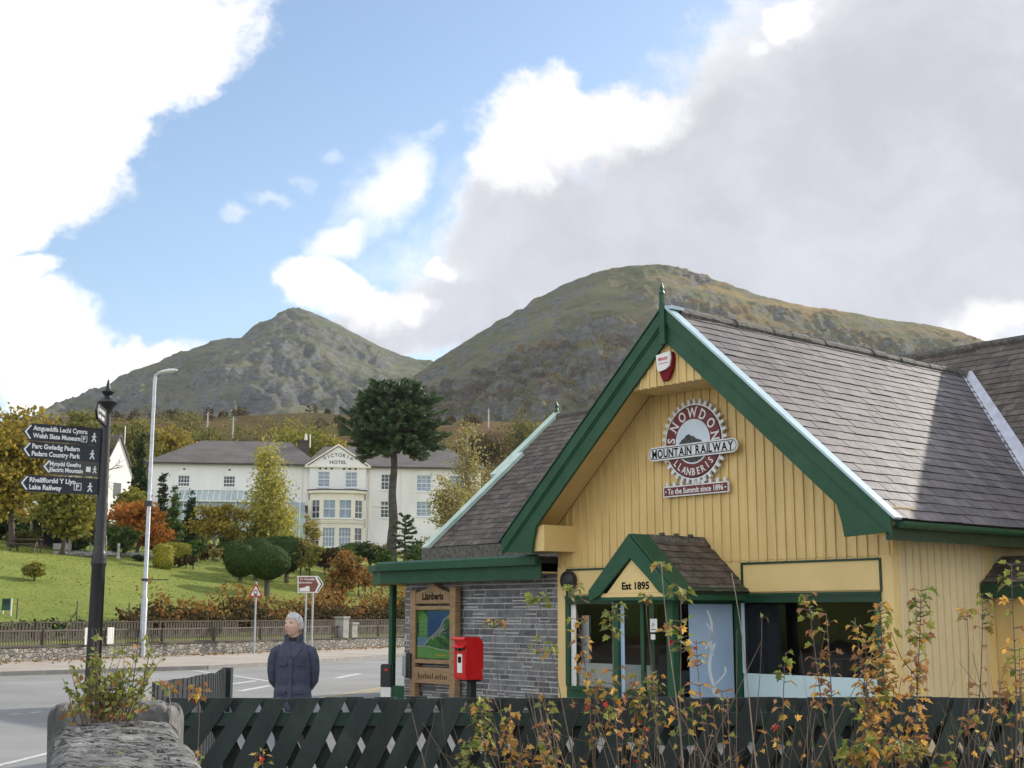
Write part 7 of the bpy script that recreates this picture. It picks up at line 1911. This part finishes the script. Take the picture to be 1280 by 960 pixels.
# ------------------------------------------------------------------ criss-cross fence in front
FY = 8.5
fxl, fxr = -2.16, 6.3; ftop = at(600, 872, FY)[2]
fe = thing('slatted_fence', 'black stained fence of crossed diagonal slats in front of the station', 'fence', ((fxl + fxr) / 2, FY, .05))
rng = random.Random(12)
mb = MB(); mbk = MB()
x = fxl - .28; k = 0
lean = math.tan(R(26))
h_ = ftop - .12
def slat(mb, x0, y0, sg, w):
    """a diagonal board cut level top and bottom"""
    a = x0; b = x0 + sg * lean * h_; zt_ = ftop + rng.uniform(-.006, .006); j = rng.uniform(-.012, .012)
    pts = [(a, y0, .12), (a + w, y0, .12), (b + w + j, y0, zt_), (b + j, y0, zt_)]
    c = [(max(p[0], fxl), p[1], p[2]) for p in pts]
    mb.prism(pts, (0, .020, 0))
while x < fxr:
    if x > fxl - .02 - 0: slat(mb, x + rng.uniform(-.006, .006), FY - .045, 1, .132)
    xb = x + .62 + rng.uniform(-.006, .006)
    if xb - lean * h_ > fxl: slat(mbk, xb, FY + .028, -1, .132)
    x += .187
for i in range(3):   # shortened boards that close the left end
    a = fxl + .0; zt_ = ftop; z0 = ftop - (.24 + .38 * i) 
    b = a + lean * (zt_ - z0); mb.prism([(a, FY - .045, z0), (a, FY - .045, min(zt_, z0 + .26)), (b, FY - .045, zt_), (b + .118, FY - .045, zt_)] if i == 0 else [(a, FY - .045, z0), (a, FY - .045, z0 + .26), (b, FY - .045, zt_), (b + .118, FY - .045, zt_)], (0, .02, 0))
mb.build('front_slats', M['fence'], fe); mbk.build('back_slats', M['fence'], fe)
mb = MB(); mb.box(fxl, fxr, FY - .024, FY + .027, ftop - .17, ftop - .09); mb.build('rail', M['fence_rail'], fe)
mb = MB(); mb.box(fxl, fxr, FY - .024, FY + .027, .28, .36); mb.build('rail', M['fence_rail'], fe)
x = fxl + .05
while x < fxr:
    mb = MB(); mb.box(x, x + .09, FY + .050, FY + .14, .02, ftop - .02); mb.build('post', M['fence'], fe); x += 1.95

# bowed dark panel standing on the roadside behind the fence end
pa, pb_ = at(192, 853, 10.2), at(281, 836, 12.0)
sp_ = thing('screen_panel', 'bowed dark close-boarded panel standing behind the left end of the fence', 'panel', ((pa[0] + pb_[0]) / 2, 11.1, .0))
mb = MB(); n = 46; A = np.array([pa[0], 10.2]); Bq = np.array([pb_[0], 12.0]); dd = (Bq - A); nn = np.array([-dd[1], dd[0]]) / np.linalg.norm(dd)
zl_, zr_ = pa[2], pb_[2]
cur = [A + dd * i / n - nn * .10 * math.sin(math.pi * i / n) for i in range(n + 1)]
for i in range(n):
    a, b = cur[i], cur[i + 1]; d = b - a; l = np.linalg.norm(d); d /= l; q = np.array([-d[1], d[0]]); t0 = .005 if i % 2 else .0
    z1q = zl_ + (zr_ - zl_) * (i + .5) / n + rng.uniform(-.008, .008)
    p = [a - q * (.015 + t0), b - q * (.015 + t0), b + q * .012, a + q * .012]
    mb.prism([(c[0], c[1], .04) for c in p], (0, 0, z1q - .04))
mb.build('battens', M['panel_dark'], sp_)
mb = MB()
for z in (.35, .95):
    for i in range(n):
        a, b = cur[i], cur[i + 1]; mb.prism([(*(a + nn * .014), z), (*(b + nn * .014), z), (*(b + nn * .06), z), (*(a + nn * .06), z)], (0, 0, .08))
mb.box(pb_[0] - .02, pb_[0] + .06, 12.0 - .02, 12.08, 0, zr_ + .01); mb.build('framing', M['panel_dark'], sp_)

# ------------------------------------------------------------------ foreground stone wall
SEEDW = 40
gw = thing('garden_wall', 'rough slate capped stone wall at the lower left corner', 'wall', (-1.6, 5.4, 0))
wd = np.array([.302, -.953]); wd /= np.linalg.norm(wd); wnv = np.array([-wd[1], wd[0]])  # points to image right
wo = np.array([-1.895, 6.52])
def GW(t, n, z): return (wo[0] + wd[0] * t + wnv[0] * n, wo[1] + wd[1] * t + wnv[1] * n, z)
def rough_slab(mb, t0, t1, n0, n1, z0, z1, seed, nt=70, nn_=44, fn=GW):
    P = np.zeros((nt + 1, nn_ + 1, 3))
    # closed section loops along t: top surface subdivided, with sides
    loops = []
    for i in range(nt + 1):
        t = t0 + (t1 - t0) * i / nt; row = []
        end = min(i, nt - i) / nt * (t1 - t0)
        eh = .03 * (1 - min(1, end / .04)) ** 2
        sl = .022 * (vnoise(t * 7, 3.1, seed) - .5) + .03 * (vnoise(t * 23, 1.1, seed) - .5)
        sr = .022 * (vnoise(t * 7, 8.1, seed) - .5) + .03 * (vnoise(t * 23, 5.1, seed) - .5)
        for j in range(nn_ + 1):
            f = j / nn_; n = n0 + sl + (n1 + sr - n0 - sl) * f
            e = min(f, 1 - f) * (n1 - n0); e = .035 * (1 - min(1, e / .05)) ** 2
            lay = fbm(t * 5.5 + n * .8, n * 1.8, seed + 1, 5); st = math.floor(lay * 11) / 11
            h = .055 * (st - .5) + .020 * (fbm(t * 26, n * 7, seed + 2, 4) - .5) - .045 * max(0, fbm(t * 9 + n * 2 + 9, n * 2.6, seed + 6, 4, True) - .74) / .2
            row.append(fn(t, n, z1 + h - e - eh))
        loops.append(row)
    base = len(mb.v)
    for i in range(nt + 1):
        a, b = loops[i][0], loops[i][-1]
        t = t0 + (t1 - t0) * i / nt
        q0 = fn(t, n0 + .015 * (vnoise(t * 12, 2.2, seed + 3) - .5) + .012, z0); q1 = fn(t, n1 - .012 + .015 * (vnoise(t * 12, 7.2, seed + 3) - .5), z0)
        mb.v.extend([tuple(q0)] + [tuple(p) for p in loops[i]] + [tuple(q1)])
    w = nn_ + 3
    for i in range(nt):
        for j in range(w - 1):
            mb.f.append([base + i * w + j, base + i * w + j + 1, base + (i + 1) * w + j + 1, base + (i + 1) * w + j]); mb.m.append(0)
    mb.f.append(list(range(base, base + w))[::-1]); mb.m.append(0); mb.f.append(list(range(base + nt * w, base + nt * w + w))); mb.m.append(0)
zt3 = at(140, 905, 6.5)[2]
for k, (a, b) in enumerate(((0, .62), (.63, 1.45), (1.46, 2.2), (2.21, 3.2), (3.21, 4.4))):
    mb = MB(); rough_slab(mb, a, b, -.262, .262, zt3 - .13, zt3 + (.004, -.006, .004, .0, .003)[k], 50 + k, int(80 * (b - a)) + 10); mb.build('coping_stone', M['coping'], gw, smooth='auto')
mb = MB(); rough_slab(mb, .05, 4.4, -.22, .22, 0, zt3 - .132, 70, 60, 10); mb.build('wall_body', M['pillar'], gw)
pl_ = thing('stone_pillar', 'rough upright slate slab standing behind the end of the capped wall', 'stone', (-2.1, 7.1, 0))
mb = MB(); xL, xR = at(61, 880, 7.0)[0], at(214, 876, 7.0)[0]; zp = at(140, 877, 7.0)[2]
def PF(t, n, z): 
    f = (z - 0) / zp
    return (t + .05 * (1 - f) * (1 if t < (xL + xR) / 2 else .2), 7.12 + n + .02 * (vnoise(t * 6, z * 4, 9) - .5), z)
rough_slab(mb, xL, xR, -.14, .16, .0, zp, 81, 60, 26, PF); mb.build('slab', M['pillar'], pl_, smooth='auto')

# ------------------------------------------------------------------ saplings and the plant on the wall
HALF = [(0, 0), (.03, .20), (.17, .47), (.31, .25), (.56, .43), (.64, .17), (1, 0)]
class Leafer:
    def __init__(self): self.v = []; self.f = []; self.m = []
    def leaf(self, p, d, nrm, L, m, fold, simple=False, curl=.15):
        d = d / np.linalg.norm(d); s = np.cross(nrm, d); s /= np.linalg.norm(s) + 1e-9; n = np.cross(d, s)
        hf = HALF if not simple else [(0, 0), (.12, .20), (.35, .36), (.65, .32), (.88, .14), (1, 0)]
        b = len(self.v); N_ = len(hf)
        for sg in (1, -1):
            for i, (u, w) in enumerate(hf):
                if sg < 0 and i in (0, N_ - 1): continue
                self.v.append(p + d * u * L + s * sg * w * L * math.cos(fold) + n * (w * L * math.sin(fold) - curl * L * u * u))
        a = list(range(b, b + N_)); c = [b] + list(range(b + N_, b + 2 * N_ - 2)) + [b + N_ - 1]
        self.f.append(a); self.f.append(c[::-1]); self.m += [m, m]
    def build(self, name, mats, parent):
        mb = MB(); mb.v = [tuple(q) for q in self.v]; mb.f = self.f; mb.m = self.m; return mb.build(name, mats, parent)
LM = ['lf_s_green', 'lf_s_orange', 'lf_s_brown', 'lf_s_red']
def sapling(label, px0, px1, py1, Y, leafspec, seed, r=.0065, size=.07, pale=False, wob=.02, group=None, side=0, z0=.05, name='sapling'):
    """stem from the ground in view column px0 to its tip at (px1, py1); leafspec: (from, to, pairs, colour weights)"""
    rs = np.random.default_rng(seed); Yb = Y - rs.uniform(0, .25)
    top = at(px1, py1, Y); kx = at(px0, 960, Yb); zb = kx[2]
    # straight continuation of the stem below the frame to the ground
    f = (top[2] - z0) / max(.05, top[2] - zb); base = np.array([top[0] + (kx[0] - top[0]) * min(f, 1.9), Yb, z0])
    t = thing(name, label, 'sapling', base, group); mb = MB(); n = 14
    ph = rs.uniform(0, 6); pts = []
    for i in range(n + 1):
        q = i / n; p = base * (1 - q) + top * q; p = p + np.array([math.sin(q * 5 + ph) * wob * (q * (1 - q) * 4) + .02 * math.sin(q * 2.6), math.cos(q * 4 + ph) * wob * (q * (1 - q) * 4), 0]); pts.append(p)
    pts = np.array(pts); mb.tube(pts, [r * (1 - .68 * i / n) for i in range(n + 1)], 6)
    lf = Leafer()
    def along(q): 
        x = min(q, .9999) * n; i = int(x); return pts[i] + (pts[i + 1] - pts[i]) * (x - i)
    for k in range(side):   # side shoots
        q = rs.uniform(.45, .85); a = along(q); an = rs.uniform(0, 6.28); L = rs.uniform(.15, .32)
        e = a + np.array([math.cos(an) * .45 * L, math.sin(an) * .3 * L, L * .85]); mb.tube([a, (a + e) / 2 + (math.cos(an) * .02, 0, -.01), e], [r * .45, r * .4, r * .25], 5)
        for h in range(5):
            w = rs.choice(4, p=leafspec[-1][3]); aa = rs.uniform(0, 6.28); o = np.array([math.cos(aa), math.sin(aa), rs.uniform(-.2, .5)]); c = a + (e - a) * rs.uniform(.4, 1)
            lf.leaf(c + o * .02, o + np.array([0, 0, -.3]), np.array([0, 0, 1.]) + rs.normal(size=3) * .5, size * rs.uniform(.6, 1.1), int(w), rs.uniform(.1, .6))
    size = size * .68
    for q0, q1, pairs, wts in leafspec:
        pairs = int(pairs * 1.8 + .5)
        for k in range(pairs):
            q = q0 + (q1 - q0) * (k + rs.random() * .8) / pairs; a = along(q); an = k * 1.57 + rs.uniform(-.4, .4)
            for s in (0, math.pi, rs.uniform(0, 6.3)):
                if rs.random() < .2: continue
                o = np.array([math.cos(an + s), math.sin(an + s), rs.uniform(.1, .7)]); o /= np.linalg.norm(o); pl = size * rs.uniform(.45, .95)
                e = a + o * pl; mb.tube([a, e], [.0026, .0018], 4, cap=False)
                d = np.array([o[0], o[1], rs.uniform(-.95, .05)]) + rs.normal(size=3) * .25
                w = int(rs.choice(4, p=wts)); lf.leaf(e, d, np.array([0, 0, 1.]) + rs.normal(size=3) * .45 - np.array([0, .4, 0]), size * rs.uniform(.65, 1.2), w, rs.uniform(.05, .7), curl=rs.uniform(.0, .45))
    mb.build('stem', M['twig_pale' if pale else 'twig'], t, smooth=True)
    if lf.v: lf.build('leaves', [M[x] for x in LM], t)
    return t
GR = (.85, .08, .07, 0); MX = (.35, .45, .18, .02); OR = (.16, .58, .25, .01); BR = (.10, .36, .53, .01); YG = (.65, .28, .05, .02); RD = (.28, .40, .24, .08)
sap = [
 ('tall sapling with green tip leaves at the right edge before the side porch', 1268, 1262, 706, 7.4, [(.93, 1, 3, GR), (.62, .92, 5, OR)], dict(size=.08)),
 ('slender green-tipped sapling just left of the right edge group', 1222, 1226, 742, 7.7, [(.90, 1, 4, GR), (.55, .9, 5, BR)], {}),
 ('thin sapling with one orange tuft on top left of the green-tipped one', 1212, 1206, 762, 7.6, [(.96, 1, 2, OR), (.60, .66, 3, OR)], dict(r=.005)),
 ('leafy column-like sapling orange below and green on top at the building corner', 1146, 1149, 737, 7.5, [(.84, 1, 7, GR), (.50, .86, 17, OR)], dict(side=2, size=.08)),
 ('bushy sapling with dense orange leaves left of the column-like one', 1108, 1098, 752, 7.7, [(.86, 1, 6, YG), (.52, .88, 15, OR)], dict(side=5, size=.08)),
 ('leaning sapling of orange leaves under the right signboard end', 1092, 1066, 772, 7.6, [(.60, 1, 12, OR)], dict(side=3)),
 ('low many-leaved sapling mixing green and orange in the right window', 1082, 1079, 792, 7.8, [(.6, 1, 11, MX)], dict(side=3)),
 ('tall left-leaning sapling with yellow tip leaves before the dark right window', 1040, 1006, 742, 7.5, [(.92, 1, 4, YG), (.66, .90, 6, BR)], {}),
 ('thin sapling with brown tufts right of the left-leaning one', 1052, 1030, 766, 7.4, [(.72, 1, 6, BR)], {}),
 ('sapling with a yellow-green spray low in the right window', 968, 980, 816, 7.7, [(.88, 1, 4, YG), (.66, .8, 3, BR)], {}),
 ('bare thin cane with one curled leaf near the left side of the right window', 940, 950, 768, 7.6, [(.985, 1, 1, GR)], dict(r=.0045, size=.06)),
 ('long pale leaning cane crossing the right porch post', 950, 912, 716, 7.3, [], dict(pale=True, r=.006)),
 ('tall cane with a yellow leaf pair crossing the porch gable', 846, 824, 703, 7.4, [(.985, 1, 1, YG), (.8, .84, 1, YG)], dict(pale=True)),
 ('stout sapling with broad green top leaves before the right porch post', 852, 848, 733, 7.5, [(.95, 1, 3, GR), (.80, .90, 4, YG), (.55, .7, 4, RD)], dict(size=.085)),
 ('thin cane with a tiny leaf tuft before the porch door', 816, 804, 741, 7.7, [(.97, 1, 2, YG)], dict(r=.0045, size=.05)),
 ('sapling with loose green leaves before the left porch post', 770, 763, 752, 7.5, [(.88, 1, 5, GR), (.58, .8, 6, OR)], dict(size=.08)),
 ('sapling leaning left with orange and green leaves by the yellow corner post', 738, 713, 730, 7.5, [(.95, 1, 3, GR), (.70, .9, 6, MX)], {}),
 ('leaning bare sapling with a green leaf crown before the stone wall', 722, 668, 742, 7.4, [(.96, 1, 3, GR), (.80, .84, 1, YG)], dict(size=.085)),
 ('thin upright sapling with one yellow-green tuft right of the red post box', 624, 616, 776, 7.6, [(.975, 1, 2, YG)], dict(r=.0045)),
 ('short sapling with a yellow tuft between two taller ones on the stone wall', 690, 671, 798, 7.7, [(.94, 1, 2, YG), (.7, .8, 2, YG)], {}),
 ('wavy brown stem with red-brown leaves at the fence end', 241, 245, 858, 7.3, [(.95, 1, 3, BR)], dict(size=.07)),
 ('pale stem with two drooping red-brown leaves beside the foreground wall', 222, 207, 852, 7.0, [(.96, 1, 2, BR)], dict(size=.07, pale=True)),
 ('low green shoot with yellow leaves in front of the fence at the left', 245, 239, 938, 6.9, [(.93, 1, 3, YG)], dict(size=.06)),
 ('low orange-leaved shoot in front of the fence below the man', 332, 326, 938, 6.9, [(.93, 1, 2, OR)], dict(size=.06)),
 ('green leafy shoot on the fence under the red post box', 604, 597, 873, 7.2, [(.78, 1, 9, GR)], dict(side=3, size=.07)),
 ('bushy shoot with purple-green and orange leaves on the fence below the stone wall', 640, 636, 884, 7.1, [(.70, 1, 11, MX)], dict(side=4, size=.07)),
 ('drooping green shoot left of the fence middle', 574, 584, 922, 7.0, [(.85, 1, 7, GR)], dict(side=2, size=.065)),
 ('green and orange shoot right of the bushy one', 690, 680, 905, 7.1, [(.74, 1, 8, MX)], dict(side=3, size=.07)),
 ('reddish sapling low before the left shop window', 745, 741, 838, 7.6, [(.70, 1, 9, RD)], dict(side=3, size=.06)),
 ('reddish orange sapling under the porch', 800, 792, 852, 7.7, [(.72, 1, 9, RD)], dict(side=3, size=.06)),
 ('yellowing low sapling below the porch door', 826, 818, 838, 7.8, [(.76, 1, 8, YG)], dict(side=3, size=.065)),
 ('sapling with rust leaves low before the etched screen', 880, 868, 800, 7.6, [(.90, 1, 3, OR), (.7, .85, 3, BR)], dict(size=.065)),
 ('thin sapling with few red leaves before the blue window board', 905, 900, 862, 7.5, [(.86, 1, 3, RD)], dict(size=.06)),
 ('low broad-leaved green shoot at the bottom right of the fence', 1066, 1070, 930, 6.9, [(.9, 1, 6, YG)], dict(side=2, size=.11)),
 ('yellow leaved shoot at the bottom edge right of the broad-leaved one', 1128, 1124, 925, 6.9, [(.88, 1, 5, YG)], dict(side=2, size=.09)),
 ('yellow shoot at the bottom between corner and right edge', 1182, 1176, 942, 6.9, [(.9, 1, 4, YG)], dict(side=1, size=.08)),
 ('sapling of orange sprays at the right edge low', 1276, 1272, 812, 7.5, [(.7, 1, 8, YG)], dict(side=2)),
 ('orange tuft sapling at mid height left of the right edge', 1252, 1246, 850, 7.3, [(.85, 1, 5, OR)], dict(side=1)),
]
for i, (lab, a, b, c, Y, spec, kw) in enumerate(sap): sapling(lab, a, b, c, Y, spec, 500 + i, **kw)
M['cane'] = pm('bare_cane', [(0.10, 0.068, 0.045), (0.24, 0.18, 0.13)], 3, 0.8, island=.45)
# tangle of thin bare canes among the saplings
rs = np.random.default_rng(909); mb = MB()
for i in range(290):
    px = rs.uniform(690, 1300) if i < 240 else rs.uniform(560, 720); Y = rs.uniform(6.6, 8.2); a = at(px, 960, Y); a[2] = .05
    hgt = rs.uniform(.55, 1.25) * (1 if rs.random() < .85 else 1.3); ln = rs.normal() * .22
    b = a + np.array([ln * hgt, rs.normal() * .08, hgt]); m = (a + b) / 2 + np.array([rs.normal() * .06, 0, .03]); r = rs.uniform(.0013, .0034)
    mb.tube([a, m, b], [r * 1.3, r, r * .5], 5, cap=False)
    if rs.random() < .5:
        q = a + (b - a) * rs.uniform(.4, .8); e = q + np.array([rs.normal() * .2, rs.normal() * .08, rs.uniform(.1, .3)]); mb.tube([q, e], [r * .7, r * .3], 4, cap=False)
o = mb.build('undergrowth', M['cane'], loc=(1.5, 7.4, .05)); tag(o, 'tangle of thin bare canes in front of the fence', None, None, 'stuff')
lf = Leafer()
for i in range(130):
    px = rs.uniform(690, 1300); Y = rs.uniform(6.7, 8.2); p = at(px, rs.uniform(868, 985), Y)
    d = rs.normal(size=3); d[2] -= .4; lf.leaf(p, d, rs.normal(size=3) + np.array([0, -.4, .8]), rs.uniform(.025, .055), int(rs.choice(4, p=(.25, .35, .35, .05))), rs.uniform(.1, .7), curl=.3)
mb = MB(); mb.v = [tuple(q) for q in lf.v]; mb.f = lf.f; mb.m = lf.m
o = mb.build('dead_leaves', [M[x] for x in LM], loc=(1.5, 7.4, .5)); tag(o, 'withered leaves caught on the bare canes', None, None, 'stuff')

# leafy plant rooted in the wall
wp_ = thing('wall_plant', 'small leaved green and red plant growing out of the capped wall', 'plant', (at(130, 900, 6.42)[0], 6.42, zt3))
rs = np.random.default_rng(21); mb = MB(); lf = Leafer(); base = np.array([at(128, 900, 6.42)[0], 6.42, zt3 - .02])
for i in range(70):
    an = rs.uniform(-1.2, 1.2); L = rs.uniform(.14, .40); d = np.array([math.sin(an) * .62, rs.normal() * .22, math.cos(an) * .9 + .15])
    if abs(an) < .5: L *= 1.15
    a = base + np.array([rs.normal() * .07, rs.normal() * .05, 0]); e = a + d * L; m = (a + e) / 2 + np.array([0, 0, .03]); mb.tube([a, m, e], [.003, .0024, .0012], 5, cap=False)
    for q in range(rs.integers(9, 15)):
        f = rs.uniform(.2, 1.02); c = a + (m - a) * 2 * f if f < .5 else m + (e - m) * (f - .5) * 2; c = c + rs.normal(size=3) * .012
        o = rs.normal(size=3); o[2] -= .1; low = c[2] < zt3 + .11
        lf.leaf(c, o, rs.normal(size=3) * .6 + np.array([.3, -.5, .7]), rs.uniform(.016, .036), int(rs.choice(4, p=(.60, .22, .13, .05) if low else (.93, .06, .01, 0))), rs.uniform(.05, .5), True)
mb.build('stem', M['twig'], wp_, smooth=True); lf.build('leaves', [M[x] for x in LM], wp_)
lf = Leafer()
for i in range(60):
    t = rs.uniform(.1, 2.2); n = rs.normal() * .07 + .05 * math.sin(t * 3); p = np.array(GW(t, n, zt3 + .008))
    lf.leaf(p, np.array([rs.normal(), rs.normal(), .05]), np.array([0, 0, 1.]) + rs.normal(size=3) * .25, rs.uniform(.008, .02), int(rs.choice(4, p=(.85, .1, .05, 0))), .2, True)
mb = MB(); mb.v = [tuple(q) for q in lf.v]; mb.f = lf.f; mb.m = lf.m
o = mb.build('moss_tufts', [M[x] for x in LM], loc=(-1.5, 5.6, zt3)); tag(o, 'small yellow tufts in the cracks of the capped wall', None, None, 'stuff')
